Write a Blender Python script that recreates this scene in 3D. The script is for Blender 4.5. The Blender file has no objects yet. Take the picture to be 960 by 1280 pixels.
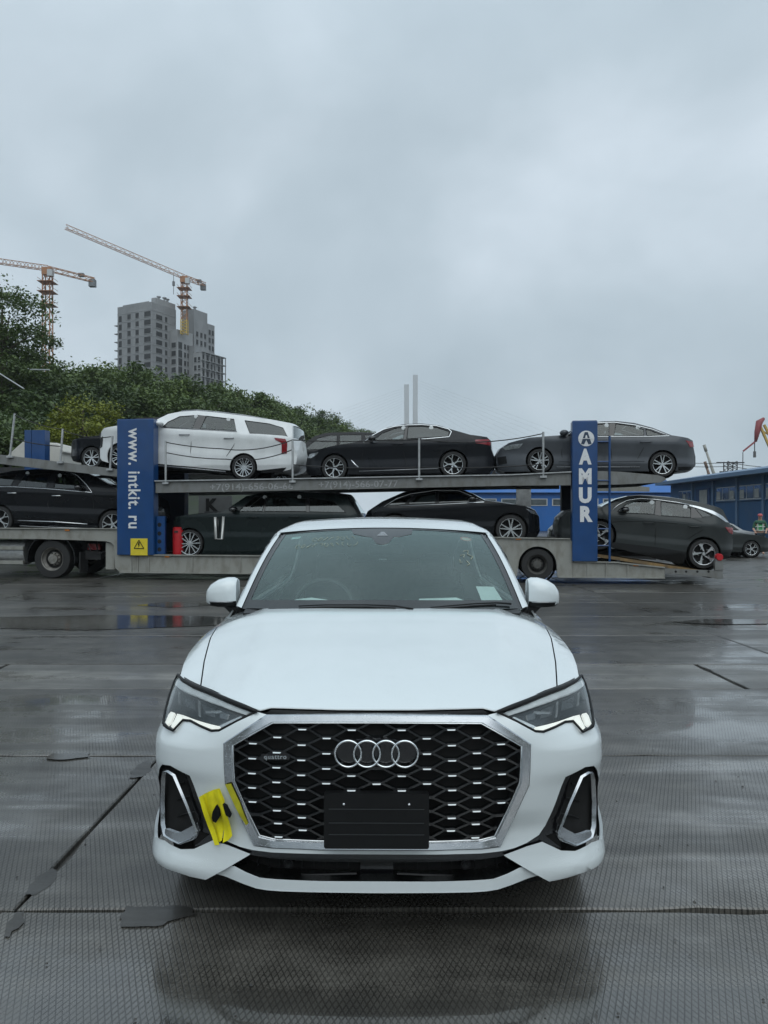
import bpy, bmesh, math, random
from mathutils import Vector, Matrix
from mathutils.geometry import tessellate_polygon
random.seed(7)
R = math.radians
scn = bpy.context.scene
COL = scn.collection

# ---------------------------------------------------------------- camera
EYE = Vector((0.0, 0.0, 1.58)); FPX = 961.0; CU, CV = 480.0, 648.0     # eye height, focal length in photo pixels, horizon point
cam = bpy.data.objects.new('camera', bpy.data.cameras.new('camera')); COL.objects.link(cam)
cam.location = EYE; cam.rotation_euler = (R(90), 0, 0)
cam.data.sensor_fit = 'HORIZONTAL'; cam.data.sensor_width = 36.0; cam.data.lens = 36.0 * FPX / 960.0
cam.data.shift_y = 8.0 / 960.0
cam.data.clip_start = 0.05; cam.data.clip_end = 6000
scn.camera = cam

# ---------------------------------------------------------------- world and sun (overcast, rain)
world = bpy.data.worlds.new('World'); scn.world = world; world.use_nodes = True
nt = world.node_tree; nt.nodes.clear()
out = nt.nodes.new('ShaderNodeOutputWorld'); bg = nt.nodes.new('ShaderNodeBackground')
sky = nt.nodes.new('ShaderNodeTexSky'); sky.sky_type = 'NISHITA'; sky.sun_disc = False
SUN_EL, SUN_ROT = R(52), R(168)
sky.sun_elevation = SUN_EL; sky.sun_rotation = SUN_ROT; sky.air_density = 1.0; sky.dust_density = 4.0
tc = nt.nodes.new('ShaderNodeTexCoord')
sep = nt.nodes.new('ShaderNodeSeparateXYZ'); nt.links.new(tc.outputs['Generated'], sep.inputs[0])
# project the dome on a flat cloud deck: p = xy / (z + 0.25)
zc = nt.nodes.new('ShaderNodeMath'); zc.operation = 'MAXIMUM'; zc.inputs[1].default_value = 0.0; nt.links.new(sep.outputs[2], zc.inputs[0])
za = nt.nodes.new('ShaderNodeMath'); za.operation = 'ADD'; za.inputs[1].default_value = 0.7; nt.links.new(zc.outputs[0], za.inputs[0])
dx = nt.nodes.new('ShaderNodeMath'); dx.operation = 'DIVIDE'; nt.links.new(sep.outputs[0], dx.inputs[0]); nt.links.new(za.outputs[0], dx.inputs[1])
dy = nt.nodes.new('ShaderNodeMath'); dy.operation = 'DIVIDE'; nt.links.new(sep.outputs[1], dy.inputs[0]); nt.links.new(za.outputs[0], dy.inputs[1])
cmb = nt.nodes.new('ShaderNodeCombineXYZ'); nt.links.new(dx.outputs[0], cmb.inputs[0]); nt.links.new(dy.outputs[0], cmb.inputs[1]); cmb.inputs[2].default_value = 3.7
n1 = nt.nodes.new('ShaderNodeTexNoise'); n1.inputs['Scale'].default_value = 2.2; n1.inputs['Detail'].default_value = 7; n1.inputs['Roughness'].default_value = 0.47; n1.inputs['Distortion'].default_value = 0.25
nt.links.new(cmb.outputs[0], n1.inputs['Vector'])
ramp = nt.nodes.new('ShaderNodeValToRGB'); nt.links.new(n1.outputs['Fac'], ramp.inputs[0])
K = 10.0                                   # cloud radiance is given at background strength 0.1
ramp.color_ramp.elements[0].position = 0.34; ramp.color_ramp.elements[0].color = (0.385, 0.475, 0.54, 1)
ramp.color_ramp.elements[1].position = 0.66; ramp.color_ramp.elements[1].color = (0.69, 0.785, 0.87, 1)
e = ramp.color_ramp.elements.new(0.5); e.color = (0.50, 0.595, 0.665, 1)
# an overcast dome is brighter overhead than at its foot
mr = nt.nodes.new('ShaderNodeMapRange'); nt.links.new(zc.outputs[0], mr.inputs[0])
mr.inputs[1].default_value = 0.45; mr.inputs[2].default_value = 1.0; mr.inputs[3].default_value = 1.0 * K; mr.inputs[4].default_value = 1.6 * K
vm = nt.nodes.new('ShaderNodeVectorMath'); vm.operation = 'SCALE'; nt.links.new(ramp.outputs[0], vm.inputs[0]); nt.links.new(mr.outputs[0], vm.inputs['Scale'])
mx = nt.nodes.new('ShaderNodeMix'); mx.data_type = 'RGBA'; mx.inputs['Factor'].default_value = 0.93
nt.links.new(sky.outputs[0], mx.inputs['A']); nt.links.new(vm.outputs[0], mx.inputs['B'])
nt.links.new(mx.outputs['Result'], bg.inputs['Color']); bg.inputs['Strength'].default_value = 0.1
nt.links.new(bg.outputs[0], out.inputs[0])

sun = bpy.data.objects.new('sun', bpy.data.lights.new('sun', 'SUN')); COL.objects.link(sun)
sun.data.energy = 1.1; sun.data.angle = R(70); sun.data.color = (0.96, 1.0, 0.99)
sd = Vector((math.sin(SUN_ROT) * math.cos(SUN_EL), math.cos(SUN_ROT) * math.cos(SUN_EL), math.sin(SUN_EL)))
sun.rotation_euler = sd.to_track_quat('Z', 'Y').to_euler(); sun.location = (0, -10, 40)

vs = scn.view_settings
vs.view_transform = 'Standard'; vs.look = 'None'; vs.gamma = 1.0; vs.exposure = 0.10; vs.use_curve_mapping = False
scn.cycles.max_bounces = 10; scn.cycles.transparent_max_bounces = 24; scn.cycles.glossy_bounces = 5; scn.cycles.diffuse_bounces = 3
scn.cycles.caustics_reflective = False; scn.cycles.caustics_refractive = False
scn.cycles.use_denoising = True; scn.cycles.volume_bounces = 1

# ---------------------------------------------------------------- materials
MATS = {}
def setin(b, k, v):
    if k in b.inputs: b.inputs[k].default_value = v
def M(name, col, rough=0.5, metal=0.0, var=0.12, vscale=6.0, bump=0.0, bscale=60.0, coat=0.0, spec=0.5, drops=False, dirt=None, dscale=2.0, damt=0.5, trans=0.0, ior=None, emit=None):
    """Principled material with noise-driven colour and roughness variation, optional bump, rain drops and dirt patches."""
    if name in MATS: return MATS[name]
    m = bpy.data.materials.new(name); m.use_nodes = True; MATS[name] = m
    t = m.node_tree; b = t.nodes['Principled BSDF']
    setin(b, 'Metallic', metal); setin(b, 'Roughness', rough); setin(b, 'Specular IOR Level', spec); setin(b, 'Coat Weight', coat); setin(b, 'Coat Roughness', 0.04)
    if ior: setin(b, 'IOR', ior)
    if trans: setin(b, 'Transmission Weight', trans)
    g = t.nodes.new('ShaderNodeNewGeometry')
    tx = t.nodes.new('ShaderNodeTexCoord')
    n = t.nodes.new('ShaderNodeTexNoise'); n.inputs['Scale'].default_value = vscale; n.inputs['Detail'].default_value = 5
    t.links.new(tx.outputs['Object'], n.inputs['Vector'])
    cr = t.nodes.new('ShaderNodeValToRGB'); t.links.new(n.outputs['Fac'], cr.inputs[0])
    lo = [max(0, c * (1 - var)) for c in col]; hi = [min(1, c * (1 + var)) for c in col]
    cr.color_ramp.elements[0].position = 0.3; cr.color_ramp.elements[1].position = 0.7
    cr.color_ramp.elements[0].color = (*lo, 1); cr.color_ramp.elements[1].color = (*hi, 1)
    c_out = cr.outputs[0]
    if dirt:
        n2 = t.nodes.new('ShaderNodeTexNoise'); n2.inputs['Scale'].default_value = dscale; n2.inputs['Detail'].default_value = 8; n2.inputs['Roughness'].default_value = 0.65
        mp = t.nodes.new('ShaderNodeMapping'); mp.inputs['Scale'].default_value = (1, 1, 0.45); t.links.new(tx.outputs['Object'], mp.inputs[0]); t.links.new(mp.outputs[0], n2.inputs['Vector'])
        r2 = t.nodes.new('ShaderNodeValToRGB'); r2.color_ramp.elements[0].position = 0.45; r2.color_ramp.elements[1].position = 0.68
        r2.color_ramp.elements[1].color = (damt, damt, damt, 1); t.links.new(n2.outputs['Fac'], r2.inputs[0])
        mm = t.nodes.new('ShaderNodeMix'); mm.data_type = 'RGBA'; t.links.new(r2.outputs[0], mm.inputs['Factor']); t.links.new(c_out, mm.inputs['A']); mm.inputs['B'].default_value = (*dirt, 1)
        c_out = mm.outputs['Result']
    t.links.new(c_out, b.inputs['Base Color'])
    rr = t.nodes.new('ShaderNodeMapRange'); t.links.new(n.outputs['Fac'], rr.inputs[0])
    rr.inputs[1].default_value = 0.3; rr.inputs[2].default_value = 0.7; rr.inputs[3].default_value = rough * 0.85; rr.inputs[4].default_value = min(1, rough * 1.15)
    t.links.new(rr.outputs[0], b.inputs['Roughness'])
    if emit:
        setin(b, 'Emission Color', (*emit[0], 1)); setin(b, 'Emission Strength', emit[1])
    if bump or drops:
        last = None
        if bump:
            nb = t.nodes.new('ShaderNodeTexNoise'); nb.inputs['Scale'].default_value = bscale; nb.inputs['Detail'].default_value = 6
            t.links.new(tx.outputs['Object'], nb.inputs['Vector'])
            bp = t.nodes.new('ShaderNodeBump'); bp.inputs['Strength'].default_value = bump; bp.inputs['Distance'].default_value = 0.01
            t.links.new(nb.outputs['Fac'], bp.inputs['Height']); last = bp.outputs[0]
        if drops:
            v = t.nodes.new('ShaderNodeTexVoronoi'); v.inputs['Scale'].default_value = 165; v.inputs['Randomness'].default_value = 1.0
            t.links.new(tx.outputs['Object'], v.inputs['Vector'])
            mr2 = t.nodes.new('ShaderNodeMapRange'); mr2.interpolation_type = 'SMOOTHSTEP'; t.links.new(v.outputs['Distance'], mr2.inputs[0])
            mr2.inputs[1].default_value = 0.12; mr2.inputs[2].default_value = 0.30; mr2.inputs[3].default_value = 1.0; mr2.inputs[4].default_value = 0.0
            nd = t.nodes.new('ShaderNodeTexNoise'); nd.inputs['Scale'].default_value = 9; nd.inputs['Detail'].default_value = 3; t.links.new(tx.outputs['Object'], nd.inputs['Vector'])
            th = t.nodes.new('ShaderNodeMapRange'); t.links.new(nd.outputs['Fac'], th.inputs[0]); th.inputs[1].default_value = 0.4; th.inputs[2].default_value = 0.6
            ml = t.nodes.new('ShaderNodeMath'); ml.operation = 'MULTIPLY'; t.links.new(mr2.outputs[0], ml.inputs[0]); t.links.new(th.outputs[0], ml.inputs[1])
            bp2 = t.nodes.new('ShaderNodeBump'); bp2.inputs['Strength'].default_value = 0.45; bp2.inputs['Distance'].default_value = 0.0011
            t.links.new(ml.outputs[0], bp2.inputs['Height'])
            if last: t.links.new(last, bp2.inputs['Normal'])
            last = bp2.outputs[0]
            if coat: t.links.new(last, b.inputs['Coat Normal'])
        t.links.new(last, b.inputs['Normal'])
    return m

def glass(name, tint=(0.55, 0.6, 0.6), refl=1.5, rough=0.02, drops=False, film=0.0, gcol=(0.95, 1.0, 1.0)):
    """Thin glass: tinted straight-through transmission under a Fresnel reflection (both faces of the pane), optional water film."""
    if name in MATS: return MATS[name]
    m = bpy.data.materials.new(name); m.use_nodes = True; MATS[name] = m
    t = m.node_tree; t.nodes.clear()
    o = t.nodes.new('ShaderNodeOutputMaterial'); mix = t.nodes.new('ShaderNodeMixShader')
    tr = t.nodes.new('ShaderNodeBsdfTransparent'); tr.inputs[0].default_value = (*tint, 1)
    gl = t.nodes.new('ShaderNodeBsdfGlossy'); gl.inputs['Roughness'].default_value = rough; gl.inputs[0].default_value = (*gcol, 1)
    fr = t.nodes.new('ShaderNodeFresnel'); fr.inputs[0].default_value = 1.5
    mu = t.nodes.new('ShaderNodeMath'); mu.operation = 'MULTIPLY'; mu.inputs[1].default_value = refl; mu.use_clamp = True
    t.links.new(fr.outputs[0], mu.inputs[0]); t.links.new(mu.outputs[0], mix.inputs[0])
    t.links.new(tr.outputs[0], mix.inputs[1]); t.links.new(gl.outputs[0], mix.inputs[2])
    tx = t.nodes.new('ShaderNodeTexCoord')
    n = t.nodes.new('ShaderNodeTexNoise'); n.inputs['Scale'].default_value = 5.0; n.inputs['Detail'].default_value = 6; t.links.new(tx.outputs['Object'], n.inputs['Vector'])
    rr = t.nodes.new('ShaderNodeMapRange'); t.links.new(n.outputs['Fac'], rr.inputs[0]); rr.inputs[3].default_value = rough * 0.6; rr.inputs[4].default_value = rough * 1.6
    t.links.new(rr.outputs[0], gl.inputs['Roughness'])
    last = mix.outputs[0]
    if drops:
        v = t.nodes.new('ShaderNodeTexVoronoi'); v.inputs['Scale'].default_value = 70; t.links.new(tx.outputs['Object'], v.inputs['Vector'])
        mr2 = t.nodes.new('ShaderNodeMapRange'); mr2.interpolation_type = 'SMOOTHSTEP'; t.links.new(v.outputs['Distance'], mr2.inputs[0])
        mr2.inputs[1].default_value = 0.06; mr2.inputs[2].default_value = 0.22; mr2.inputs[3].default_value = 1.0; mr2.inputs[4].default_value = 0.0
        nd = t.nodes.new('ShaderNodeTexNoise'); nd.inputs['Scale'].default_value = 4.0; nd.inputs['Detail'].default_value = 5; t.links.new(tx.outputs['Object'], nd.inputs['Vector'])
        th = t.nodes.new('ShaderNodeMapRange'); t.links.new(nd.outputs['Fac'], th.inputs[0]); th.inputs[1].default_value = 0.42; th.inputs[2].default_value = 0.62
        ml = t.nodes.new('ShaderNodeMath'); ml.operation = 'MULTIPLY'; t.links.new(mr2.outputs[0], ml.inputs[0]); t.links.new(th.outputs[0], ml.inputs[1])
        bp = t.nodes.new('ShaderNodeBump'); bp.inputs['Strength'].default_value = 0.5; bp.inputs['Distance'].default_value = 0.002; t.links.new(ml.outputs[0], bp.inputs['Height'])
        t.links.new(bp.outputs[0], gl.inputs['Normal'])
    if film:
        df = t.nodes.new('ShaderNodeBsdfDiffuse'); df.inputs[0].default_value = (0.62, 0.7, 0.7, 1)
        mx2 = t.nodes.new('ShaderNodeMixShader'); fl = t.nodes.new('ShaderNodeMapRange'); t.links.new(n.outputs['Fac'], fl.inputs[0]); fl.inputs[3].default_value = film * 0.75; fl.inputs[4].default_value = film * 1.25
        t.links.new(fl.outputs[0], mx2.inputs[0]); t.links.new(last, mx2.inputs[1]); t.links.new(df.outputs[0], mx2.inputs[2]); last = mx2.outputs[0]
    t.links.new(last, o.inputs[0])
    return m

# ---------------------------------------------------------------- mesh tools
def link(o, parent=None):
    COL.objects.link(o)
    if parent is not None: o.parent = parent
    return o
def mesh_obj(name, verts, faces, mat, parent=None, smooth=False, normals=None, auto=None):
    me = bpy.data.meshes.new(name); me.from_pydata([tuple(v) for v in verts], [], faces); me.update()
    if mat: me.materials.append(mat)
    if smooth or auto: me.polygons.foreach_set('use_smooth', [True] * len(me.polygons))
    if auto: me.set_sharp_from_angle(angle=R(auto))
    if normals: me.normals_split_custom_set_from_vertices([tuple(n) for n in normals])
    return link(bpy.data.objects.new(name, me), parent)
def thing(name, label, cat, loc=(0, 0, 0), rz=0.0, group=None):
    o = bpy.data.objects.new(name, None); COL.objects.link(o); o.location = loc; o.rotation_euler = (0, 0, rz)
    o.empty_display_size = 0.2
    return tag(o, label, cat, group)
def tag(o, label=None, cat=None, group=None, kind=None):
    if label: o['label'] = label
    if cat: o['category'] = cat
    if group: o['group'] = group
    if kind: o['kind'] = kind
    return o
def copy_tree(o, parent=None):
    c = o.copy(); COL.objects.link(c); c.parent = parent
    for ch in list(o.children): copy_tree(ch, c)
    return c

class MB:
    """collects simple solids into one mesh"""
    def __init__(s): s.v = []; s.f = []
    def add(s, vs, fs):
        k = len(s.v); s.v += [Vector(v) for v in vs]; s.f += [tuple(i + k for i in f) for f in fs]; return s
    def box(s, c, d, rot=None, taper=1.0):
        hx, hy, hz = d[0] / 2, d[1] / 2, d[2] / 2; c = Vector(c)
        vs = [Vector((x * hx * (taper if z > 0 else 1), y * hy * (taper if z > 0 else 1), z * hz)) for z in (-1, 1) for y in (-1, 1) for x in (-1, 1)]
        if rot is not None: vs = [rot @ v for v in vs]
        return s.add([v + c for v in vs], [(0, 2, 3, 1), (4, 5, 7, 6), (0, 1, 5, 4), (2, 6, 7, 3), (0, 4, 6, 2), (1, 3, 7, 5)])
    def bar(s, a, b, w, h=None, up=Vector((0, 0, 1))):
        a, b = Vector(a), Vector(b); d = b - a; L = d.length
        if L < 1e-6: return s
        z = d.normalized(); x = z.cross(up)
        if x.length < 1e-4: x = z.cross(Vector((0, 1, 0)))
        x.normalize(); y = x.cross(z); m = Matrix((x, y, z)).transposed()
        return s.box((a + b) / 2, (w, h or w, L), m)
    def tube(s, pts, r, n=8, cap=True):
        pts = [Vector(p) for p in pts]; rings = []; k = len(s.v); N = len(pts)
        rs = r if isinstance(r, (list, tuple)) else [r] * N
        prev = None
        for i, p in enumerate(pts):
            t = (pts[min(i + 1, N - 1)] - pts[max(i - 1, 0)]).normalized()
            if prev is None:
                u = t.cross(Vector((0, 0, 1)))
                if u.length < 1e-3: u = t.cross(Vector((0, 1, 0)))
            else: u = prev - t * prev.dot(t)
            u.normalize(); prev = u; w = t.cross(u)
            for j in range(n):
                a = 2 * math.pi * j / n; s.v.append(p + (u * math.cos(a) + w * math.sin(a)) * rs[i])
        for i in range(N - 1):
            for j in range(n):
                s.f.append((k + i * n + j, k + i * n + (j + 1) % n, k + (i + 1) * n + (j + 1) % n, k + (i + 1) * n + j))
        if cap:
            s.f.append(tuple(k + j for j in reversed(range(n)))); s.f.append(tuple(k + (N - 1) * n + j for j in range(n)))
        return s
    def lathe(s, prof, n=24, m=None, closed=False):
        """prof: (radius, axial) pairs round the local Y axis"""
        k = len(s.v); N = len(prof)
        for (r, y) in prof:
            for j in range(n):
                a = 2 * math.pi * j / n; v = Vector((r * math.cos(a), y, r * math.sin(a)))
                s.v.append(m @ v if m else v)
        for i in range(N if closed else N - 1):
            i2 = (i + 1) % N
            for j in range(n):
                s.f.append((k + i * n + j, k + i * n + (j + 1) % n, k + i2 * n + (j + 1) % n, k + i2 * n + j))
        return s
    def prism(s, poly, a, b, fn):
        """extrude a 2D outline between two depths; fn(u, v, depth) -> point"""
        k = len(s.v); n = len(poly)
        s.v += [Vector(fn(u, v, a)) for u, v in poly] + [Vector(fn(u, v, b)) for u, v in poly]
        for i in range(n): s.f.append((k + i, k + (i + 1) % n, k + n + (i + 1) % n, k + n + i))
        for t in tessellate_polygon([[Vector((u, v, 0)) for u, v in poly]]):
            s.f.append(tuple(k + i for i in t)); s.f.append(tuple(k + n + i for i in reversed(t)))
        return s
    def build(s, name, mat, parent=None, smooth=False, auto=None):
        o = mesh_obj(name, s.v, s.f, mat, parent, smooth, None, auto)
        bm = bmesh.new(); bm.from_mesh(o.data); bmesh.ops.recalc_face_normals(bm, faces=bm.faces); bm.to_mesh(o.data); bm.free()
        return o

def cr1(xs, ys, x):
    """smooth (monotone-ish cubic) interpolation in a table"""
    n = len(xs)
    if x <= xs[0]: return ys[0]
    if x >= xs[-1]: return ys[-1]
    i = 0
    while x > xs[i + 1]: i += 1
    h = xs[i + 1] - xs[i]; t = (x - xs[i]) / h
    def m(k):
        if k <= 0 or k >= n - 1: 
            a = 0 if k <= 0 else n - 2
            return (ys[a + 1] - ys[a]) / (xs[a + 1] - xs[a])
        d0 = (ys[k] - ys[k - 1]) / (xs[k] - xs[k - 1]); d1 = (ys[k + 1] - ys[k]) / (xs[k + 1] - xs[k])
        return 0.0 if d0 * d1 <= 0 else 2 * d0 * d1 / (d0 + d1)
    m0, m1 = m(i), m(i + 1)
    return (2 * t**3 - 3 * t * t + 1) * ys[i] + (t**3 - 2 * t * t + t) * h * m0 + (-2 * t**3 + 3 * t * t) * ys[i + 1] + (t**3 - t * t) * h * m1

def fine_cut(polys, cell):
    """triangulate an outline (with holes), cut it on a grid; returns 2D verts, faces, and the outline verts"""
    bm = bmesh.new(); flat = [p for poly in polys for p in poly]
    vs = [bm.verts.new((u, v, 0)) for u, v in flat]
    for t in tessellate_polygon([[Vector((u, v, 0)) for u, v in poly] for poly in polys]):
        try: bm.faces.new([vs[i] for i in t])
        except ValueError: pass
    us = [p[0] for p in flat]; vv = [p[1] for p in flat]
    cu, cv = cell if isinstance(cell, tuple) else (cell, cell)
    for lo, hi, c, no in ((min(us), max(us), cu, (1, 0, 0)), (min(vv), max(vv), cv, (0, 1, 0))):
        k = math.ceil(lo / c) if c else 0
        while c and k * c < hi:
            co = (k * c * no[0], k * c * no[1], 0)
            bmesh.ops.bisect_plane(bm, geom=bm.verts[:] + bm.edges[:] + bm.faces[:], plane_co=co, plane_no=no, dist=1e-6); k += 1
    bmesh.ops.remove_doubles(bm, verts=bm.verts, dist=1e-6)
    bmesh.ops.recalc_face_normals(bm, faces=bm.faces)
    for f in bm.faces:
        if f.normal.z < 0: f.normal_flip()
    bm.verts.index_update()
    V = [(v.co.x, v.co.y) for v in bm.verts]; F = [tuple(v.index for v in f.verts) for f in bm.faces]
    B = [(e.verts[0].index, e.verts[1].index) for e in bm.edges if len(e.link_faces) == 1]
    bm.free(); return V, F, B

def panel(name, polys, S, mat, parent=None, cell=0.05, thick=0.02, off=0.0, flip=False):
    """a curved sheet: outline(s) in (a, b) laid on the surface S(a, b), with true normals and a turned-in edge of the given thickness"""
    if polys and not isinstance(polys[0][0], (list, tuple)): polys = [polys]
    V, F, B = fine_cut(polys, cell); P = []; N = []; eps = 0.004
    for a, b in V:
        p = Vector(S(a, b)); da = Vector(S(a + eps, b)) - Vector(S(a - eps, b)); db = Vector(S(a, b + eps)) - Vector(S(a, b - eps))
        n = da.cross(db)
        n = n.normalized() if n.length > 1e-12 else Vector((0, -1, 0))
        if flip: n = -n
        P.append(p + n * off); N.append(n)
    if flip: F = [tuple(reversed(f)) for f in F]
    if thick:
        k = len(P); base = P[:]; nb = N[:]; idx = {}
        for (i, j) in B:
            for q in (i, j):
                if q not in idx:
                    idx[q] = len(P); P.append(base[q]); N.append(nb[q]); P.append(base[q] - nb[q] * thick); N.append(nb[q])
        for (i, j) in B:
            F.append((idx[i], idx[j], idx[j] + 1, idx[i] + 1))
    me = bpy.data.meshes.new(name); me.from_pydata([tuple(p) for p in P], [], F); me.update()
    me.materials.append(mat); me.polygons.foreach_set('use_smooth', [True] * len(me.polygons))
    if me.validate(): me.update()
    elif len(me.vertices) == len(N):
        me.normals_split_custom_set_from_vertices([tuple(n) for n in N])
    return link(bpy.data.objects.new(name, me), parent)

def mirror_obj(o, name=None):
    """the other-hand twin of a part: its own mesh, mirrored in local x"""
    me = o.data.copy(); me.transform(Matrix.Scale(-1, 4, Vector((1, 0, 0)))); me.flip_normals()
    c = bpy.data.objects.new(name or o.name.split('.')[0], me); COL.objects.link(c); c.parent = o.parent
    for ch in o.children:
        d = mirror_obj(ch); d.parent = c
    return c

def text_mesh(name, body, size, mat, parent=None, depth=0.004, bold=0.0, spacing=1.0, align='CENTER'):
    """letters lying in local XZ facing -Y"""
    cu = bpy.data.curves.new(name, 'FONT'); cu.body = body; cu.size = size; cu.extrude = depth; cu.offset = bold; cu.align_x = align; cu.align_y = 'CENTER'; cu.space_character = spacing
    cu.resolution_u = 3
    o = bpy.data.objects.new(name, cu); COL.objects.link(o)
    bpy.context.view_layer.update()
    me = bpy.data.meshes.new_from_object(o.evaluated_get(bpy.context.evaluated_depsgraph_get()))
    bpy.data.objects.remove(o); bpy.data.curves.remove(cu)
    me.transform(Matrix.Rotation(R(90), 4, 'X')); me.materials.clear(); me.materials.append(mat)
    return link(bpy.data.objects.new(name, me), parent)

def pix(u, v, d):
    """the world point seen at photo pixel (u, v) at forward distance d metres"""
    return Vector(((u - CU) * d / FPX, d, EYE.z - (v - CV) * d / FPX))
# ================================================================ ground
def wet_concrete(name, groove=True, base=(0.082, 0.077, 0.068), wet=1.0, seedz=0.0):
    m = bpy.data.materials.new(name); m.use_nodes = True; t = m.node_tree; b = t.nodes['Principled BSDF']; L = t.links.new
    def nd(kind, **kw):
        n = t.nodes.new(kind)
        for k, v in kw.items():
            if k in n.inputs: n.inputs[k].default_value = v
            else: setattr(n, k, v)
        return n
    def mth(op, a, bb=None, clamp=False):
        n = nd('ShaderNodeMath', operation=op, use_clamp=clamp)
        for i, x in enumerate((a, bb)):
            if x is None: continue
            if isinstance(x, (int, float)): n.inputs[i].default_value = x
            else: L(x, n.inputs[i])
        return n.outputs[0]
    def rng(src, a, bq, c, d, smooth=True):
        n = nd('ShaderNodeMapRange'); n.interpolation_type = 'SMOOTHSTEP' if smooth else 'LINEAR'; L(src, n.inputs[0])
        for i, x in enumerate((a, bq, c, d)): n.inputs[1 + i].default_value = x
        return n.outputs[0]
    g = nd('ShaderNodeNewGeometry'); sp = nd('ShaderNodeSeparateXYZ'); L(g.outputs['Position'], sp.inputs[0])
    x, y = sp.outputs[0], sp.outputs[1]
    oi = nd('ShaderNodeObjectInfo')
    big = nd('ShaderNodeTexNoise', Scale=0.55, Detail=6.0, Roughness=0.6); L(g.outputs['Position'], big.inputs['Vector'])
    mid = nd('ShaderNodeTexNoise', Scale=3.5, Detail=8.0, Roughness=0.65); L(g.outputs['Position'], mid.inputs['Vector'])
    fin = nd('ShaderNodeTexNoise', Scale=70.0, Detail=6.0, Roughness=0.7); L(g.outputs['Position'], fin.inputs['Vector'])
    mp = nd('ShaderNodeMapping'); mp.inputs['Scale'].default_value = (0.16, 1.5, 1.0); L(g.outputs['Position'], mp.inputs[0])
    streak = nd('ShaderNodeTexNoise', Scale=1.6, Detail=6.0, Roughness=0.6, Distortion=0.6); L(mp.outputs[0], streak.inputs['Vector'])
    # colour: mottled wet concrete, darker soaked patches, dirt in the grooves
    c1 = nd('ShaderNodeValToRGB'); L(mid.outputs['Fac'], c1.inputs[0])
    c1.color_ramp.elements[0].position = 0.3; c1.color_ramp.elements[0].color = (base[0] * 0.66, base[1] * 0.66, base[2] * 0.66, 1)
    c1.color_ramp.elements[1].position = 0.75; c1.color_ramp.elements[1].color = (base[0] * 1.3, base[1] * 1.3, base[2] * 1.28, 1)
    slabtone = rng(oi.outputs['Random'], 0, 1, 0.78, 1.2, False)
    tone = mth('MULTIPLY', slabtone, rng(streak.outputs['Fac'], 0.34, 0.66, 0.62, 1.30))
    speck = mth('MULTIPLY', tone, rng(fin.outputs['Fac'], 0.3, 0.7, 0.8, 1.2))
    sc = nd('ShaderNodeVectorMath', operation='SCALE'); L(c1.outputs[0], sc.inputs[0]); L(speck, sc.inputs['Scale'])
    col = sc.outputs[0]
    film = rng(mth('ADD', mth('MULTIPLY', big.outputs['Fac'], 0.6), mth('MULTIPLY', streak.outputs['Fac'], 0.4)), 0.46, 0.62, 0.0, 1.0)   # 1 = standing water film
    # the row of slabs before the white car lies lower and stands under water
    edge_ = mth('ADD', y, mth('MULTIPLY', mth('SUBTRACT', mid.outputs['Fac'], 0.5), 1.1))
    film = mth('MAXIMUM', film, mth('MULTIPLY', rng(edge_, 2.5, 3.0, 1.0, 0.0), 0.95))
    height = mth('MULTIPLY', fin.outputs['Fac'], 0.16); gv = None
    if groove:
        wob = mth('MULTIPLY', mth('SUBTRACT', mid.outputs['Fac'], 0.5), 0.006)
        lines = []
        for sgn in (1, -1):
            a = mth('ADD', mth('ADD', x, mth('MULTIPLY', y, 0.40 * sgn)), wob)
            f = mth('FRACT', mth('DIVIDE', a, 0.0225))
            dist = mth('ABSOLUTE', mth('SUBTRACT', f, 0.5))
            lines.append(rng(dist, 0.35, 0.46, 0.0, 1.0))
        gv = mth('MAXIMUM', lines[0], lines[1])
        worn = rng(mth('ADD', mth('MULTIPLY', mid.outputs['Fac'], 0.6), mth('MULTIPLY', big.outputs['Fac'], 0.4)), 0.44, 0.66, 1.0, 0.55)
        gv = mth('MULTIPLY', gv, worn)
        mm = nd('ShaderNodeMix', data_type='RGBA'); L(mth('MULTIPLY', gv, 0.8), mm.inputs['Factor']); L(col, mm.inputs['A']); mm.inputs['B'].default_value = (0.012, 0.012, 0.011, 1)
        col = mm.outputs['Result']
        height = mth('SUBTRACT', height, gv)
    L(col, b.inputs['Base Color'])
    dry = rng(film, 0, 1, 1.0, 0.45, False)
    bp = nd('ShaderNodeBump', Distance=0.0025, Strength=0.45); L(mth('MULTIPLY', height, dry), bp.inputs['Height']); L(bp.outputs[0], b.inputs['Normal'])
    rough = mth('MULTIPLY', rng(film, 0, 1, 0.46, 0.16, False), rng(fin.outputs['Fac'], 0.3, 0.7, 0.85, 1.15))
    L(rough, b.inputs['Roughness']); b.inputs['Specular IOR Level'].default_value = 0.5
    # the rain film on top
    cw = rng(film, 0, 1, 0.30 * wet, 1.0 * wet, False)
    if gv is not None: cw = mth('MULTIPLY', cw, mth('SUBTRACT', 1.0, mth('MULTIPLY', gv, rng(film, 0, 1, 0.95, 0.5, False))))
    L(cw, b.inputs['Coat Weight']); b.inputs['Coat IOR'].default_value = 1.66
    L(mth('MULTIPLY', rng(film, 0, 1, 0.14, 0.028, False), rng(mid.outputs['Fac'], 0.3, 0.7, 0.7, 1.4)), b.inputs['Coat Roughness'])
    bc = nd('ShaderNodeBump', Distance=0.002, Strength=0.18); L(mth('MULTIPLY', height, rng(film, 0, 1, 1.0, 0.10, False)), bc.inputs['Height']); L(bc.outputs[0], b.inputs['Coat Normal'])
    return m

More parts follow.
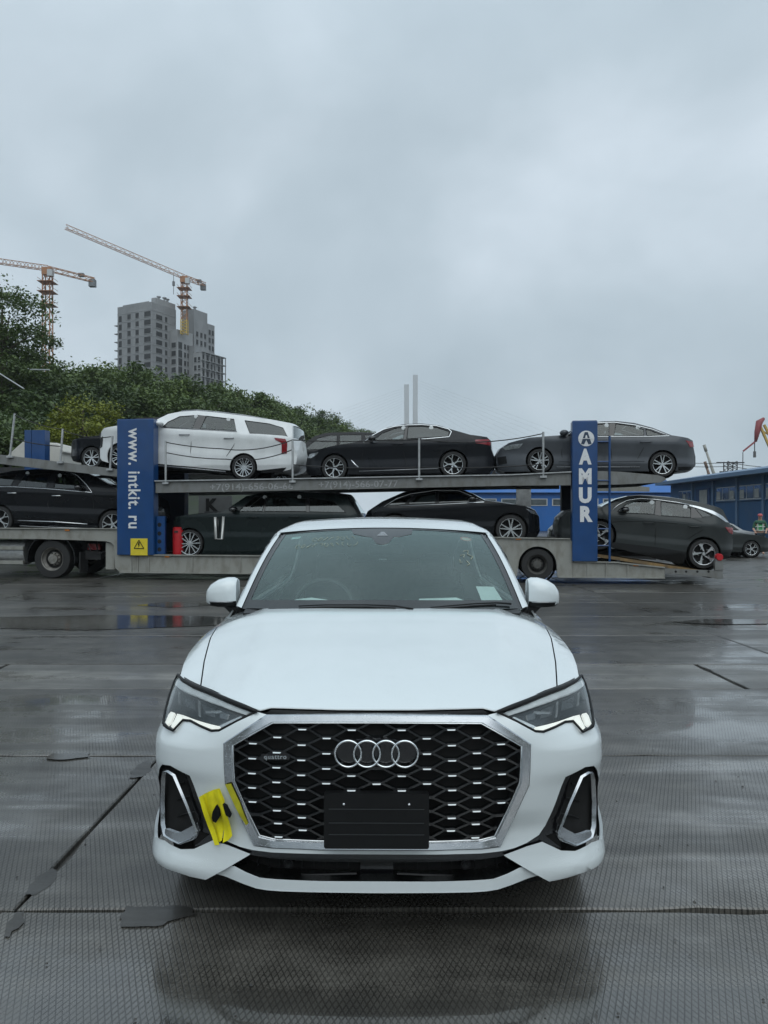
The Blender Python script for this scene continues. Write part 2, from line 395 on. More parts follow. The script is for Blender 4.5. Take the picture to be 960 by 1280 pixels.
m_slab = wet_concrete('wet_grooved_concrete')
m_strip = wet_concrete('wet_plain_concrete', groove=False, base=(0.115, 0.111, 0.102), wet=0.35)
m_yard = wet_concrete('wet_yard', groove=False, base=(0.055, 0.052, 0.047), wet=0.22)
m_patch = wet_concrete('wet_patch', groove=False, base=(0.030, 0.028, 0.025), wet=0.3)
m_tar = M('wet_tar', (0.042, 0.040, 0.037), 0.35, var=0.5, vscale=9, bump=0.7, bscale=45, dirt=(0.07, 0.068, 0.062), dscale=5, damt=0.9)

gb = MB(); gb.add([(-1500, -60, -0.03), (1500, -60, -0.03), (1500, 3000, -0.03), (-1500, 3000, -0.03)], [(0, 1, 2, 3)])
ground = tag(gb.build('ground', m_yard), 'wet concrete yard', None, None, 'structure')

def slab_mesh(w, l, name, bev=0.006, seed=0):
    rnd = random.Random(seed); bm = bmesh.new()
    vs = []
    # slightly chipped outline
    pts = []
    def edge(a, b, n):
        for i in range(n):
            t = i / n; j = 0.0 if i == 0 else rnd.uniform(-0.008, 0.008)
            if rnd.random() < 0.10 and i: j -= 0.02
            p = Vector(a).lerp(Vector(b), t); d = (Vector(b) - Vector(a)).normalized(); nrm = Vector((-d.y, d.x))
            pts.append(p + nrm * (-abs(j)) * -1)
    edge((-w / 2, -l / 2), (w / 2, -l / 2), 26); edge((w / 2, -l / 2), (w / 2, l / 2), 9); edge((w / 2, l / 2), (-w / 2, l / 2), 26); edge((-w / 2, l / 2), (-w / 2, -l / 2), 9)
    n = len(pts); c = Vector((0, 0))
    top = [bm.verts.new((p.x * (1 - bev * 1.2 / (w / 2)), p.y * (1 - bev / (l / 2)), 0)) for p in pts]
    mid_ = [bm.verts.new((p.x, p.y, -bev)) for p in pts]
    bot = [bm.verts.new((p.x, p.y, -0.05)) for p in pts]
    bm.faces.new(top)
    for i in range(n):
        j = (i + 1) % n; bm.faces.new((mid_[i], mid_[j], top[j], top[i])); bm.faces.new((bot[i], bot[j], mid_[j], mid_[i]))
    me = bpy.data.meshes.new(name); bm.to_mesh(me); bm.free(); return me
slab_variants = [slab_mesh(5.985, 2.006, 'slab', seed=i) for i in range(5)]
for me in slab_variants: me.materials.append(m_slab)
rows = [-0.93, 1.09, 3.11, 5.13, 8.36, 10.38, 12.40, 14.42, 16.44, 18.46, 20.48, 22.5, 24.52]
k = 0
for ri, y0 in enumerate(rows):
    half = (y0 + 2) * 0.56 + 1
    shift = 0.0 if ri != 1 and y0 < 18 else -0.06
    x = -1.49 + shift + 6.0 * math.floor((-half + 1.49) / 6.0)
    while x < half:
        rnd = random.Random(k * 17 + 3)
        o = bpy.data.objects.new('slab', slab_variants[rnd.randrange(5)]); link(o, ground)
        o.location = (x + 3.0, y0 + 1.0, rnd.uniform(-0.004, 0.001)); o.rotation_euler = (rnd.uniform(-0.0012, 0.0012), rnd.uniform(-0.0006, 0.0006), (math.pi if rnd.random() < 0.5 else 0) + rnd.uniform(-0.0006, 0.0006) )
        k += 1; x += 6.0
strip_me = slab_mesh(7.4, 1.19, 'strip', seed=20); strip_me.materials.append(m_strip)
for x in (-9.0, -1.55, 5.9):
    o = bpy.data.objects.new('cast_strip', strip_me); link(o, ground); o.location = (x + 1.2, 7.735, -0.002)

def blob(name, px_pts, z, mat, parent=None, rough=0.028, seed=1):
    """an irregular flat sheet on the yard through the given ground points"""
    rnd = random.Random(seed); P = []
    for i, (x, y) in enumerate(px_pts):
        x2, y2 = px_pts[(i + 1) % len(px_pts)]; L_ = math.hypot(x2 - x, y2 - y); n = max(3, int(L_ / 0.035))
        for q in range(n):
            t = q / n; P.append((x + (x2 - x) * t + rnd.uniform(-rough, rough), y + (y2 - y) * t + rnd.uniform(-rough, rough), z))
    return mesh_obj(name, P, [tuple(range(len(P)))], mat, parent)
def gp(u, v):
    d = FPX * EYE.z / (v - CV); return ((u - CU) * d / FPX, d)
for i, pts in enumerate([[(150, 1147), (160, 1134), (236, 1133), (246, 1144), (215, 1152), (196, 1158), (152, 1159)], [(33, 1118), (45, 1096), (66, 1087), (72, 1093), (62, 1108), (42, 1120)],
                         [(160, 973), (170, 957), (187, 950), (190, 962), (178, 972)], [(4, 1166), (20, 1142), (30, 1140), (28, 1154), (10, 1172)]]):
    blob('tar_patch', [gp(*p) for p in pts], 0.003, m_patch, ground, 0.009, seed=i + 3)
# filled joints
for (x0, y0, x1, y1) in [(4.5, 8.4, 4.5, 18)]:
    n = 40; P = []; rnd = random.Random(int(y0 * 9)); horiz = abs(x1 - x0) > abs(y1 - y0)
    for i in range(n + 1):
        t = i / n; w = 0.005 + rnd.random() * 0.010; cx, cy = x0 + (x1 - x0) * t, y0 + (y1 - y0) * t
        P += [(cx, cy - w, 0.0015), (cx, cy + w, 0.0015)] if horiz else [(cx - w, cy, 0.0015), (cx + w, cy, 0.0015)]
    mesh_obj('joint_filler', P, [(2 * i, 2 * i + 1, 2 * i + 3, 2 * i + 2) for i in range(n)], m_tar, ground)

m_water = M('puddle_water', (0.045, 0.043, 0.04), 0.10, var=0.3, vscale=2, spec=0.45, bump=0.05, bscale=9)
for i, (pts, lab) in enumerate([([(58, 949), (66, 943), (110, 942), (112, 947), (80, 951)], 'small bright puddle in the slab joint left of the white car'),
                        ([(0, 786), (0, 772), (120, 769), (230, 770), (300, 772), (300, 781), (200, 785), (110, 788)], 'long shallow puddle mirroring the yellow warning sign'),
                        ([(840, 778), (880, 774), (960, 775), (960, 780), (900, 781)], 'thin puddle streak on the open slabs near the ramp'),
                        ([(170, 757), (200, 753), (260, 752), (265, 757), (215, 760)], 'pale wet streak on the slabs before the red box')]):
    tag(blob('puddle', [gp(*p) for p in pts], 0.006, m_water, None, 0.012, seed=i + 30), lab, None, None, 'structure')
# grit and leaves lying about
gr = MB(); rnd = random.Random(5)
for i in range(260):
    y = rnd.uniform(1.9, 9.5) ** 1.0; x = rnd.uniform(-0.6, 0.6) * y; s = rnd.uniform(0.003, 0.009)
    if abs(x + 0.02) < 1.0 and 2.6 < y < 7.4: continue
    a = rnd.random() * 6.28; p = [Vector((x + s * rnd.uniform(0.5, 1) * math.cos(a + q * 1.256), y + s * rnd.uniform(0.5, 1) * math.sin(a + q * 1.256), 0.003)) for q in range(5)]
    top = Vector((x, y, 0.003 + s * 0.7)); kk = len(gr.v); gr.v += p + [top]
    for q in range(5): gr.f.append((kk + q, kk + (q + 1) % 5, kk + 5))
tag(gr.build('grit', m_tar), 'dark grit scattered on the wet slabs', 'grit', None, 'stuff')
# ================================================================ white crossover in front
m_white = M('white_paint', (0.655, 0.705, 0.715), 0.24, var=0.012, vscale=2, coat=1.0, drops=True)
m_gblack = M('gloss_black', (0.006, 0.006, 0.007), 0.16, var=0.2, coat=0.6)
m_mblack = M('matt_black', (0.006, 0.0065, 0.007), 0.5, spec=0.3, var=0.25, vscale=20)
m_void = M('dark_inside', (0.005, 0.005, 0.005), 0.8, var=0.2)
m_chrome = M('chrome', (0.75, 0.77, 0.78), 0.07, 1.0, var=0.03)
m_alu = M('satin_aluminium', (0.52, 0.54, 0.56), 0.24, 1.0, var=0.05, vscale=30, drops=True)
m_alud = M('grey_trim', (0.30, 0.31, 0.32), 0.3, 0.6, var=0.06, vscale=30)
m_alud2 = M('holder_edge', (0.03, 0.033, 0.035), 0.35, var=0.1)
m_rub = M('tyre_rubber', (0.014, 0.014, 0.014), 0.62, var=0.25, vscale=20, bump=0.2, bscale=90)
m_paper = M('white_paper', (0.75, 0.78, 0.78), 0.7, var=0.03)
m_drl = M('daylight_guide', (0.80, 0.82, 0.80), 0.18, var=0.03, emit=((1.0, 1.0, 0.90), 0.5))
m_lampin = M('lamp_inner', (0.05, 0.055, 0.06), 0.2, 0.7, var=0.4, vscale=40)
m_lampdark = M('lamp_dark', (0.012, 0.012, 0.014), 0.25, var=0.3)
m_sil = M('lamp_silver', (0.6, 0.62, 0.63), 0.22, 0.75, var=0.05)
m_refl = M('lamp_reflector', (0.85, 0.87, 0.88), 0.35, 0.1, var=0.08, vscale=20, coat=0.5)
g_lens = glass('clear_lens', (0.93, 0.95, 0.95), 1.3, 0.015)
g_wind = glass('windscreen_glass', (0.74, 0.88, 0.85), 1.75, 0.03, drops=True, film=0.035, gcol=(0.80, 1.0, 0.96))
g_side = glass('side_glass', (0.34, 0.39, 0.38), 1.6, 0.02)
m_lining = M('headlining', (0.5, 0.54, 0.53), 0.8, var=0.08, vscale=20)
m_seat = M('dark_cloth', (0.075, 0.085, 0.085), 0.8, var=0.2, vscale=30)
m_dash = M('dash_plastic', (0.03, 0.031, 0.033), 0.55, var=0.15, vscale=40)

NOSE = Vector((-0.027, 2.80, 0.0)); YAW = -0.0105
hero = thing('white_crossover_car', 'white crossover car facing the viewer, daytime lamps lit, no number plate', 'car', NOSE, YAW)
_c, _s = math.cos(-YAW), math.sin(-YAW)
def to_local(p):
    q = p - NOSE; return Vector((_c * q.x - _s * q.y, _s * q.x + _c * q.y, q.z))
EL = to_local(EYE)
def lray(u, v):
    d = Vector(((u - CU) / FPX, 1.0, -(v - CV) / FPX)); return Vector((_c * d.x - _s * d.y, _s * d.x + _c * d.y, d.z))

# plan outline of the body (half), nose to tail, and its arc length
PL = [(0, 0), (0.2, 0.004), (0.4, 0.018), (0.55, 0.043), (0.66, 0.072), (0.75, 0.108), (0.82, 0.153), (0.865, 0.205), (0.895, 0.28), (0.912, 0.38), (0.921, 0.52), (0.925, 0.75), (0.926, 1.1), (0.925, 1.7), (0.92, 2.4), (0.915, 3.1), (0.905, 3.7), (0.88, 4.05), (0.82, 4.28), (0.7, 4.41), (0.5, 4.47), (0.25, 4.495), (0, 4.5)]
def _dense():
    xs = list(range(len(PL))); out_ = []
    for i in range((len(PL) - 1) * 12 + 1):
        t = i / 12; out_.append((cr1(xs, [p[0] for p in PL], t), cr1(xs, [p[1] for p in PL], t)))
    s = [0.0]
    for a, b in zip(out_, out_[1:]): s.append(s[-1] + math.hypot(b[0] - a[0], b[1] - a[1]))
    return out_, s
PD, PS = _dense(); SMAX = PS[-1]
import bisect
def plan(s):
    sg = -1 if s < 0 else 1; s = min(abs(s), SMAX - 1e-6); i = max(0, min(bisect.bisect_right(PS, s) - 1, len(PD) - 2))
    t = (s - PS[i]) / (PS[i + 1] - PS[i]); x = PD[i][0] + (PD[i + 1][0] - PD[i][0]) * t; y = PD[i][1] + (PD[i + 1][1] - PD[i][1]) * t
    j0, j1 = max(0, i - 3), min(len(PD) - 1, i + 4); dx_, dy_ = PD[j1][0] - PD[j0][0], PD[j1][1] - PD[j0][1]; l = math.hypot(dx_, dy_)
    return sg * x, y, sg * dy_ / l, -dx_ / l            # point and outward normal
ZR = [0.15, 0.20, 0.26, 0.33, 0.41, 0.50, 0.57, 0.64, 0.70, 0.76, 0.81, 0.86, 0.92, 1.00, 1.06]
INS = {0.0: [0.05, 0.02, 0.02, 0.03, 0.035, 0.008, 0.0, 0.0, 0.004, 0.012, 0.025, 0.05, 0.10, 0.18, 0.25],
       0.50: [0.05, 0.02, 0.02, 0.03, 0.035, 0.012, 0.004, 0.0, 0.004, 0.012, 0.028, 0.06, 0.12, 0.20, 0.28],
       0.85: [0.07, 0.03, 0.0, 0.018, 0.026, 0.022, 0.016, 0.0, 0.002, 0.035, 0.085, 0.16, 0.27, 0.36, 0.42],
       1.10: [0.08, 0.04, 0.0, 0.005, 0.012, 0.012, 0.0, 0.0, 0.002, 0.020, 0.05, 0.10, 0.17, 0.24, 0.30],
       1.60: [0.09, 0.05, 0.02, 0.02, 0.010, 0.0, 0.0, 0.005, 0.002, 0.0, 0.0, 0.006, 0.022, 0.07, 0.12],
       6.50: [0.09, 0.05, 0.02, 0.02, 0.010, 0.0, 0.0, 0.005, 0.002, 0.0, 0.0, 0.006, 0.022, 0.05, 0.09]}
SK = sorted(INS)
def inset(s, z):
    s = abs(s); return cr1(SK, [cr1(ZR, INS[k], z) for k in SK], s)
def F(s, z, o=0.0):
    x, y, nx, ny = plan(s); i = o - inset(s, z)
    return Vector((x + nx * i, y + ny * i, z))
def Fo(o): return lambda s, z: F(s, z, o)
def onF(u, v, o=0.0):
    """(s, z) where the sight line through a photo pixel meets the shell"""
    d = lray(u, v); best = None
    sg = -1 if u < 471 else 1
    n = 420; prev = None
    for i in range(n):
        s = sg * i * (1.45 / n); x, y, nx, ny = plan(s)
        # iterate depth for this s: the sight line crosses the vertical line of the shell at height z
        t = (y - EL.y) / d.y; z = EL.z + d.z * t
        for _ in range(3):
            p = F(s, z, o); t = (p.y - EL.y) / d.y; z = EL.z + d.z * t
        p = F(s, z, o); r = (EL.x + d.x * t - p.x) * sg
        if prev is not None and prev[0] >= 0 > r: 
            k = prev[0] / (prev[0] - r); return (prev[1] + (s - prev[1]) * k, prev[2] + (z - prev[2]) * k)
        if best is None or abs(r) < best[0]: best = (abs(r), s, z)
        prev = (r, s, z)
    return (best[1], best[2])
def FP(pts, o=0.0): return [onF(u, v, o) for u, v in pts]

# bonnet and wing tops as a height field
TX = [0, 0.3, 0.5, 0.65, 0.75, 0.85, 0.925]; TY = [0.04, 0.09, 0.16, 0.30, 0.45, 0.60, 0.80, 1.00, 1.20, 1.60]
TZ = [[.838, .836, .826, .80, .775, .75, .73], [.868, .866, .858, .832, .805, .78, .755], [.895, .893, .884, .857, .828, .80, .77], [.938, .936, .924, .893, .860, .835, .80],
      [.972, .970, .958, .930, .898, .875, .840], [1.0, .998, .989, .966, .938, .918, .885], [1.033, 1.031, 1.023, 1.006, .985, .966, .930],
      [1.070, 1.068, 1.060, 1.047, 1.027, 1.0, .958], [1.104, 1.102, 1.094, 1.080, 1.057, 1.02, .975], [1.13, 1.125, 1.11, 1.09, 1.06, 1.03, .985]]
def Tz(x, y):
    x = min(abs(x), 0.93); rg = x - (0.50 + 0.10 * y); return cr1(TY, [cr1(TX, r, x) for r in TZ], y) + 0.006 * math.exp(-(rg / (0.022 if rg > 0 else 0.10)) ** 2) * min(1, max(0, (y - 0.15) / 0.3))
def T(x, y, o=0.0): return Vector((x, y, Tz(x, y) + o))
def onT(u, v):
    d = lray(u, v); pr = None
    for i in range(1200):
        t = 2.7 + i * 0.0022; p = EL + d * t
        if p.y < 0.03 or abs(p.x) > 0.96: continue
        r = p.z - Tz(p.x, p.y)
        if r < 0: return (p.x, p.y)
    return (p.x, p.y)

def sym(pts):          # left half outline (from the centre line out and back) -> closed, mirrored
    return pts + [(-a, b) for a, b in reversed(pts)]

# ---- shell under the panels, so that gaps read dark
core = MB()
for (y0, y1, z0, z1, w) in [(0.14, 0.5, 0.28, 0.70, 0.70), (0.45, 1.35, 0.34, 0.80, 0.62), (1.35, 4.3, 0.24, 0.84, 0.80), (0.2, 0.36, 0.24, 0.40, 0.72)]:
    core.box((0, (y0 + y1) / 2, (z0 + z1) / 2), (2 * w, y1 - y0, z1 - z0))
core.build('inner_shell', m_void, hero)
# ---- bonnet
hl = [onT(*p) for p in [(251, 863), (253.5, 845), (256, 827), (264, 797), (272, 784), (281.5, 774), (291, 766), (297, 762.5)]]
front = [onT(*p) for p in [(325, 887.5), (300, 881), (275, 872.5)]]
lead = [(0, 0.082), (-0.15, 0.084), (-0.3, 0.091), (-0.40, 0.099)]
rear = [(-0.60, 1.30), (-0.4, 1.265), (-0.2, 1.245), (0, 1.24)]
bonnet = panel('bonnet', sym(lead + front + hl + rear), T, m_white, hero, 0.05, 0.005)
lip = MB(); lip.tube([T(x, y - 0.004, -0.019) for x, y in sym(lead + front[:1])], 0.013, 6); lip.build('bonnet_gap_shade', m_void, bonnet, smooth=True)  # dark tube standing in for the shade in the gap under the bonnet edge
# ---- front wings: top sheet and side sheet with the wheel opening
wl = [(a - 0.006, b) for a, b in hl]
ftop = [onT(236, 857), onT(224, 848)]
wing_top = panel('front_wing', [wl[0], *wl[1:], (-0.76, 1.42), (-0.90, 1.42), (-0.905, 1.0), (-0.900, 0.8), (-0.885, 0.66), (-0.868, 0.56), ftop[1], ftop[0]], T, m_white, hero, 0.05, 0.02)
wing_r = mirror_obj(wing_top)
WY, WR = 0.87, 0.345
def arch(yc, zc, r, y_from, y_to, n=16):
    a0 = math.acos(max(-1, min(1, (y_from - yc) / r))); a1 = math.acos(max(-1, min(1, (y_to - yc) / r)))
    return [(yc + r * math.cos(a0 + (a1 - a0) * i / n), zc + r * math.sin(a0 + (a1 - a0) * i / n)) for i in range(n + 1)]
def s_of_y(y):
    i = 0
    while PD[i][1] < y: i += 1
    t = (y - PD[i - 1][1]) / (PD[i][1] - PD[i - 1][1]); return PS[i - 1] + t * (PS[i] - PS[i - 1])
def sz(pts): return [(-s_of_y(y), z) for y, z in pts]
ar = arch(WY, 0.36, 0.385, 0.50, 1.24)
side = sz([(0.55, 0.70), *ar[3:], (1.24, 0.30), (1.34, 0.28), (1.36, 1.0), (1.0, 0.965), (0.8, 0.935), (0.66, 0.90), (0.56, 0.855)])
for o in [panel('front_wing_side', side, F, m_white, wing_top, 0.06, 0.02)]:
    q = mirror_obj(o); q.parent = wing_r
# ---- bumper skin: both cheeks and the thin bridge under the grille
HLB = [(322, 890), (297, 902), (274, 914.5), (264, 915), (250, 909), (238, 902.5), (229, 901.5), (223, 908), (217, 915), (210, 912), (203.5, 907)]
FRO = [(333, 893), (279.5, 928.5), (281.5, 980), (317.5, 1057), (340, 1060)]
cheek = FP(HLB)
wrap = [(-1.02, 0.762), (-1.12, 0.79)] + [(-s_of_y(0.54), 0.70), (-s_of_y(0.51), 0.50), (-s_of_y(0.495), 0.415)]
inner_e = FP([(197.5, 1044), (197, 1028), (195.8, 1000), (196.5, 975), (199, 962), (203, 955.5), (213, 957), (237, 969.5), (248, 998), (262, 1030), (270, 1042), (285, 1052), (300, 1058.5), (316, 1062.5), (340, 1065.5), (400, 1067.5), (471, 1068)])
fro = FP(FRO)
frc = FP([(400, 1062.5), (471, 1063)])
half_skin = [(0, frc[1][1])] + [frc[0]] + list(reversed(fro)) + cheek + wrap + inner_e[:-1] + [(0, inner_e[-1][1])]
bumper = panel('front_bumper', sym(half_skin), F, m_white, hero, 0.022, 0.007)
# ---- lower corner blades and the chin
wing_pts = FP([(197.5, 1046), (206, 1050), (226, 1060.5), (243, 1060.5), (266, 1050), (285, 1056), (300, 1062), (313, 1067), (286, 1083), (259, 1098), (240, 1094), (222, 1088)])
w_side = [(-1.06, 0.245), (-s_of_y(0.47), 0.25), (-s_of_y(0.495), 0.405)]
o = panel('corner_blade', wing_pts + w_side, Fo(0.012), m_white, bumper, 0.04, 0.012); mirror_obj(o)
def chin(s, z):      # the splitter stands forward of the intake
    return F(s, z, 0.035 - 0.045 * min(1.0, max(0.0, (abs(s) - 0.42) / 0.16)) + 0.25 * max(0, 0.225 - z))
ch_t = FP([(262, 1085), (290, 1087), (305, 1092), (325, 1096.5), (350, 1098.5), (400, 1100.5), (471, 1101)], 0.03)
ch_b = FP([(470, 1115.5), (400, 1114.5), (350, 1113), (320, 1110.5), (300, 1107), (278, 1102), (262, 1098), (246, 1094)], 0.03)
panel('chin_splitter', sym([(0, ch_t[-1][1])] + list(reversed(ch_t[:-1])) + list(reversed(ch_b[1:])) [::1] + [(0, ch_b[0][1])] if False else [(0, ch_t[-1][1])] + list(reversed(ch_t[:-1])) + list(reversed(ch_b[1:])) + [(0, ch_b[0][1])]), chin, m_white, bumper, 0.04, 0.10)
# ---- dark band under the grille and the lower intake
band = FP([(471, 1066), (400, 1065.5), (340, 1063.5), (316, 1060), (300, 1056), (285, 1049), (268, 1038), (243, 1058), (268, 1052), (300, 1065), (316, 1069), (340, 1073), (400, 1077), (471, 1078)], -0.012)
panel('black_band', sym([(0, band[0][1])] + band[1:-1] + [(0, band[-1][1])]), Fo(-0.012), m_gblack, bumper, 0.05, 0.03)
intake = panel('lower_intake', [(-0.70, 0.17), (0.70, 0.17), (0.70, 0.37), (-0.70, 0.37)], Fo(-0.09), m_void, bumper, 0.08, 0.02)
mb = MB()
for z in (0.262,):
    for sg in (-1, 1): mb = MB(); mb.tube([F(sg * s, z + 0.006 * math.cos(s * 9), -0.02) for s in [0.075 + i * 0.045 for i in range(11)]], 0.0055, 6); mb.build('intake_blade', m_mblack, intake, auto=40)
mb = MB()
for sg in (-1, 1):
    mb = MB(); c_ = F(sg * 0.335, 0.292, -0.035); mb.lathe([(0.0, -0.012), (0.012, -0.014), (0.014, -0.008), (0.019, -0.008), (0.021, 0.0), (0.021, 0.03)], 18, Matrix.Translation(c_)); mb.build('parking_sensor', m_mblack, intake, auto=40)
panel('radar_cover', [(-0.062, 0.215), (0.062, 0.215), (0.062, 0.318), (-0.062, 0.318)], Fo(-0.03), m_gblack, intake, 0.05, 0.01)
mb = MB()
for i in range(28):
    s = -0.60 + i * 1.2 / 27
    if abs(s) > 0.075: mb.bar(F(s, 0.20, -0.06), F(s, 0.33, -0.06), 0.005)
tag(mb.build('intake_grid', m_mblack, intake), kind='stuff')
# ---- side intakes with bright trapezoid frames
IN = FP([(199, 960), (203, 954.5), (213, 956), (238, 968), (249, 997), (263, 1029), (272, 1043), (268, 1052), (243, 1062), (226, 1062), (204, 1050), (197, 1044), (195.5, 1030), (194.5, 1000), (195.2, 975)], 0)
si = panel('side_intake', IN, Fo(-0.075), m_void, bumper, 0.05, 0.01)
panel('intake_liner', [(-1.24, 0.325), (-0.64, 0.325), (-0.68, 0.42), (-0.77, 0.63), (-0.86, 0.655), (-1.22, 0.645)], lambda a, b: F(a, b, -0.055 + 0.043 * min(1.0, max(0.0, (abs(a) - 0.84) / 0.10))), m_void, si, 0.03, 0.0)
rim_o = FP([(203.5, 962.5), (209, 963), (218, 968.5), (233, 1004), (246, 1038), (245.5, 1044), (240, 1050), (224, 1056.5), (214, 1052), (204, 1045.5), (201, 1030), (200.6, 1000), (201.5, 972)], 0)
cen = (sum(p[0] for p in rim_o) / len(rim_o), sum(p[1] for p in rim_o) / len(rim_o))
rim_i = FP([(205.2, 965.5), (209, 966), (215.5, 970.8), (230.5, 1005), (243, 1038), (242.5, 1042), (238, 1046.5), (224, 1052.5), (215, 1048.5), (206.5, 1043), (203.6, 1030), (203.2, 1000), (204, 974)], 0)
mb = MB(); n = len(rim_o); k0 = 0
mb.v = [F(a, b, -0.004) for a, b in rim_o] + [F(a, b, 0.004) for a, b in [((p[0] + q[0]) / 2, (p[1] + q[1]) / 2) for p, q in zip(rim_o, rim_i)]] + [F(a, b, -0.008) for a, b in rim_i]
for i in range(n):
    j = (i + 1) % n
    for r in (0, 1): mb.f.append((r * n + i, r * n + j, (r + 1) * n + j, (r + 1) * n + i))
fr_ = mb.build('intake_frame', m_alu, si, auto=60)
foot = FP([(204, 1045), (206, 1036), (222, 1042), (243, 1031), (246, 1040), (241, 1050), (224, 1056)], 0)
panel('frame_foot', foot, Fo(-0.002), m_alu, fr_, 0.03, 0.02)
mb = MB()
for (a, b) in [((202, 988), (220, 982)), ((203, 1006), (228, 1000)), ((205, 1026), (237, 1020))]:
    p, q = onF(*a), onF(*b); mb.tube([F(p[0] + (q[0] - p[0]) * t, p[1] + (q[1] - p[1]) * t + 0.004 * math.sin(t * 3.1), -0.045) for t in (0, .25, .5, .75, 1)], 0.0035, 6)
tag(mb.build('intake_fin', m_mblack, si, auto=40), kind='stuff')
pb = FP([(222, 962), (238, 968.5), (249, 997), (263, 1029), (271, 1042), (258, 1046), (246, 1042), (234, 1004)], 0)
panel('gloss_insert', pb, Fo(-0.025), m_gblack, si, 0.03, 0.02)
mirror_obj(si)
# ---- grille
grille = panel('grille', [(-0.585, 0.375), (-0.42, 0.33), (0.42, 0.33), (0.585, 0.375), (0.62, 0.60), (0.60, 0.74), (0.43, 0.84), (-0.43, 0.84), (-0.60, 0.74), (-0.62, 0.60)], Fo(-0.065), m_void, hero, 0.06, 0.01)
go = FP([(471, 893), (400, 893), (333, 893), (306, 910.5), (279.5, 928.5), (280, 955), (281.5, 980), (299, 1018), (317.5, 1057), (340, 1060), (400, 1062.5), (471, 1063)])
gi = FP([(471, 904.5), (400, 904.5), (341, 904.5), (316, 918), (291.5, 932), (291.5, 955), (293, 977), (308, 1011), (324, 1044), (342, 1049), (400, 1051.5), (471, 1052)])
go[0] = (0, go[0][1]); go[-1] = (0, go[-1][1]); gi[0] = (0, gi[0][1]); gi[-1] = (0, gi[-1][1])
def ring(pts): return pts + [(-a, b) for a, b in reversed(pts[1:-1])]
def lerp2(P, Q, t): return [(p[0] + (q[0] - p[0]) * t, p[1] + (q[1] - p[1]) * t) for p, q in zip(P, Q)]
rings = [(ring(go), -0.02), (ring(go), 0.003), (ring(lerp2(go, gi, 0.12)), 0.006), (ring(lerp2(go, gi, 0.80)), 0.001), (ring(lerp2(go, gi, 0.92)), -0.004), (ring(gi), -0.012), (ring(gi), -0.055)]
mb = MB(); n = len(rings[0][0])
for pts, o_ in rings: mb.v += [F(a, b, o_) for a, b in pts]
for r in range(len(rings) - 1):
    for i in range(n):
        j = (i + 1) % n; mb.f.append((r * n + i, r * n + j, (r + 1) * n + j, (r + 1) * n + i))
mb.build('grille_frame', m_alu, grille, auto=30)
bright = ring(lerp2(go, gi, 0.97))
mb = MB(); mb.tube([F(a, b, -0.004) for a, b in bright] + [F(*bright[0], -0.004)], 0.0028, 6, False); mb.build('frame_edge', m_chrome, grille, smooth=True)
gin = ring(gi)
def inside(pt, poly):
    x, y = pt; c = False; j = len(poly) - 1
    for i in range(len(poly)):
        if (poly[i][1] > y) != (poly[j][1] > y) and x < (poly[j][0] - poly[i][0]) * (y - poly[i][1]) / (poly[j][1] - poly[i][1]) + poly[i][0]: c = not c
        j = i
    return c
DXG, DZG, ZG, HW = 0.0918, 0.0535, 0.613, 0.019
zoff = lambda c: (0 if c % 2 == 0 else DZG / 2 + 0.002)
mesh = MB(); dash = MB(); dashes = []
RINGZ = onF(470, 940)[1]
def blocked(s, z):
    return (abs(s) < 0.168 and abs(z - RINGZ) < 0.062) or (abs(s) < 0.188 and 0.36 < z < 0.575)
def barG(p, q, w, d=0.022):
    if not (inside(p, gin) or inside(q, gin)): return
    A, B = F(*p, -0.018), F(*q, -0.018); mesh.bar(A, B, w, d, Vector((0, 1, 0)) if abs(B.x - A.x) > 1e-9 else Vector((0, 1, 0)))
for c in range(-7, 8):
    for r in range(-6, 6):
        x, z = c * DXG, ZG + zoff(c) + r * DZG
        barG((x - HW, z), (x + HW, z), 0.011)
        for sg in (1,):
            zz = zoff(c + 1) - zoff(c)
            for t in ([zz, zz - DZG] if zz > 0 else [zz, zz + DZG]):
                p, q = (x + HW, z), (x + DXG - HW, z + t)
                if inside(p, gin) and inside(q, gin): barG(p, q, 0.0075)
                elif inside(p, gin) or inside(q, gin):
                    a, b = (p, q) if inside(p, gin) else (q, p)
                    for kx in range(10, 0, -1):
                        m2 = (a[0] + (b[0] - a[0]) * kx / 10, a[1] + (b[1] - a[1]) * kx / 10)
                        if inside(m2, gin): barG(a, m2, 0.0075); break
        if inside((x - HW, z), gin) and inside((x + HW, z), gin) and not blocked(x, z): dashes.append((x, z))
mesh.build('honeycomb', M('grille_black', (0.010, 0.011, 0.012), 0.22, var=0.2, coat=0.5), grille)
dm = None
for x, z in dashes:
    w = HW * 0.82
    if dm is None:
        d_ = MB(); d_.prism([(-w, 0.0016), (w, 0.0016), (w * 0.88, -0.0022), (-w * 0.88, -0.0022)], 0.0, 0.012, lambda u, v, d: Vector((u, d + (0.0032 if v > 0 else 0), v))); dm = d_.build('chrome_dash', M('dash_chrome', (0.34, 0.36, 0.37), 0.16, 1.0, var=0.1), grille); o = dm
    else:
        o = bpy.data.objects.new('chrome_dash', dm.data); link(o, grille)
    p = F(x, z, 0.007); o.location = (p.x, p.y, p.z + 0.001); pn = plan(x); o.rotation_euler = (0, 0, math.atan2(pn[2], -pn[3]))
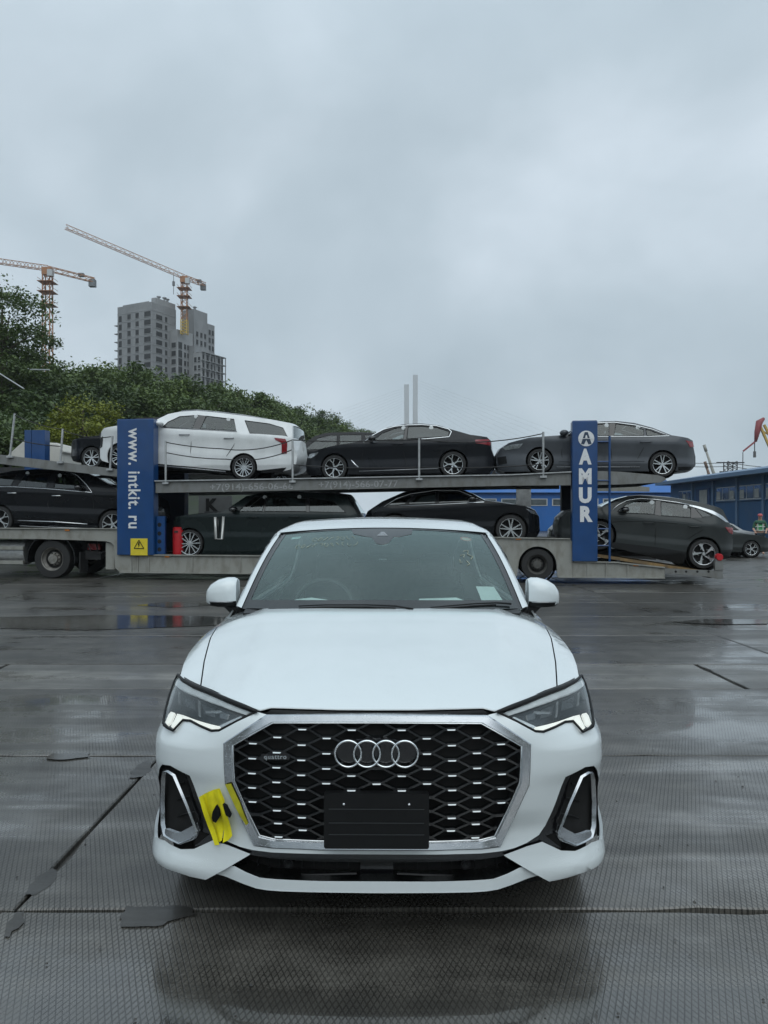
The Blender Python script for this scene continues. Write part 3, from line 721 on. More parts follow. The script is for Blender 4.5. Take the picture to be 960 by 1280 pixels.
# emblem: four linked rings in front of the mesh
emb = MB()
for i in range(4):
    cx = -0.027 * 0 + (i - 1.5) * 0.0685
    prof = []
    for q in range(8):
        a = 2 * math.pi * q / 8; prof.append((0.0475 + 0.0042 * math.cos(a), -0.030 + 0.006 * math.sin(a) - (0.0008 if i % 2 else 0)))
    emb.lathe(prof, 48, Matrix.Translation(F(0.0, RINGZ, 0) + Vector((cx, 0.008, 0))), True)
emb.build('four_ring_emblem', m_chrome, grille, smooth=True)
ep = MB(); ep.prism([(0.17 * math.cos(a) * 0.95, 0.052 * math.sin(a)) for a in [i * math.pi / 12 for i in range(24)]], 0.006, 0.02, lambda u, v, d: Vector((u, d, RINGZ + v))); ep.build('emblem_backing', m_gblack, grille)
ph = MB(); z0 = onF(471, 1053)[1]; z1 = onF(471, 989.5)[1]; zc_ = (z0 + z1) / 2
ph.prism([(-0.19, z0 + 0.006), (-0.185, z0), (0.185, z0), (0.19, z0 + 0.006), (0.19, z1 - 0.006), (0.185, z1), (-0.185, z1), (-0.19, z1 - 0.006)], -0.022, 0.012, lambda u, v, d: Vector((u, d, v)))
hold = ph.build('plate_holder', m_mblack, grille)
mb = MB()
for t in (0.26, 0.47, 0.72): mb = MB(); mb.box((0, -0.0235, z0 + (z1 - z0) * t), (0.345, 0.004, 0.0022)); mb.build('holder_rib', m_alud2, hold)
mb = MB()
for sg in (-1, 1): mb = MB(); mb.lathe([(0.0, -0.028), (0.004, -0.0275), (0.005, -0.022)], 10, Matrix.Translation((sg * 0.118, 0, z0 + (z1 - z0) * 0.81))); mb.build('holder_bolt', m_sil, hold, smooth=True)
mb = MB()
for sg in (-1, 1): mb = MB(); mb.lathe([(0.011, -0.0245), (0.0125, -0.0255), (0.014, -0.0245)], 16, Matrix.Translation((sg * 0.094, 0, z0 + (z1 - z0) * 0.62))); mb.build('holder_boss', m_mblack, hold, smooth=True)
b0 = onF(344, 946.5); bp_ = F(b0[0], b0[1], -0.002)
bd = MB(); bd.prism([(-0.05, -0.011), (0.05, -0.011), (0.054, 0), (0.05, 0.012), (-0.05, 0.012), (-0.054, 0)], 0, 0.02, lambda u, v, d: Vector((u, d, v)))
badge = bd.build('script_badge', m_gblack, grille); badge.location = bp_
tx_ = text_mesh('lettering', 'quattro', 0.024, m_chrome, badge, 0.001, 0.0003, 1.15); tx_.location = (0, -0.002, 0.001)
# ---- headlamps
LO = [(222, 843), (229, 850), (243, 857.5), (262, 865), (285, 875), (305, 883), (321, 889), (297, 901), (274, 913), (264, 913.5), (250, 907.5), (238, 901), (228.5, 900), (222, 907), (216, 913.5), (209.5, 910), (203.6, 904), (206, 889), (211, 870), (217, 853)]
_hx = [0.0, 0.4, 0.55, 0.66, 0.75, 0.82, 0.865, 0.895, 0.93]; _hy = [0.0, 0.022, 0.055, 0.088, 0.128, 0.178, 0.235, 0.31, 0.45]
def HS(x, z, o=0.0):      # headlamp surface: follows the nose below, leans back to the bonnet line above
    ax = abs(x); y = cr1(_hx, _hy, ax) + max(0.0, z - 0.77) * cr1([0.45, 0.60, 0.75, 0.88], [0.45, 0.95, 1.7, 2.3], ax)
    return Vector((x, y - o, z))
def H_(u, v, o=0.0):
    d = lray(u, v); t = 2.9
    for _ in range(40):
        p_ = EL + d * t; t += 0.5 * (HS(p_.x, p_.z, o).y - p_.y)
    p_ = EL + d * t; return (p_.x, p_.z)
def Ho(o): return lambda x, z: HS(x, z, o)
lo = [H_(u, v) for u, v in LO]
lamp = panel('headlamp', lo, Ho(-0.045), m_lampdark, hero, 0.04, 0.0)
def sub(name, pts, off, mat, th=0.012, cell=0.03): return panel(name, [H_(u, v, off) for u, v in pts], Ho(off), mat, lamp, cell, th)
sub('lamp_chamber', [(222, 862), (243, 873), (275, 886), (302, 896), (275, 907), (262, 905), (240, 896), (228, 893), (216, 887), (217, 872)], -0.035, m_lampin, 0.0)
sub('upper_reflector', [(220.5, 847), (228, 852.5), (243, 860), (262, 868), (285, 878), (306, 886.5), (312, 890), (307, 893.5), (300, 891), (275, 881.5), (245, 869.5), (229, 863), (220, 857), (218, 853)], -0.009, m_refl)
sub('daylight_guide', [(228, 893.5), (234, 895.8), (246, 900.3), (262, 905), (275, 908), (276, 910.6), (266, 911.3), (252, 906.3), (240, 900.8), (229, 898.5)], -0.012, m_drl, 0.01)
sub('daylight_bar', [(213.5, 889.5), (218.5, 891), (213.5, 903), (209, 906), (206.5, 903), (210.5, 893)], -0.012, m_drl, 0.01)
sub('daylight_bar', [(221.5, 892), (227.5, 893.5), (227.5, 899), (222, 904.5), (216.5, 910.5), (213.5, 908), (218, 900)], -0.012, m_drl, 0.01)
for pts in ([(229, 869), (243, 876), (244, 887), (230, 882)], [(253, 880), (267, 886), (268, 896), (255, 892)], [(274, 888.5), (286, 893), (284, 899), (275, 897)]):
    sub('led_module', pts, -0.026, M('led_lens', (0.10, 0.11, 0.12), 0.08, 0.3, var=0.3, vscale=60, coat=1.0), 0.01)
sub('lamp_blade', [(274, 907), (301, 895), (302.5, 897), (276, 909.5)], -0.014, m_sil)
sub('lamp_divider', [(247.5, 875), (249, 875.5), (250, 894), (248, 894)], -0.018, m_sil)
sub('lamp_divider', [(222.5, 864), (224, 864), (225, 880), (223, 880)], -0.018, m_sil)
sub('lamp_reflex', [(256, 888.5), (276, 888), (277, 890), (257, 890.8)], -0.02, m_sil)
gl_ = panel('lens', lo, Ho(-0.004), g_lens, lamp, 0.04, 0.0)
ed = MB(); ed.tube([HS(a, b, -0.002) for a, b in lo + [lo[0]]], 0.0048, 6, False); ed.build('lamp_seal', m_mblack, lamp, smooth=True)
ed = MB(); ed.tube([HS(a, b, 0.004) for a, b in lo[:7]], [0.004, 0.008, 0.010, 0.010, 0.010, 0.010, 0.007], 6); ed.build('lamp_brow', m_mblack, lamp, smooth=True)
mirror_obj(lamp)
# ---- windscreen and cabin
def WS(a, b):       # a in -1..1 across, b in 0..1 up the glass
    x = a * (0.755 + (0.635 - 0.755) * b); e_ = abs(a)
    y = (1.225 + 0.175 * e_ ** 2.2) * (1 - b) + (1.985 + 0.10 * e_ ** 2.2) * b
    z = (1.100 - 0.012 * e_ ** 2) * (1 - b) + (1.520 - 0.035 * e_ ** 2) * b + 0.045 * math.sin(math.pi * b) * (1 - 0.3 * e_ ** 2)
    return Vector((x, y, z))
wsp = [(-1, 0), (-0.97, 0)] + [(-0.97 + i * 0.194, 0) for i in range(1, 10)] + [(0.97, 0), (1, 0), (1, 1), (-1, 1)]
wind = panel('windscreen', [(-0.985, 0.0), (0.985, 0.0), (0.985, 0.985), (-0.985, 0.985)], WS, g_wind, hero, 0.1, 0.0)
m_frit = M('glass_frit', (0.014, 0.017, 0.018), 0.15, var=0.1, coat=0.6)
def WSo(o): 
    def f(a, b):
        p = WS(a, b); n = (WS(a + .01, b) - WS(a - .01, b)).cross(WS(a, b + .01) - WS(a, b - .01)).normalized(); return p + n * o
    return f
panel('frit_band', [[(-0.985, 0), (0.985, 0), (0.985, 0.985), (-0.985, 0.985)], [(-0.972, 0.08), (0.972, 0.08), (0.962, 0.968), (-0.962, 0.968)]], WSo(0.002), m_frit, wind, 0.1, 0.0)
m_cam = M('camera_cover', (0.008, 0.008, 0.009), 0.5, var=0.1)
panel('camera_cover', [(-0.31, 0.975), (0.29, 0.975), (0.27, 0.88), (0.16, 0.82), (0.10, 0.82), (0.055, 0.71), (0.0, 0.68), (-0.055, 0.70), (-0.10, 0.81), (-0.17, 0.83), (-0.275, 0.88)], WSo(0.0025), m_frit, wind, 0.1, 0.01)
panel('camera_window', [(-0.055, 0.83), (0.05, 0.83), (0.012, 0.91), (-0.012, 0.91)], WSo(0.004), m_alud, wind, 0.05, 0.0)
panel('mirror_foot', [(-0.035, 0.565), (0.04, 0.57), (0.035, 0.585), (-0.035, 0.582)], WSo(-0.05), m_alud, wind, 0.05, 0.01)
# stickers and chalk marks
panel('service_sticker', [(0.735, 0.05), (0.905, 0.05), (0.865, 0.225), (0.72, 0.225)], WSo(-0.009), m_paper, wind, 0.1, 0.0)
m_red = M('sticker_red', (0.55, 0.12, 0.08), 0.5)
panel('round_sticker', [(0.79 + 0.055 * math.cos(i * .5236), 0.875 + 0.04 * math.sin(i * .5236)) for i in range(12)], WSo(-0.009), m_red, wind, 0.1, 0.0)
panel('sticker_face', [(0.79 + 0.042 * math.cos(i * .5236), 0.872 + 0.027 * math.sin(i * .5236)) for i in range(12)], WSo(-0.0085), M('sticker_cream', (0.6, 0.5, 0.42), 0.5), wind, 0.1, 0.0)
m_teal = M('sticker_teal', (0.5, 0.68, 0.66), 0.5)
panel('corner_sticker', [(-0.885, 0.88), (-0.80, 0.885), (-0.795, 0.925), (-0.885, 0.92)], WSo(-0.009), m_teal, wind, 0.1, 0.0)
m_chalk = M('chalk_marker', (0.50, 0.52, 0.38), 0.7, var=0.35, vscale=60)
def scrawl(name, strokes, mat, r=0.0022):
    mb = MB(); f = WSo(0.003)
    for st in strokes: mb.tube([f(a, b) for a, b in st], r, 5)
    return tag(mb.build(name, mat, wind, smooth=True), kind='stuff')
rnd = random.Random(11); st = []
for row, (b0_, n_) in enumerate(((0.805, 8), (0.70, 11))):      # two faint lines of figures by the driver's side
    for i in range(n_):
        a0 = -0.76 + (0.13 if row == 0 else 0.0) + i * 0.052; loop = [(a0 + 0.019 * math.cos(q * .8 + i), b0_ + 0.030 * math.sin(q * .8 + i * 1.7)) for q in range(rnd.randint(5, 8))]; st.append(loop)
scrawl('chalk_figures', st, M('chalk_faint', (0.42, 0.46, 0.34), 0.7, var=0.5, vscale=80), 0.0010)
scrawl('chalk_figures', [[(0.70, 0.62), (0.75, 0.64), (0.73, 0.58), (0.77, 0.55), (0.74, 0.51)], [(0.66, 0.555), (0.70, 0.575), (0.685, 0.53)], [(0.645, 0.50), (0.64, 0.46), (0.66, 0.47)], [(0.70, 0.49), (0.72, 0.45), (0.69, 0.43)]], m_chalk, 0.0015)
# pillars and roof
for sg in (-1, 1):
    mb = MB()
    ins_ = [WS(sg * 0.985, b) for b in [i / 10 for i in range(11)]]
    for i, p in enumerate(ins_):
        b = i / 10; mb.v += [p + Vector((0, -0.004, -0.004)), p + Vector((sg * 0.026, 0.012, 0.0))]
    for i in range(10): mb.f.append((2 * i, 2 * i + 1, 2 * i + 3, 2 * i + 2))
    mb.build('pillar_seal', m_gblack, hero, smooth=True)
    mb = MB(); n = 4
    for i, p in enumerate(ins_):
        b = i / 10; w = 0.040 + 0.008 * (1 - b)
        mb.v += [p + Vector((sg * 0.024, 0.006, 0.002)), p + Vector((sg * (0.024 + w * 0.45), 0.024, 0.012 - 0.004 * (1 - b))), p + Vector((sg * (0.024 + w * 0.85), 0.06, 0.006)), p + Vector((sg * (0.024 + w), 0.13, -0.02))]
    for i in range(10):
        for j in range(3): mb.f.append((4 * i + j, 4 * i + j + 1, 4 * i + j + 5, 4 * i + j + 4))
    mb.build('front_pillar', m_white, hero, smooth=True)
RY = [1.98, 2.15, 2.4, 2.7, 3.0, 3.4, 3.8, 4.1, 4.3]; RZ = [1.522, 1.558, 1.582, 1.590, 1.583, 1.53, 1.43, 1.30, 1.17]
def RF(a, y):
    w = cr1(RY, [0.665, 0.675, 0.675, 0.67, 0.66, 0.64, 0.62, 0.62, 0.66], y); e_ = abs(a)
    yy = y + 0.10 * e_ ** 2.2 * max(0, 1 - (y - 1.98) / 0.5)
    z = cr1(RY, RZ, y) - 0.034 * e_ ** 2 - (0.055 * min(1.0, max(0, y - 1.985) / 0.5) * max(0, (e_ - 0.82) / 0.18) ** 2)
    return Vector((a * w, yy, z))
panel('roof', [(-1, 1.985), (1, 1.985), (1, 3.15), (-1, 3.15)], RF, m_white, hero, (0.08, 0.12), 0.03)
panel('rear_window', [(-0.93, 3.17), (0.93, 3.17), (0.93, 4.05), (-0.93, 4.05)], RF, glass('rear_glass', (0.16, 0.19, 0.19), 1.8, 0.02), hero, (0.1, 0.2), 0.0)
tg = panel('tailgate', [(-1, 4.07), (1, 4.07), (1, 4.3), (-1, 4.3)], RF, m_white, hero, (0.1, 0.1), 0.03)
panel('headliner', [(-0.96, 2.02), (0.96, 2.02), (0.96, 4.2), (-0.96, 4.2)], lambda a, y: RF(a, y) - Vector((0, 0, 0.045)), m_lining, hero, (0.1, 0.2), 0.0)
# cabin sides: glass, doors and rear quarters (mirrored)
def SG(y, t):       # side glass surface from waist (t = 0) to roof rail (t = 1)
    ro = RF(-1, max(2.0, y)) if y > 2.0 else WS(-1.02, max(0, (y - 1.40) / 0.68)) + Vector((-0.05, 0.06, 0))
    wa = Vector((-0.885 + 0.02 * max(0, y - 3.6), y, 0.985 + 0.035 * (y - 1.4) / 2.8))
    return wa.lerp(Vector((ro.x - 0.012, y, ro.z - 0.015)), t)
o = panel('side_window', [(1.62, 0.02), (3.75, 0.02), (3.9, 0.2), (3.3, 0.93), (2.1, 0.96), (1.75, 0.35)], lambda a, b: SG(a, b), g_side, hero, 0.2, 0.0, flip=True); mirror_obj(o)
o = panel('side_pillar', [[(1.36, 0), (4.25, 0), (4.25, 1), (2.05, 1), (1.40, 0.05)], [(1.62, 0.02), (3.75, 0.02), (3.9, 0.2), (3.3, 0.93), (2.1, 0.96), (1.75, 0.35)]], lambda a, b: SG(a, b), m_white, hero, 0.2, 0.01, flip=True); mirror_obj(o)
o = panel('pillar_lining', [[(1.36, 0), (4.25, 0), (4.25, 1), (2.05, 1), (1.40, 0.05)], [(1.66, 0.03), (3.72, 0.03), (3.86, 0.2), (3.28, 0.92), (2.12, 0.95), (1.78, 0.35)]], lambda a, b: SG(a, b) + Vector((0.03, 0, 0)), m_seat, hero, 0.2, 0.0, flip=True); mirror_obj(o)
dr = panel('door', sz([(1.365, 0.27), (2.50, 0.27), (2.50, 1.005), (1.365, 0.985)]), F, m_white, hero, 0.1, 0.02)
hb = MB(); hb.tube([F(-s_of_y(2.22), 0.86, 0.012), F(-s_of_y(2.3), 0.862, 0.03), F(-s_of_y(2.40), 0.864, 0.03), F(-s_of_y(2.46), 0.864, 0.012)], 0.011, 8); hb.build('handle', m_white, dr, smooth=True); mirror_obj(dr)
dr = panel('door', sz([(2.515, 0.27), (3.18, 0.27), (3.2, 0.55), (3.42, 0.76), (3.45, 1.03), (2.515, 1.005)]), F, m_white, hero, 0.1, 0.02)
hb = MB(); hb.tube([F(-s_of_y(3.12), 0.88, 0.012), F(-s_of_y(3.2), 0.882, 0.03), F(-s_of_y(3.30), 0.884, 0.03), F(-s_of_y(3.36), 0.884, 0.012)], 0.011, 8); hb.build('handle', m_white, dr, smooth=True); mirror_obj(dr)
ar2 = arch(3.551, 0.36, 0.385, 3.20, 3.93)
def sq(pts): return [(-min(s_of_y(min(y, 4.499)), SMAX - 0.05) if y < 4.49 else -(SMAX - 0.02), z) for y, z in pts]
o = panel('rear_quarter', sq([*ar2, (3.95, 0.3), (4.2, 0.3), (4.45, 0.34), (4.495, 0.4), (4.495, 1.08), (4.2, 1.08), (3.46, 1.03), (3.43, 0.76), (3.21, 0.55)]), F, m_white, hero, 0.12, 0.02); mirror_obj(o)
# cowl and wipers
panel('cowl', [(-0.70, 1.22), (0.70, 1.22), (0.70, 1.40), (-0.70, 1.40)], lambda a, b: Vector((a, b + 0.10 * abs(a) ** 2, 1.072)), m_mblack, hero, 0.1, 0.02)
for pts in ([(-0.58, 0.012), (-0.40, 0.024), (-0.1, 0.026), (0.10, 0.016), (0.22, -0.01)], [(0.34, 0.004), (0.48, 0.018), (0.66, 0.034), (0.82, 0.040), (0.93, 0.028)]):
    f = WSo(0.015); mb = MB(); mb.tube([f(a, b) for a, b in pts], [0.003, 0.004, 0.004, 0.005, 0.006], 6)
    f2 = WSo(0.005); w_ = mb.build('wiper', m_mblack, hero, smooth=True)
    mb = MB(); mb.tube([f2(a, b - 0.006) for a, b in pts[:4]], 0.004, 6); mb.build('wiper_blade', m_rub, w_, smooth=True)
# interior: dash, wheel, seats, mirror
db = MB(); P = [(-0.72, 1.50), (0.72, 1.50)]
panel('dashboard', [(-0.74, 1.30), (0.74, 1.30), (0.74, 1.86), (-0.74, 1.86)], lambda a, b: Vector((a, b, 1.075 + 0.03 * math.sin(max(0, b - 1.3) * 5.0) - 0.25 * max(0, b - 1.74) ** 1.0)), m_dash, hero, 0.1, 0.2)
mb = MB(); c_ = Vector((-0.37, 1.97, 1.02)); rot = Matrix.Rotation(R(-22), 3, 'X')
mb.tube([c_ + rot @ Vector((0.185 * math.cos(a), 0, 0.185 * math.sin(a))) for a in [i * math.pi / 16 for i in range(33)]], 0.016, 8, False)
for a in (0, math.pi, -math.pi / 2): mb.bar(c_, c_ + rot @ Vector((0.18 * math.cos(a), 0, 0.18 * math.sin(a))), 0.04, 0.02)
mb.lathe([(0.0, -0.03), (0.06, -0.03), (0.075, -0.01), (0.07, 0.02), (0, 0.03)], 20, Matrix.Translation(c_))
mb.build('steering_wheel', m_dash, hero, auto=40)
for sg in (-1, 1):
    mb = MB(); x0 = 0.37 * sg
    mb.lathe([(0.0, 0)], 3) if False else None
    for (zc2, y0_, w_, h_, d_) in [(0.83, 2.62, 0.46, 0.56, 0.14), (1.24, 2.72, 0.25, 0.18, 0.10), (0.55, 2.35, 0.48, 0.16, 0.52)]:
        mb.box((x0, y0_, zc2), (w_, d_, h_), Matrix.Rotation(R(-14) if h_ > 0.2 else 0, 3, 'X'), 0.86)
    so = mb.build('seat', m_seat, hero); bv = so.modifiers.new('bevel', 'BEVEL'); bv.width = 0.04; bv.segments = 3
mb = MB(); mb.box((0, 3.62, 0.85), (1.2, 0.16, 0.6), Matrix.Rotation(R(-15), 3, 'X')); mb.box((0, 3.25, 0.52), (1.2, 0.5, 0.16))
for x in (-0.38, 0.38): mb.box((x, 3.68, 1.18), (0.24, 0.09, 0.14))
so = mb.build('rear_seat', m_seat, hero); bv = so.modifiers.new('bevel', 'BEVEL'); bv.width = 0.03; bv.segments = 2
mb = MB(); mb.box((0.02, 1.98, 1.385), (0.22, 0.035, 0.062)); so = mb.build('rear_view_mirror', m_dash, hero); bv = so.modifiers.new('bevel', 'BEVEL'); bv.width = 0.014; bv.segments = 3
mb = MB(); mb.box((0, 2.9, 0.40), (1.6, 2.6, 0.05)); mb.build('cabin_floor', m_seat, hero)
mb = MB(); mb.box((0, 3.95, 1.0), (1.3, 0.6, 0.03)); mb.box((0, 4.22, 0.95), (1.36, 0.04, 0.52)); mb.build('cargo_cover', m_seat, hero)
# ---- door mirrors
def door_mirror(sg):
    P = []; n = 16
    # cross-sections from the inner edge to the outer tip
    secs = [(0.830, 0.060, 0.092, 1.150), (0.85, 0.075, 0.100, 1.152), (0.89, 0.082, 0.100, 1.152), (0.94, 0.080, 0.092, 1.147), (0.98, 0.068, 0.075, 1.138), (1.004, 0.045, 0.050, 1.130), (1.014, 0.010, 0.014, 1.125)]
    mb = MB()
    for (x, ry, rz, zc2) in secs:
        for j in range(n):
            a = 2 * math.pi * j / n; ca, sa = math.cos(a), math.sin(a); q = 0.72
            yy = ry * math.copysign(abs(ca) ** q, ca); zz = rz * 0.9 * math.copysign(abs(sa) ** q, sa)
            if zz < 0: zz *= 0.92
            mb.v.append(Vector((sg * x, 1.615 + yy + 0.05 * (x - 0.84), zc2 + zz)))
    lo_ = MB(); lo_.v = [v.copy() for v in mb.v]
    up = []; dn = []
    for i in range(len(secs) - 1):
        for j in range(n):
            f = (i * n + j, i * n + (j + 1) % n, (i + 1) * n + (j + 1) % n, (i + 1) * n + j)
            zc2 = sum(mb.v[q].z for q in f) / 4
            (dn if zc2 < secs[i][3] - 0.038 else up).append(f)
    up.append(tuple(range(n)))
    mb.f = up; o = mb.build('door_mirror', m_white, hero, auto=50)
    lo_.f = dn; lo_.build('mirror_lower_shell', m_mblack, o, auto=50)
    ar_ = MB(); ar_.prism([(0.78, 0.99), (0.83, 1.00), (0.905, 1.075), (0.90, 1.095), (0.84, 1.09), (0.80, 1.05)], 1.585, 1.645, lambda u, v, d: Vector((sg * u, d, v)))
    ar_.build('mirror_stalk', m_mblack, o)
    li = MB(); li.tube([Vector((sg * x, 1.615 - 0.078 * k2, 1.108)) for x, k2 in ((0.845, 0.9), (0.88, 1.05), (0.93, 1.05), (0.98, 0.9))], 0.004, 6); li.build('indicator_strip', m_alud, o, smooth=True)
    return o
for sg in (-1, 1): door_mirror(sg)
# ---- road wheels
def road_wheel(parent, pos, r, w, spokes=5, style='twin', rim=0.74, spoke_mat=None, side=-1, name='wheel', axis='x'):
    """axle along local x or y; side gives the outward direction"""
    spoke_mat = spoke_mat or m_sil
    wh = bpy.data.objects.new(name, None); link(wh, parent); wh.location = pos; wh.empty_display_size = 0.1
    if axis == 'x': wh.rotation_euler = (0, 0, R(-90) if side < 0 else R(90))
    elif side > 0: wh.rotation_euler = (0, 0, math.pi)
    h = w / 2; ri = r * rim
    t = MB(); t.lathe([(ri * 0.98, -h * 0.78), (ri + 0.012, -h * 0.98), (r - 0.05 * r, -h * 0.96), (r - 0.012, -h * 0.80), (r, -h * 0.5), (r, h * 0.5), (r - 0.012, h * 0.80), (ri, h * 0.95), (ri * 0.96, 0)], 40)
    t.build('tyre', m_rub, wh, auto=35)
    d = MB(); d.lathe([(0.0, -h * 0.15), (ri * 0.97, -h * 0.15), (ri * 0.98, -h * 0.8)], 32); d.build('barrel', m_void, wh, smooth=True)
    b = MB(); b.lathe([(ri * 0.985, -h * 0.80), (ri * 1.0, -h * 0.97), (ri * 0.965, -h * 0.95), (ri * 0.93, -h * 0.78)], 40)
    def spoke(a, w0, w1, r0, r1, tw=0.0, y0=-0.80, y1=-0.86):
        ca, sa = math.cos(a), math.sin(a); ca1, sa1 = math.cos(a + tw), math.sin(a + tw)
        P = []
        for (rr, ww, c_, s_, yy) in ((r0, w0, ca, sa, y0), (r1, w1, ca1, sa1, y1)):
            for (q, dep) in ((-1, 0), (1, 0), (1, 0.3), (-1, 0.3)):
                P.append(Vector((rr * c_ - q * ww * s_ / 2 , (yy + dep) * h, rr * s_ + q * ww * c_ / 2)))
        b.add(P, [(0, 1, 5, 4), (1, 2, 6, 5), (3, 0, 4, 7), (2, 3, 7, 6)])
    if style == 'twin':
        for i in range(spokes):
            a = 2 * math.pi * i / spokes + 0.31
            for q in (-1, 1): spoke(a + q * 0.13, ri * 0.13, ri * 0.10, ri * 0.15, ri * 0.97, q * 0.07)
    elif style == 'multi':
        for i in range(spokes):
            a = 2 * math.pi * i / spokes; spoke(a, ri * 0.10, ri * 0.085, ri * 0.16, ri * 0.97, 0.05 * (-1) ** i)
    elif style == 'y':
        for i in range(spokes):
            a = 2 * math.pi * i / spokes + 0.6; spoke(a, ri * 0.17, ri * 0.12, ri * 0.1, ri * 0.56)
            for q in (-1, 1): spoke(a, ri * 0.11, ri * 0.10, ri * 0.5, ri * 0.97, q * 0.26)
    elif style == 'blade':
        for i in range(spokes):
            a = 2 * math.pi * i / spokes + 0.2; spoke(a, ri * 0.10, ri * 0.26, ri * 0.22, ri * 0.96, 0.45); spoke(a + 0.75, ri * 0.05, ri * 0.12, ri * 0.45, ri * 0.9, -0.55)
    elif style == 'plate':
        b.lathe([(ri * 0.97, -h * 0.55), (ri * 0.80, -h * 0.15), (ri * 0.62, -h * 0.05), (ri * 0.55, -h * 0.35), (ri * 0.42, -h * 0.42), (ri * 0.40, -h * 0.85), (0, -h * 0.9)], 36)
    b.lathe([(0.0, -h * 0.90), (ri * 0.15, -h * 0.90), (ri * 0.18, -h * 0.75), (ri * 0.2, -h * 0.5)], 18)
    b.build('rim', spoke_mat, wh, auto=35)
    if style == 'plate':
        nb = MB()
        for i in range(10):
            a = i * math.pi / 5; nb.lathe([(0, -h * 0.55), (0.013, -h * 0.55), (0.016, -h * 0.3)], 6, Matrix.Translation((ri * 0.5 * math.cos(a), 0, ri * 0.5 * math.sin(a))))
        for i in range(8):
            a = i * math.pi / 4 + 0.2; nb.lathe([(0, -h * 0.16), (0.034, -h * 0.16)], 10, Matrix.Translation((ri * 0.74 * math.cos(a), 0, ri * 0.74 * math.sin(a))))
        nb.build('wheel_nut', m_void, wh)
    return wh
for yy in (WY, 3.551):
    for sg in (-1, 1): road_wheel(hero, (sg * 0.80, yy, WR), WR, 0.235, 5, 'twin', 0.72, None, sg)
lin = MB()
for yy in (WY, 3.551):
    for sg in (-1, 1):
        lin = MB(); lin.lathe([(0.40, -0.13), (0.40, 0.14), (0.0, 0.14)], 24, Matrix.Translation((sg * 0.76, yy, 0.36)) @ Matrix.Rotation(R(-90) if sg < 0 else R(90), 4, 'Z')); lin.build('wheel_liner', m_void, hero)
mb = MB(); mb.box((0, 2.2, 0.2), (1.55, 3.6, 0.06)); mb.build('underbody', m_void, hero)

# ---- yellow tape folded over the bumper edge, and a strip of it on the frame
m_tape = M('yellow_tape', (0.86, 0.77, 0.02), 0.35, var=0.1, vscale=25, bump=0.25, bscale=30)
tape = thing('yellow_tape', 'crumpled yellow tape with black clip stuck beside the grille', 'tape', NOSE, YAW)
def TP(pts): return FP(pts, 0.015)
def wav(o0, amp):
    def f(a, b): 
        p = F(a, b, o0 + amp * math.sin(a * 130 + b * 25)); return p
    return f
panel('tape_sheet', TP([(251, 995), (262, 989), (275, 985), (281, 1000), (282, 1020), (279, 1040), (278, 1050), (270, 1055), (262, 1030)]), wav(0.016, 0.004), m_tape, tape, 0.012, 0.002)
panel('tape_fold', TP([(268, 988), (275, 985), (284, 1010), (292, 1043), (287, 1049), (280, 1052), (281, 1030), (277, 1008)]), wav(0.026, 0.003), m_tape, tape, 0.012, 0.002)
panel('tape_edge', TP([(251, 995), (255, 993), (268, 1030), (276, 1054), (270, 1055.5), (262, 1032)]), wav(0.027, 0.002), m_tape, tape, 0.012, 0.002)
m_ts = M('yellow_tape_thin', (0.52, 0.49, 0.03), 0.35, var=0.15, vscale=25)
panel('tape_strip', TP([(281, 981), (288, 980), (299, 1003), (310, 1030), (307, 1032), (294, 1010)]), Fo(0.012), m_ts, tape, 0.02, 0.002)
for pts, of in (([(268, 1020), (269, 1012), (273, 1004.5), (277, 1012), (277.5, 1019), (273, 1026), (269, 1024)], 0.036), ([(281, 1003), (285, 1005), (291, 1017), (290, 1020), (285, 1017)], 0.034)):
    panel('black_clip', TP(pts), Fo(of), m_mblack, tape, 0.02, 0.012)
# ---- papers lying on the dashboard
def sheet(pts_xyz, lab):
    mb = MB(); n = len(pts_xyz); mb.v = [Vector(p) for p in pts_xyz] + [Vector(p) + Vector((0, 0, 0.004)) for p in pts_xyz]
    mb.f = [tuple(range(n)), tuple(range(2 * n - 1, n - 1, -1))] + [(i, (i + 1) % n, n + (i + 1) % n, n + i) for i in range(n)]
    o = mb.build('paper_sheet', m_paper); o.location = NOSE; o.rotation_euler = (0, 0, YAW); return tag(o, lab, 'paper', None)
sheet([(-0.52, 1.50, 1.108), (-0.28, 1.48, 1.108), (-0.30, 1.56, 1.112), (-0.40, 1.55, 1.128), (-0.48, 1.54, 1.120)], 'crumpled white paper on the dashboard before the steering wheel')
sheet([(0.20, 1.48, 1.108), (0.60, 1.50, 1.106), (0.46, 1.55, 1.114), (0.42, 1.56, 1.128), (0.21, 1.55, 1.122)], 'long white paper lying on the dashboard beside the windscreen sticker')
# ================================================================ car transporter and its load
TY0, TSL = 19.16, 0.108            # near side of the trailer: depth = TY0 - TSL * X
TANG = -math.atan(TSL); TC = math.cos(math.atan(TSL))
TORG = Vector((0, TY0, 0))
def LX(u, v, back=0.0):
    """photo pixel -> (along, up) on the vertical plane parallel to the trailer side, `back` metres behind it"""
    a = (u - CU) / FPX; y0 = TY0 + back / TC; t = y0 / (1 + TSL * a); x = a * t
    # along = component along the side direction
    al = x * TC - (t - TY0) * math.sin(math.atan(TSL)) if True else 0
    return (al, EYE.z - (v - CV) * t / FPX)
def zoomer(x0, y0, sc):
    return lambda x, y: (x0 + x / sc, y0 + y / sc)

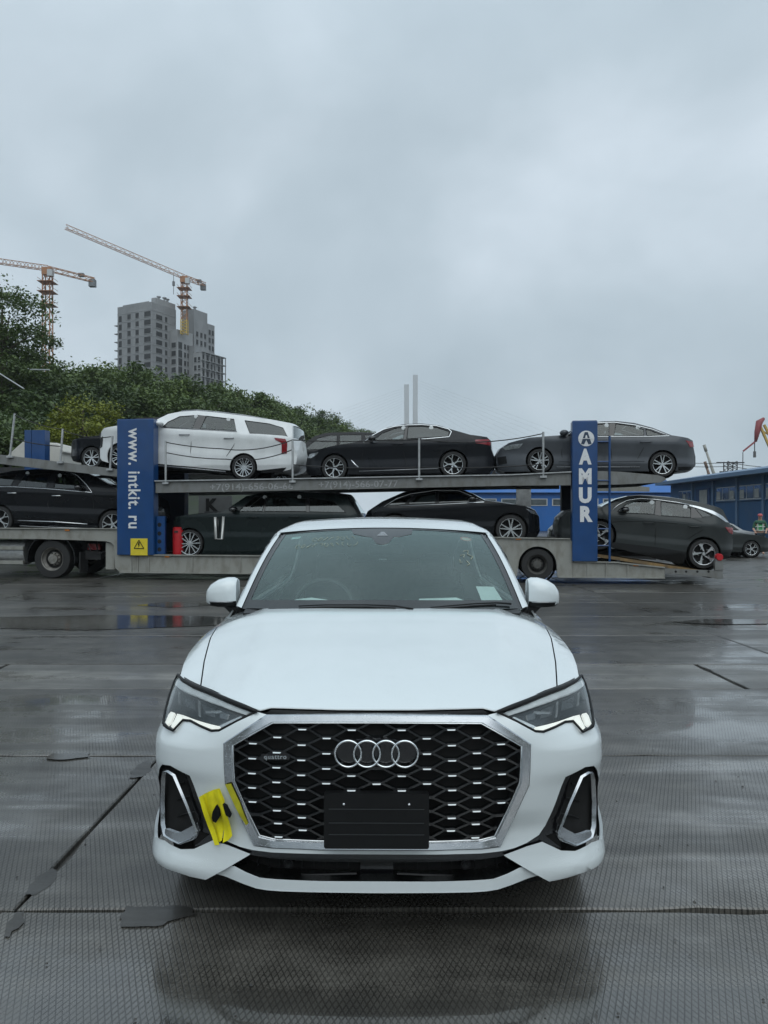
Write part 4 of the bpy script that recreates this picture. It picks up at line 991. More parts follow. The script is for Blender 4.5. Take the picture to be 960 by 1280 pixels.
m_steel = M('grey_painted_steel', (0.19, 0.195, 0.19), 0.45, 0.1, var=0.06, vscale=2, bump=0.06, bscale=30, dirt=(0.10, 0.09, 0.07), dscale=5.0, damt=0.55)
m_steell = M('pale_painted_steel', (0.27, 0.27, 0.245), 0.45, 0.0, var=0.06, vscale=2, bump=0.06, bscale=30, dirt=(0.13, 0.115, 0.09), dscale=5.5, damt=0.55)
m_dsteel = M('dark_steel', (0.03, 0.03, 0.031), 0.55, 0.2, var=0.3, vscale=5)
m_galv = M('galvanised', (0.42, 0.43, 0.43), 0.4, 0.6, var=0.15, vscale=12)
m_blue = M('blue_paint', (0.002, 0.046, 0.165), 0.35, var=0.10, vscale=3, coat=0.3, dirt=(0.012, 0.05, 0.13), dscale=3, damt=0.4)
m_letter = M('white_letter', (0.68, 0.69, 0.70), 0.45, var=0.08, vscale=30)
m_yel = M('sign_yellow', (0.65, 0.52, 0.03), 0.5, var=0.08, vscale=10)
m_redp = M('red_plastic', (0.45, 0.012, 0.018), 0.4, var=0.12, vscale=8)
m_amber = M('amber_lens', (0.6, 0.2, 0.04), 0.25, var=0.1)
m_tail = M('red_lens', (0.22, 0.008, 0.014), 0.15, var=0.15, vscale=20, coat=1.0)
m_wood = M('ramp_board', (0.20, 0.125, 0.05), 0.7, var=0.3, vscale=9, dirt=(0.06, 0.05, 0.04), dscale=3, damt=0.8)
m_cable = M('black_cable', (0.012, 0.012, 0.012), 0.6, var=0.1)

def plate(mb, poly, y0, y1): mb.prism(poly, y0, y1, lambda u, v, d: Vector((u, d, v)))
def tthing(name, label, cat, group=None): return thing(name, label, cat, TORG, TANG, group)
def px_poly(pts, back=0.0): return [LX(u, v, back) for u, v in pts]

trailer = tthing('car_transporter_trailer', 'grey two-deck car transporter trailer with tall blue lift towers', 'trailer')
TW = 2.5
def beam_pair(name, pts, mat, th=0.10):
    for y0 in (0.02, TW - th):
        mb = MB(); plate(mb, px_poly(pts), y0, y0 + th); mb.build(name, mat, trailer)
# lower frame: gooseneck, low deck, wheel section, sloping tail
beam_pair('gooseneck_beam', [(-60, 660.5), (160, 661.5), (163, 664), (164.3, 694), (164.3, 715), (150, 715.3), (143.5, 710), (142, 682), (138, 678), (131, 676.5), (60, 674), (-60, 672.5)], m_steell)
beam_pair('low_deck_beam', [(164.6, 694.2), (590, 697.5), (596, 700), (596, 719.5), (165, 715.3)], m_steell)
wa = [(672 + 24 * math.cos(a), 707 - 24 * math.sin(a)) for a in [math.pi - i * math.pi / 14 for i in range(15)]]
wa2 = [(612 + 24 * math.cos(a), 706 - 24 * math.sin(a)) for a in [math.pi - i * math.pi / 14 for i in range(15)]]
beam_pair('axle_section_beam', [(575, 671.5), (712, 674), (715.5, 677), (716, 702), (716, 721.5), (697, 721.5), *reversed(wa), (646, 720.5), (640, 720.5), *reversed(wa2), (586, 719.8), (575, 719.6)], m_steell)
beam_pair('tail_beam', [(716.3, 702.4), (770, 703.5), (831, 710), (831, 722.5), (760, 721.5), (716.3, 721)], m_steell)
beam_pair('tail_ramp', [(831.4, 710.5), (895, 713.5), (897, 712), (904, 712), (904.5, 723.5), (897, 724), (885, 721), (850, 717.8), (831.4, 716.5)], m_steel, 0.07)
for y0 in (0.0, TW - 0.12):
    mb = MB(); plate(mb, px_poly([(894, 704), (896, 695), (903, 694), (904.5, 712), (894, 713)]), y0, y0 + 0.12); br = mb.build('tail_bracket', m_steel, trailer)
    mb = MB(); c_ = LX(899.5, 696.5); mb.lathe([(0, -0.03), (0.075, -0.03), (0.085, 0.0), (0.085, 0.12), (0, 0.14)], 14, Matrix.Translation((c_[0], y0, c_[1]))); mb.build('tail_lamp', m_redp, br, auto=40)
# holes in the tail ramp rail, seen as dark rounds
mb = MB()
for u in (845, 858, 872, 886):
    c_ = LX(u, 714.6); mb.lathe([(0, -0.003), (0.026, -0.003), (0.03, 0.001)], 10, Matrix.Translation((c_[0], 0.02, c_[1])))
tag(mb.build('rail_hole', m_void, trailer), kind='stuff')
for nm, pts in (('beam_flange', [(-60, 659.4), (161, 660.4), (161, 661.6), (-60, 660.6)]), ('beam_flange', [(165, 693.0), (590, 696.3), (590, 697.6), (165, 694.3)]), ('beam_flange', [(150, 714.4), (596, 718.6), (596, 720.2), (150, 716)]), ('beam_flange', [(576, 670.4), (713, 672.9), (713, 674.2), (576, 671.7)]), ('beam_flange', [(717, 701.2), (770, 702.3), (831, 708.8), (831, 710.2), (770, 703.7), (717, 702.6)]), ('beam_flange', [(698, 720.6), (831, 721.7), (831, 723.2), (698, 722.1)])):
    mb = MB(); plate(mb, px_poly(pts), -0.03, 0.14); mb.build(nm, m_steell, trailer)
# weld seams and stiffeners on the web
for u, v0, v1 in ((172, 695.5, 714.5), (186, 695.5, 714.5), (240, 696, 714.8), (300, 696, 715), (758, 703.5, 721), (785, 705.8, 721.3), (735, 703, 721)):
    (xa, za), (xb, zb) = LX(u, v0), LX(u, v1); mb = MB(); mb.box((xa, 0.012, (za + zb) / 2), (0.035, 0.03, za - zb)); mb.build('web_stiffener', m_steell, trailer)
# air and hydraulic lines along the gooseneck and tower
mb = MB()
for k_ in range(3):
    mb.tube([(LX(100 + 12 * k_, 678)[0], 0.30 + 0.05 * k_, LX(100, 676)[1]), (LX(108 + 9 * k_, 690)[0], 0.24, LX(100, 690 + 3 * k_)[1]), (LX(122 + 5 * k_, 694)[0], 0.28, LX(100, 692 - 3 * k_)[1]), (LX(134, 684)[0], 0.34, LX(100, 680)[1])], 0.018, 6)
tag(mb.build('air_hose', m_cable, trailer, smooth=True), kind='stuff')
# cross members and decks
def deck(name, a, b, mat, inset_=0.12, th=0.05, wheel_tracks=True):
    (x0, z0), (x1, z1) = a, b
    L_ = math.hypot(x1 - x0, z1 - z0); ang = math.atan2(z1 - z0, x1 - x0)
    for y0, w in ((inset_, 0.62), (TW - inset_ - 0.62, 0.62)):
        mb = MB(); mb.box(((x0 + x1) / 2, y0 + w / 2, (z0 + z1) / 2), (L_, w, th), Matrix.Rotation(-ang, 3, 'Y')); mb.build(name, mat, trailer)
    mb = MB(); n = max(2, int(L_ / 0.9))
    for i in range(n + 1):
        t = i / n; mb.box((x0 + (x1 - x0) * t, TW / 2, z0 + (z1 - z0) * t - 0.07), (0.08, TW - 0.2, 0.09))
    tag(mb.build('cross_member', m_dsteel, trailer), kind='stuff')
deck('lower_track', LX(-60, 665), LX(160, 665.5), m_steel)
deck('lower_track', LX(166, 698), LX(592, 701), m_steel)
deck('lower_track', LX(578, 675.5), LX(714, 678), m_steel)
deck('lower_track', LX(717, 690), LX(890, 717), m_wood, th=0.07)
# upper deck
beam_pair('upper_beam', [(-60, 561), (60, 575.5), (148, 586.5), (148, 596), (60, 586.5), (-60, 573)], m_steel)
beam_pair('upper_beam', [(194, 602.2), (320, 600.2), (480, 597.2), (640, 594.4), (714, 590.8), (714, 606.5), (640, 607), (480, 610.5), (320, 614), (194, 616)], m_steel)
beam_pair('upper_beam', [(746, 588.6), (775, 589.5), (822, 593.8), (831, 596.5), (833, 600), (826, 603), (775, 605.5), (746, 606)], m_steel)
for pts in ([(194, 600.6), (320, 598.6), (480, 595.6), (640, 592.8), (714, 589.2), (714, 590.6), (640, 594.2), (480, 597), (320, 600), (194, 602)],):
    mb = MB(); plate(mb, px_poly(pts), -0.05, 0.16); mb.build('beam_flange', m_galv, trailer)
deck('upper_track', LX(-60, 564), LX(147, 588), m_dsteel)
deck('upper_track', LX(195, 603), LX(712, 592.5), m_dsteel)
deck('upper_track', LX(747, 590.5), LX(826, 596.5), m_dsteel)
# lettering on the beam
for txt, u0, u1, v in (('+7(914)-656-06-66', 262, 366, 609.3), ('+7(914)-566-07-77', 398, 497, 606.3)):
    (x0, z0), (x1, z1) = LX(u0, v), LX(u1, v - 1.3)
    o = text_mesh('lettering', txt, 0.235, M('faded_letter', (0.31, 0.32, 0.32), 0.6, var=0.35, vscale=25), trailer, 0.002, 0.002, 1.0)
    w = max(v_.co.x for v_ in o.data.vertices) - min(v_.co.x for v_ in o.data.vertices)
    o.scale = ((x1 - x0) / w, 1, 1); o.location = ((x0 + x1) / 2, 0.014, (z0 + z1) / 2); o.rotation_euler = (0, -math.atan2(z1 - z0, x1 - x0), 0)
# towers
def tower(u0, u1, v0, v1, y0, mat=None):
    (x0, z1), (x1, _) = LX(u0, v0), LX(u1, v0); z0 = LX(u0, v1)[1]; mb = MB()
    mb.box(((x0 + x1) / 2, y0 + 0.16, (z0 + z1) / 2), (x1 - x0, 0.32, z1 - z0)); o = mb.build('lift_tower', mat or m_blue, trailer)
    bv = o.modifiers.new('bevel', 'BEVEL'); bv.width = 0.012; bv.segments = 2
    cap = MB(); cap.box(((x0 + x1) / 2, y0 + 0.16, z1 + 0.008), (x1 - x0 - 0.03, 0.28, 0.02)); cap.build('tower_cap', m_blue, o)
    return o, (x0 + x1) / 2, x0, x1, z0, z1
t1, c1x, x0, x1, z0, z1 = tower(147.5, 193, 525, 693.5, -0.06)
o = text_mesh('lettering', 'www. intkit. ru', 0.40, m_letter, t1, 0.003, 0.008, 1.12)
w = max(v_.co.x for v_ in o.data.vertices) - min(v_.co.x for v_ in o.data.vertices); Lz = LX(170, 536)[1] - LX(170, 661)[1]
o.scale = (Lz / w, 1, 1.12); o.rotation_euler = (0, R(90), 0); o.location = (LX(168.6, 600)[0], -0.066, (LX(170, 536)[1] + LX(170, 661)[1]) / 2)
t2, c2x, x0, x1, z0, z1 = tower(715, 746.5, 527, 701.5, -0.06)
for ch, v in (('A', 572), ('M', 596.5), ('U', 620), ('R', 643.5)):
    o = text_mesh('lettering', ch, 0.52, m_letter, t2, 0.003, 0.030)
    h = max(v_.co.z for v_ in o.data.vertices) - min(v_.co.z for v_ in o.data.vertices); w = max(v_.co.x for v_ in o.data.vertices) - min(v_.co.x for v_ in o.data.vertices)
    o.scale = (0.30 / w, 1, 0.385 / h); p = LX(731, v); o.location = (p[0], -0.066, p[1])
p = LX(732.3, 548.5); mb = MB(); mb.lathe([(0, -0.006), (0.185, -0.006), (0.19, 0.0)], 36, Matrix.Translation((p[0], -0.062, p[1]))); lg = mb.build('round_logo', m_letter, t2)
mb = MB(); f = lambda u, v, d: Vector((p[0] + u, d, p[1] + v))
mb.prism([(-0.035, 0.15), (0.0, 0.16), (-0.02, 0.05), (-0.05, -0.03), (-0.10, -0.13), (-0.05, -0.125), (0.0, -0.02), (0.05, -0.125), (0.10, -0.13), (0.05, -0.03), (0.02, 0.05), (0.0, 0.16), (0.035, 0.15), (0.12, -0.135), (0.04, -0.14), (0, -0.06), (-0.04, -0.14), (-0.12, -0.135)] if False else [(-0.035, 0.155), (0.035, 0.155), (0.125, -0.13), (0.05, -0.14), (0.0, -0.03), (-0.05, -0.14), (-0.125, -0.13)], -0.075, -0.069, f); mb.build('logo_mark', M('logo_dark', (0.02, 0.04, 0.08), 0.5), lg)
mb = MB(); mb.prism([(-0.17, 0.004), (0.17, 0.004), (0.17, -0.010), (-0.17, -0.010)], -0.080, -0.076, f); mb.prism([(-0.012, 0.08), (0.012, 0.08), (0.03, 0.01), (-0.03, 0.01)], -0.080, -0.076, f); mb.build('logo_line', m_letter, lg)
# far-side towers, in a much darker navy than the near pair
for (u0, u1, v0, v1) in ((149, 191, 525, 693), (716, 745, 527, 701)): tower(u0, u1, v0, v1, TW - 0.26, M('dark_navy', (0.006, 0.012, 0.03), 0.6, var=0.3, vscale=4))
# perforated stop plate, warning sign, red case, ladder
mb = MB(); mb.box((LX(199, 670)[0], 0.14, LX(199, 669)[1]), (0.22, 0.10, 0.98)); pp = mb.build('perforated_plate', m_blue, trailer)
mb = MB()
for v in (656, 667, 677, 687): c_ = LX(197.5, v); mb.lathe([(0, -0.004), (0.05, -0.004), (0.056, 0.002)], 14, Matrix.Translation((c_[0], 0.088, c_[1])))
tag(mb.build('plate_hole', m_void, pp), kind='stuff')
(xa, za), (xb, zb) = LX(165, 673), LX(186, 694); mb = MB(); mb.box(((xa + xb) / 2, -0.075, (za + zb) / 2), (xb - xa, 0.02, za - zb)); sg_ = mb.build('warning_plate', m_yel, trailer)
cx, cz = (xa + xb) / 2, (za + zb) / 2 + 0.06; mb = MB()
tri = [Vector((cx, -0.09, cz + 0.115)), Vector((cx + 0.13, -0.09, cz - 0.10)), Vector((cx - 0.13, -0.09, cz - 0.10))]
for i in range(3): mb.bar(tri[i], tri[(i + 1) % 3], 0.018, 0.006, Vector((0, 1, 0)))
mb.prism([(cx - 0.012, cz + 0.06), (cx + 0.028, cz + 0.06), (cx + 0.006, cz + 0.0), (cx + 0.024, cz), (cx - 0.016, cz - 0.075), (cx - 0.006, cz - 0.015), (cx - 0.026, cz - 0.015)], -0.093, -0.087, lambda u, v, d: Vector((u, d, v)))
tag(mb.build('warning_symbol', m_mblack, sg_), kind='stuff')
(xa, za), (xb, zb) = LX(208.5, 659), LX(221.5, 694)
fe = tthing('red_canister', 'red fire extinguisher case standing on the low deck by the blue tower', 'fire extinguisher')
mb = MB(); c_ = (xa + xb) / 2; rr = (xb - xa) / 2; h = za - zb
mb.lathe([(0, 0), (rr * 0.96, 0), (rr, 0.03), (rr, h - 0.10), (rr * 0.96, h - 0.06), (rr * 0.97, h - 0.02), (rr * 0.7, h), (0, h)], 20, Matrix.Translation((c_, 0.42, zb)) @ Matrix.Rotation(R(90), 4, 'X')); mb.build('case', m_redp, fe, auto=40)
mb = MB(); mb.box((c_, 0.42 - rr - 0.004, zb + h - 0.12), (0.10, 0.02, 0.05)); mb.build('latch', m_dsteel, fe)
mb = MB(); xp = LX(762, 620)[0]; mb.tube([(xp, 0.0, LX(762, 545)[1]), (xp, 0.0, LX(762, 703)[1])], 0.028, 8); ladder = mb.build('ladder_post', m_blue, trailer)
for v in (552, 577, 600.5, 661, 682):
    mb = MB(); z = LX(755, v)[1]; mb.tube([(LX(746, v)[0], 0.0, z), (xp, 0.0, z)], 0.018, 6); mb.build('ladder_rung', m_blue, ladder)
# stanchions and ropes on the upper deck
posts = {}
for (u, v0, v1) in ((13, 517, 571), (76, 536, 578), (138, 545, 587), (207.5, 551, 604), (366, 549, 602), (524, 548, 599), (679, 540, 596)):
    lean = 6 if u == 13 else (3 if u < 150 else 0)
    a, b = LX(u + lean, v0), LX(u, v1); mb = MB(); mb.tube([(b[0], -0.02, b[1]), (a[0], -0.02, a[1])], 0.028, 8); mb.box((b[0], -0.02, b[1]), (0.16, 0.08, 0.05)); mb.build('stanchion', m_galv, trailer); posts[u] = a
def rope(a, b, sag, r=0.014, y=-0.02):
    mb = MB(); mb.tube([(a[0] + (b[0] - a[0]) * t, y, a[1] + (b[1] - a[1]) * t - sag * 4 * t * (1 - t)) for t in [i / 10 for i in range(11)]], r, 6); return mb.build('guard_rope', m_cable, trailer, smooth=True)
rope(LX(19, 519), LX(78, 537), 0.05); rope(LX(78, 537), LX(139, 546), 0.10); rope(LX(15, 548), LX(77, 558), 0.04)
rope(LX(208, 553), LX(277, 561), 0.03); rope(LX(209, 566), LX(283, 574), 0.04); rope(LX(277, 561), LX(366, 550), 0.12); rope(LX(283, 574), LX(366, 562), 0.12)
rope(LX(366, 550), LX(524, 549), 0.05); rope(LX(366, 581), LX(524, 584), 0.05); rope(LX(524, 549), LX(679, 542), 0.14); rope(LX(524, 584), LX(679, 580), 0.05)
for u, v in ((84, 662.5), (209, 695.6), (648, 673.5), (795, 706.4), (780, 622)):
    if u == 780: continue
    c_ = LX(u, v); mb = MB(); mb.box((c_[0], 0.008, c_[1]), (0.12, 0.03, 0.045)); mb.build('side_marker', m_amber, trailer)
# trailer wheels
for u, v, r in ((672, 706, 0.40), (612, 705, 0.40)):
    c_ = LX(u, v)
    for y0, sd_ in ((0.20, -1), (TW - 0.20, 1)):
        road_wheel(trailer, (c_[0], y0, max(c_[1], r)), r, 0.27, 8, 'plate', 0.60, M('dull_rim', (0.10, 0.10, 0.095), 0.6, 0.3, var=0.3, vscale=15, dirt=(0.05, 0.04, 0.03), dscale=8, damt=0.8), sd_, axis='y')
        mb = MB(); mb.lathe([(0.45, 0.28), (0.455, -0.12)], 28, Matrix.Translation((c_[0], y0 + 0.04, LX(u, 707)[1]))); mb.build('wheel_housing', m_dsteel, trailer, smooth=True)
mb = MB(); mb.tube([(LX(672, 706)[0], 0.2, 0.42), (LX(672, 706)[0], TW - 0.2, 0.42)], 0.07, 10); mb.box((LX(640, 700)[0], TW / 2, 0.75), (3.2, 1.2, 0.28)); mb.build('axle_beam', m_dsteel, trailer)
mb = MB(); mb.box((LX(380, 705)[0], TW / 2, LX(380, 708)[1]), (8.2, TW - 0.6, 0.16)); mb.build('low_deck_pan', m_dsteel, trailer)
# stowed gear under the gooseneck
mb = MB(); (xa, za), (xb, zb) = LX(130, 678), LX(141, 712); mb.box(((xa + xb) / 2, 0.25, (za + zb) / 2), (xb - xa, 0.3, za - zb)); mb.build('support_leg', m_steell, trailer)

# ---- tractor: rear axle, frame, mudguard and steps
tractor = tthing('truck_tractor', 'dark truck tractor rear with single visible wheel under the gooseneck', 'truck')
c_ = LX(66, 704.5, 0.15)
for y0, sd_ in ((0.28, -1), (TW - 0.28, 1)):
    road_wheel(tractor, (c_[0], y0, 0.51), 0.51, 0.34, 8, 'plate', 0.60, M('truck_rim', (0.26, 0.25, 0.23), 0.5, 0.4, var=0.25, vscale=12, dirt=(0.08, 0.065, 0.05), dscale=7, damt=0.8), sd_, axis='y')
    mb = MB(); mg = [(0.66 * math.cos(a), 0.66 * math.sin(a)) for a in [R(-8) + i * R(196) / 18 for i in range(19)]]
    for i in range(18):
        a, b = mg[i], mg[i + 1]; mb.bar((c_[0] + a[0], y0, 0.51 + a[1]), (c_[0] + b[0], y0, 0.51 + b[1]), 0.03, 0.46, Vector((0, 1, 0)))
    mb.build('mudguard', m_mblack, tractor, auto=40)
mb = MB(); mb.box((c_[0] + 0.78, 0.30, 0.42), (0.03, 0.42, 0.55)); mb.build('mud_flap', m_rub, tractor)
mb = MB()
for y0 in (0.75, 1.65): mb.box((c_[0] - 0.6, y0 + 0.05, 0.84), (4.6, 0.09, 0.26))
mb.build('chassis_rail', m_dsteel, tractor)
mb = MB(); mb.tube([(c_[0], 0.3, 0.51), (c_[0], TW - 0.3, 0.51)], 0.10, 12); mb.lathe([(0, -0.25), (0.2, -0.2), (0.26, 0), (0.2, 0.2), (0, 0.25)], 16, Matrix.Translation((c_[0], TW / 2, 0.51))); mb.build('rear_axle', m_dsteel, tractor, auto=40)
mb = MB(); mb.lathe([(0, -0.9), (0.31, -0.9), (0.33, -0.86), (0.33, 0.86), (0.31, 0.9), (0, 0.9)], 24, Matrix.Translation((c_[0] - 1.75, 0.5, 0.68)) @ Matrix.Rotation(R(90), 4, 'Z')); mb.build('fuel_tank', m_galv, tractor, auto=40)
for z in (0.80, 0.42):
    mb = MB(); mb.box((c_[0] - 1.75, 0.13, z), (1.9, 0.08, 0.09)); mb.build('side_guard_rail', m_steell, tractor)
mb = MB(); mb.box((c_[0] + 1.02, 0.42, 0.83), (0.34, 0.10, 0.16)); mb.build('tail_lamp', m_tail, tractor)
mb = MB(); mb.box((c_[0] + 1.0, 0.5, 0.60), (0.45, 0.3, 0.22)); mb.build('bracket_box', m_dsteel, tractor)

# ================================================================ side-on cars
g_car = glass('car_glass', (0.42, 0.47, 0.47), 1.7, 0.02)
g_dark = glass('privacy_glass', (0.10, 0.115, 0.115), 1.9, 0.02)
def paint(name, col, rough=0.3, metal=0.3): return M(name, col, rough, metal * 0.5, var=0.08, vscale=1.5, coat=(0.30 if max(col) < 0.2 else 0.6), spec=(0.15 if max(col) < 0.2 else 0.4), dirt=tuple(c * 0.75 + 0.002 for c in col), dscale=2.0, damt=0.4)

def side_car(name, label, root_loc, rz, up, sill, wheels, windows, belt, mat, flip=False, W=1.86, group=None, wheel_style='twin', spokes=5, wheel_mat=None, screen=None, rearglass=None, trims=(), patches=(), seams=(), glass_mats=None, arch_k=1.13, clad=None, handles=(), mirror=None, roof_rails=None, seats=True, dots=(), rim=0.74, cut=1.0, taper=0.34):
    """a car from its side outline, in metres: up = silhouette from the front foot over the roof to the rear foot, wheels = (x, z, r)."""
    car = thing(name, label, 'car', root_loc, rz, group)
    xs = [p[0] for p in up]; xa, xb = min(xs), max(xs)
    zlo = min(p[1] for p in up)
    def ins(x, z):
        de = min(x - xa, xb - x); e1 = taper * max(0, 1 - max(0, de) / (0.75 if taper > 0.3 else 0.5)) ** 2.4
        bz = belt(x) if callable(belt) else belt
        if z > bz: e2 = 0.40 * (z - bz) + 0.014
        else:
            e2 = cr1([0, 0.05, 0.11, 0.28, 0.45, 0.62, 0.9], [0.014, 0.004, 0.0, 0.014, 0.022, 0.008, 0.004], bz - z)
            if z < zlo + 0.16: e2 += 0.28 * (zlo + 0.16 - z)
        return e1 + e2
    def near(x, z, o=0.0): return Vector((x, ins(x, z) - o, z))
    S = lambda o=0.0: (lambda x, z: near(x, z, o))
    # body side outline with wheel openings
    ws = sorted(wheels, key=lambda w: w[0]); rear_f = up[-1][0] > up[0][0]
    u_ = up if rear_f else list(reversed(up))           # left foot ... right foot
    bottom = []
    def sz_(x): return sill[0][1] + (sill[1][1] - sill[0][1]) * (x - sill[0][0]) / (sill[1][0] - sill[0][0])
    for (wx, wz, r) in ws:
        ra = r * arch_k; zz = sz_(wx); dz = zz - wz
        if abs(dz) < ra:
            hx = math.sqrt(ra * ra - dz * dz); a0 = math.atan2(dz, -hx); a1 = math.atan2(dz, hx)
            if a0 < 0: a0 += 2 * math.pi
            bottom += [(wx + ra * math.cos(a0 + (a1 - a0) * i / 18), wz + ra * math.sin(a0 + (a1 - a0) * i / 18)) for i in range(19)]
    outline = u_ + list(reversed(bottom))
    # drop arch points that stick out past the feet
    body = panel('body_side', [outline] + [w for w in windows], S(), mat, car, (0.12, 0.07), 0.03)
    def twin(o):
        me = o.data.copy(); 
        for v in me.vertices: v.co.y = W - v.co.y
        me.flip_normals(); c = bpy.data.objects.new(o.name.split('.')[0], me); COL.objects.link(c); c.parent = o.parent
        for ch in o.children:
            d = twin(ch); d.parent = c
        return c
    gm = glass_mats or [g_car] * len(windows)
    for w, g in zip(windows, gm):
        o = panel('side_window', w, S(-0.006), g, body, 0.2, 0.0)
        mb = MB(); mb.tube([near(x, z, 0.0) for x, z in w + [w[0]]], 0.010, 5, False); mb.build('window_seal', m_mblack, o)
    for pts, r, tm in trims:
        mb = MB(); mb.tube([near(x, z, 0.004) for x, z in pts], r, 6); mb.build('bright_trim', tm or m_chrome, body, smooth=True)
    for nm, pts, tm, off in patches:
        panel(nm, pts, S(off), tm, body, 0.06, 0.02)
    for pts in seams:
        mb = MB(); mb.tube([near(x, z, 0.0) for x, z in pts], 0.007, 4); mb.build('door_gap', m_void, body)
    for (hx, hz, hw, hm) in handles:
        mb = MB(); mb.tube([near(hx - hw / 2, hz, 0.0), near(hx - hw * .4, hz, 0.03), near(hx + hw * .4, hz, 0.03), near(hx + hw / 2, hz, 0.0)], 0.014, 6); mb.build('door_handle', hm or mat, body, smooth=True)
    for (hx, hz) in dots:
        mb = MB(); p_ = near(hx, hz, 0.004); mb.lathe([(0, -0.004), (0.05, -0.004), (0.055, 0)], 10, Matrix.Translation(p_)); mb.build('round_label', m_paper, body)
    if clad:
        for pts in clad: panel('black_cladding', pts, S(0.012), m_mblack, body, 0.1, 0.02)
    if mirror:
        mx_, mz_, ml = mirror; mb = MB()
        mb.lathe([(0, -0.26), (0.05, -0.25), (0.085, -0.2), (0.09, -0.08), (0.05, 0.02), (0, 0.03)], 14, Matrix.Translation((mx_, ins(mx_, mz_ - 0.05) - 0.0, mz_)) @ Matrix.Diagonal((1.15, 1, 0.8, 1))); mb.build('door_mirror', ml or m_gblack, body, auto=50)
    twin(body)
    # skin across the car along the silhouette
    def skin(nm, pts, m_, t0=0.0, t1=1.0, off=0.0, nx=10, crown=0.045, drop=0.0):
        dens = []
        for a, b in zip(pts, pts[1:]):
            n = max(1, int(math.hypot(b[0] - a[0], b[1] - a[1]) / 0.12))
            dens += [(a[0] + (b[0] - a[0]) * i / n, a[1] + (b[1] - a[1]) * i / n) for i in range(n)]
        dens.append(pts[-1]); mb = MB(); N = len(dens)
        for i, (x, z) in enumerate(dens):
            p0, p1 = dens[max(0, i - 1)], dens[min(N - 1, i + 1)]; tx_, tz_ = p1[0] - p0[0], p1[1] - p0[1]; l = math.hypot(tx_, tz_) or 1
            nx_, nz_ = -tz_ / l, tx_ / l
            if nz_ < -0.3 and False: nx_, nz_ = -nx_, -nz_
            y0 = ins(x, z)
            for j in range(nx + 1):
                t = t0 + (t1 - t0) * j / nx; c = crown * (1 - (2 * t - 1) ** 2) + off
                mb.v.append(Vector((x + nx_ * c * sgn, y0 + (W - 2 * y0) * t, z + nz_ * c * sgn)))
        for i in range(N - 1):
            for j in range(nx):
                a = i * (nx + 1) + j; mb.f.append((a, a + 1, a + nx + 2, a + nx + 1))
        return mb.build(nm, m_, car, smooth=True, auto=45)
    sgn = 1 if rear_f else -1
    def cutlist(a, b): return up[a:b + 1]
    idx = [0]; glz = sorted([g for g in (screen, rearglass) if g])
    last = 0
    for (a, b) in glz:
        if a > last: skin('body_skin', cutlist(last, a), mat)
        gp_ = cutlist(a, b); skin('windscreen' if (a, b) == screen else 'rear_window', gp_, g_car, 0.04, 0.96, -0.002)
        skin('pillar', gp_, mat, 0.0, 0.045, 0.002, 2); skin('pillar', gp_, mat, 0.955, 1.0, 0.002, 2)
        last = b
    skin('body_skin', cutlist(last, len(up) - 1), mat)
    # floor pan and arch liners
    mb = MB(); mb.box(((xa + xb) / 2, W / 2, zlo + 0.13), ((xb - xa) * 0.86, W - 0.5, 0.12)); mb.build('floor_pan', m_void, car)
    for (wx, wz, r) in wheels:
        ra = r * arch_k
        for y0, sd_ in ((0.14, -1), (W - 0.14, 1)):
            road_wheel(car, (wx, y0, wz), r, 0.23, spokes, wheel_style, rim, wheel_mat, sd_, axis='y')
        mb = MB()
        for y0, q in ((0.06, 1), (W - 0.06, -1)): mb.lathe([(ra * 1.02, 0), (ra * 1.02, 0.30 * q), (0, 0.30 * q)], 22, Matrix.Translation((wx, y0, wz)))
        tag(mb.build('arch_liner', m_void, car), kind='stuff')
    if seats:
        zr = max(p[1] for p in up); wx0, wx1 = ws[0][0], ws[1][0]; d_ = 1 if rear_f else -1
        fx = wx0 if rear_f else wx1; wb = wx1 - wx0
        for fr in (0.56, 0.92):
            for y0 in (0.52, W - 0.52):
                mb = MB(); x_ = fx + d_ * wb * fr
                mb.box((x_, y0, zr - 0.66), (0.16, 0.46, 0.62), Matrix.Rotation(R(12 * d_), 3, 'Y')); mb.box((x_ + 0.10 * d_, y0, zr - 0.28), (0.10, 0.26, 0.17)); mb.box((x_ - 0.28 * d_, y0, zr - 0.92), (0.5, 0.46, 0.15)); mb.build('seat', m_seat, car)
        mb = MB(); mb.box((fx + d_ * wb * 0.16, W / 2, zr - 0.62), (0.5, W - 0.4, 0.22)); mb.build('dashboard', m_dash, car)
    if roof_rails:
        mb = MB()
        for y_ in (0, 1):
            mb.tube([Vector((x, (ins(x, z) + 0.03) if y_ == 0 else W - ins(x, z) - 0.03, z + 0.006)) for x, z in roof_rails], 0.018, 6)
        tag(mb.build('roof_rail', m_alud, car, smooth=True), kind='stuff')
    return car

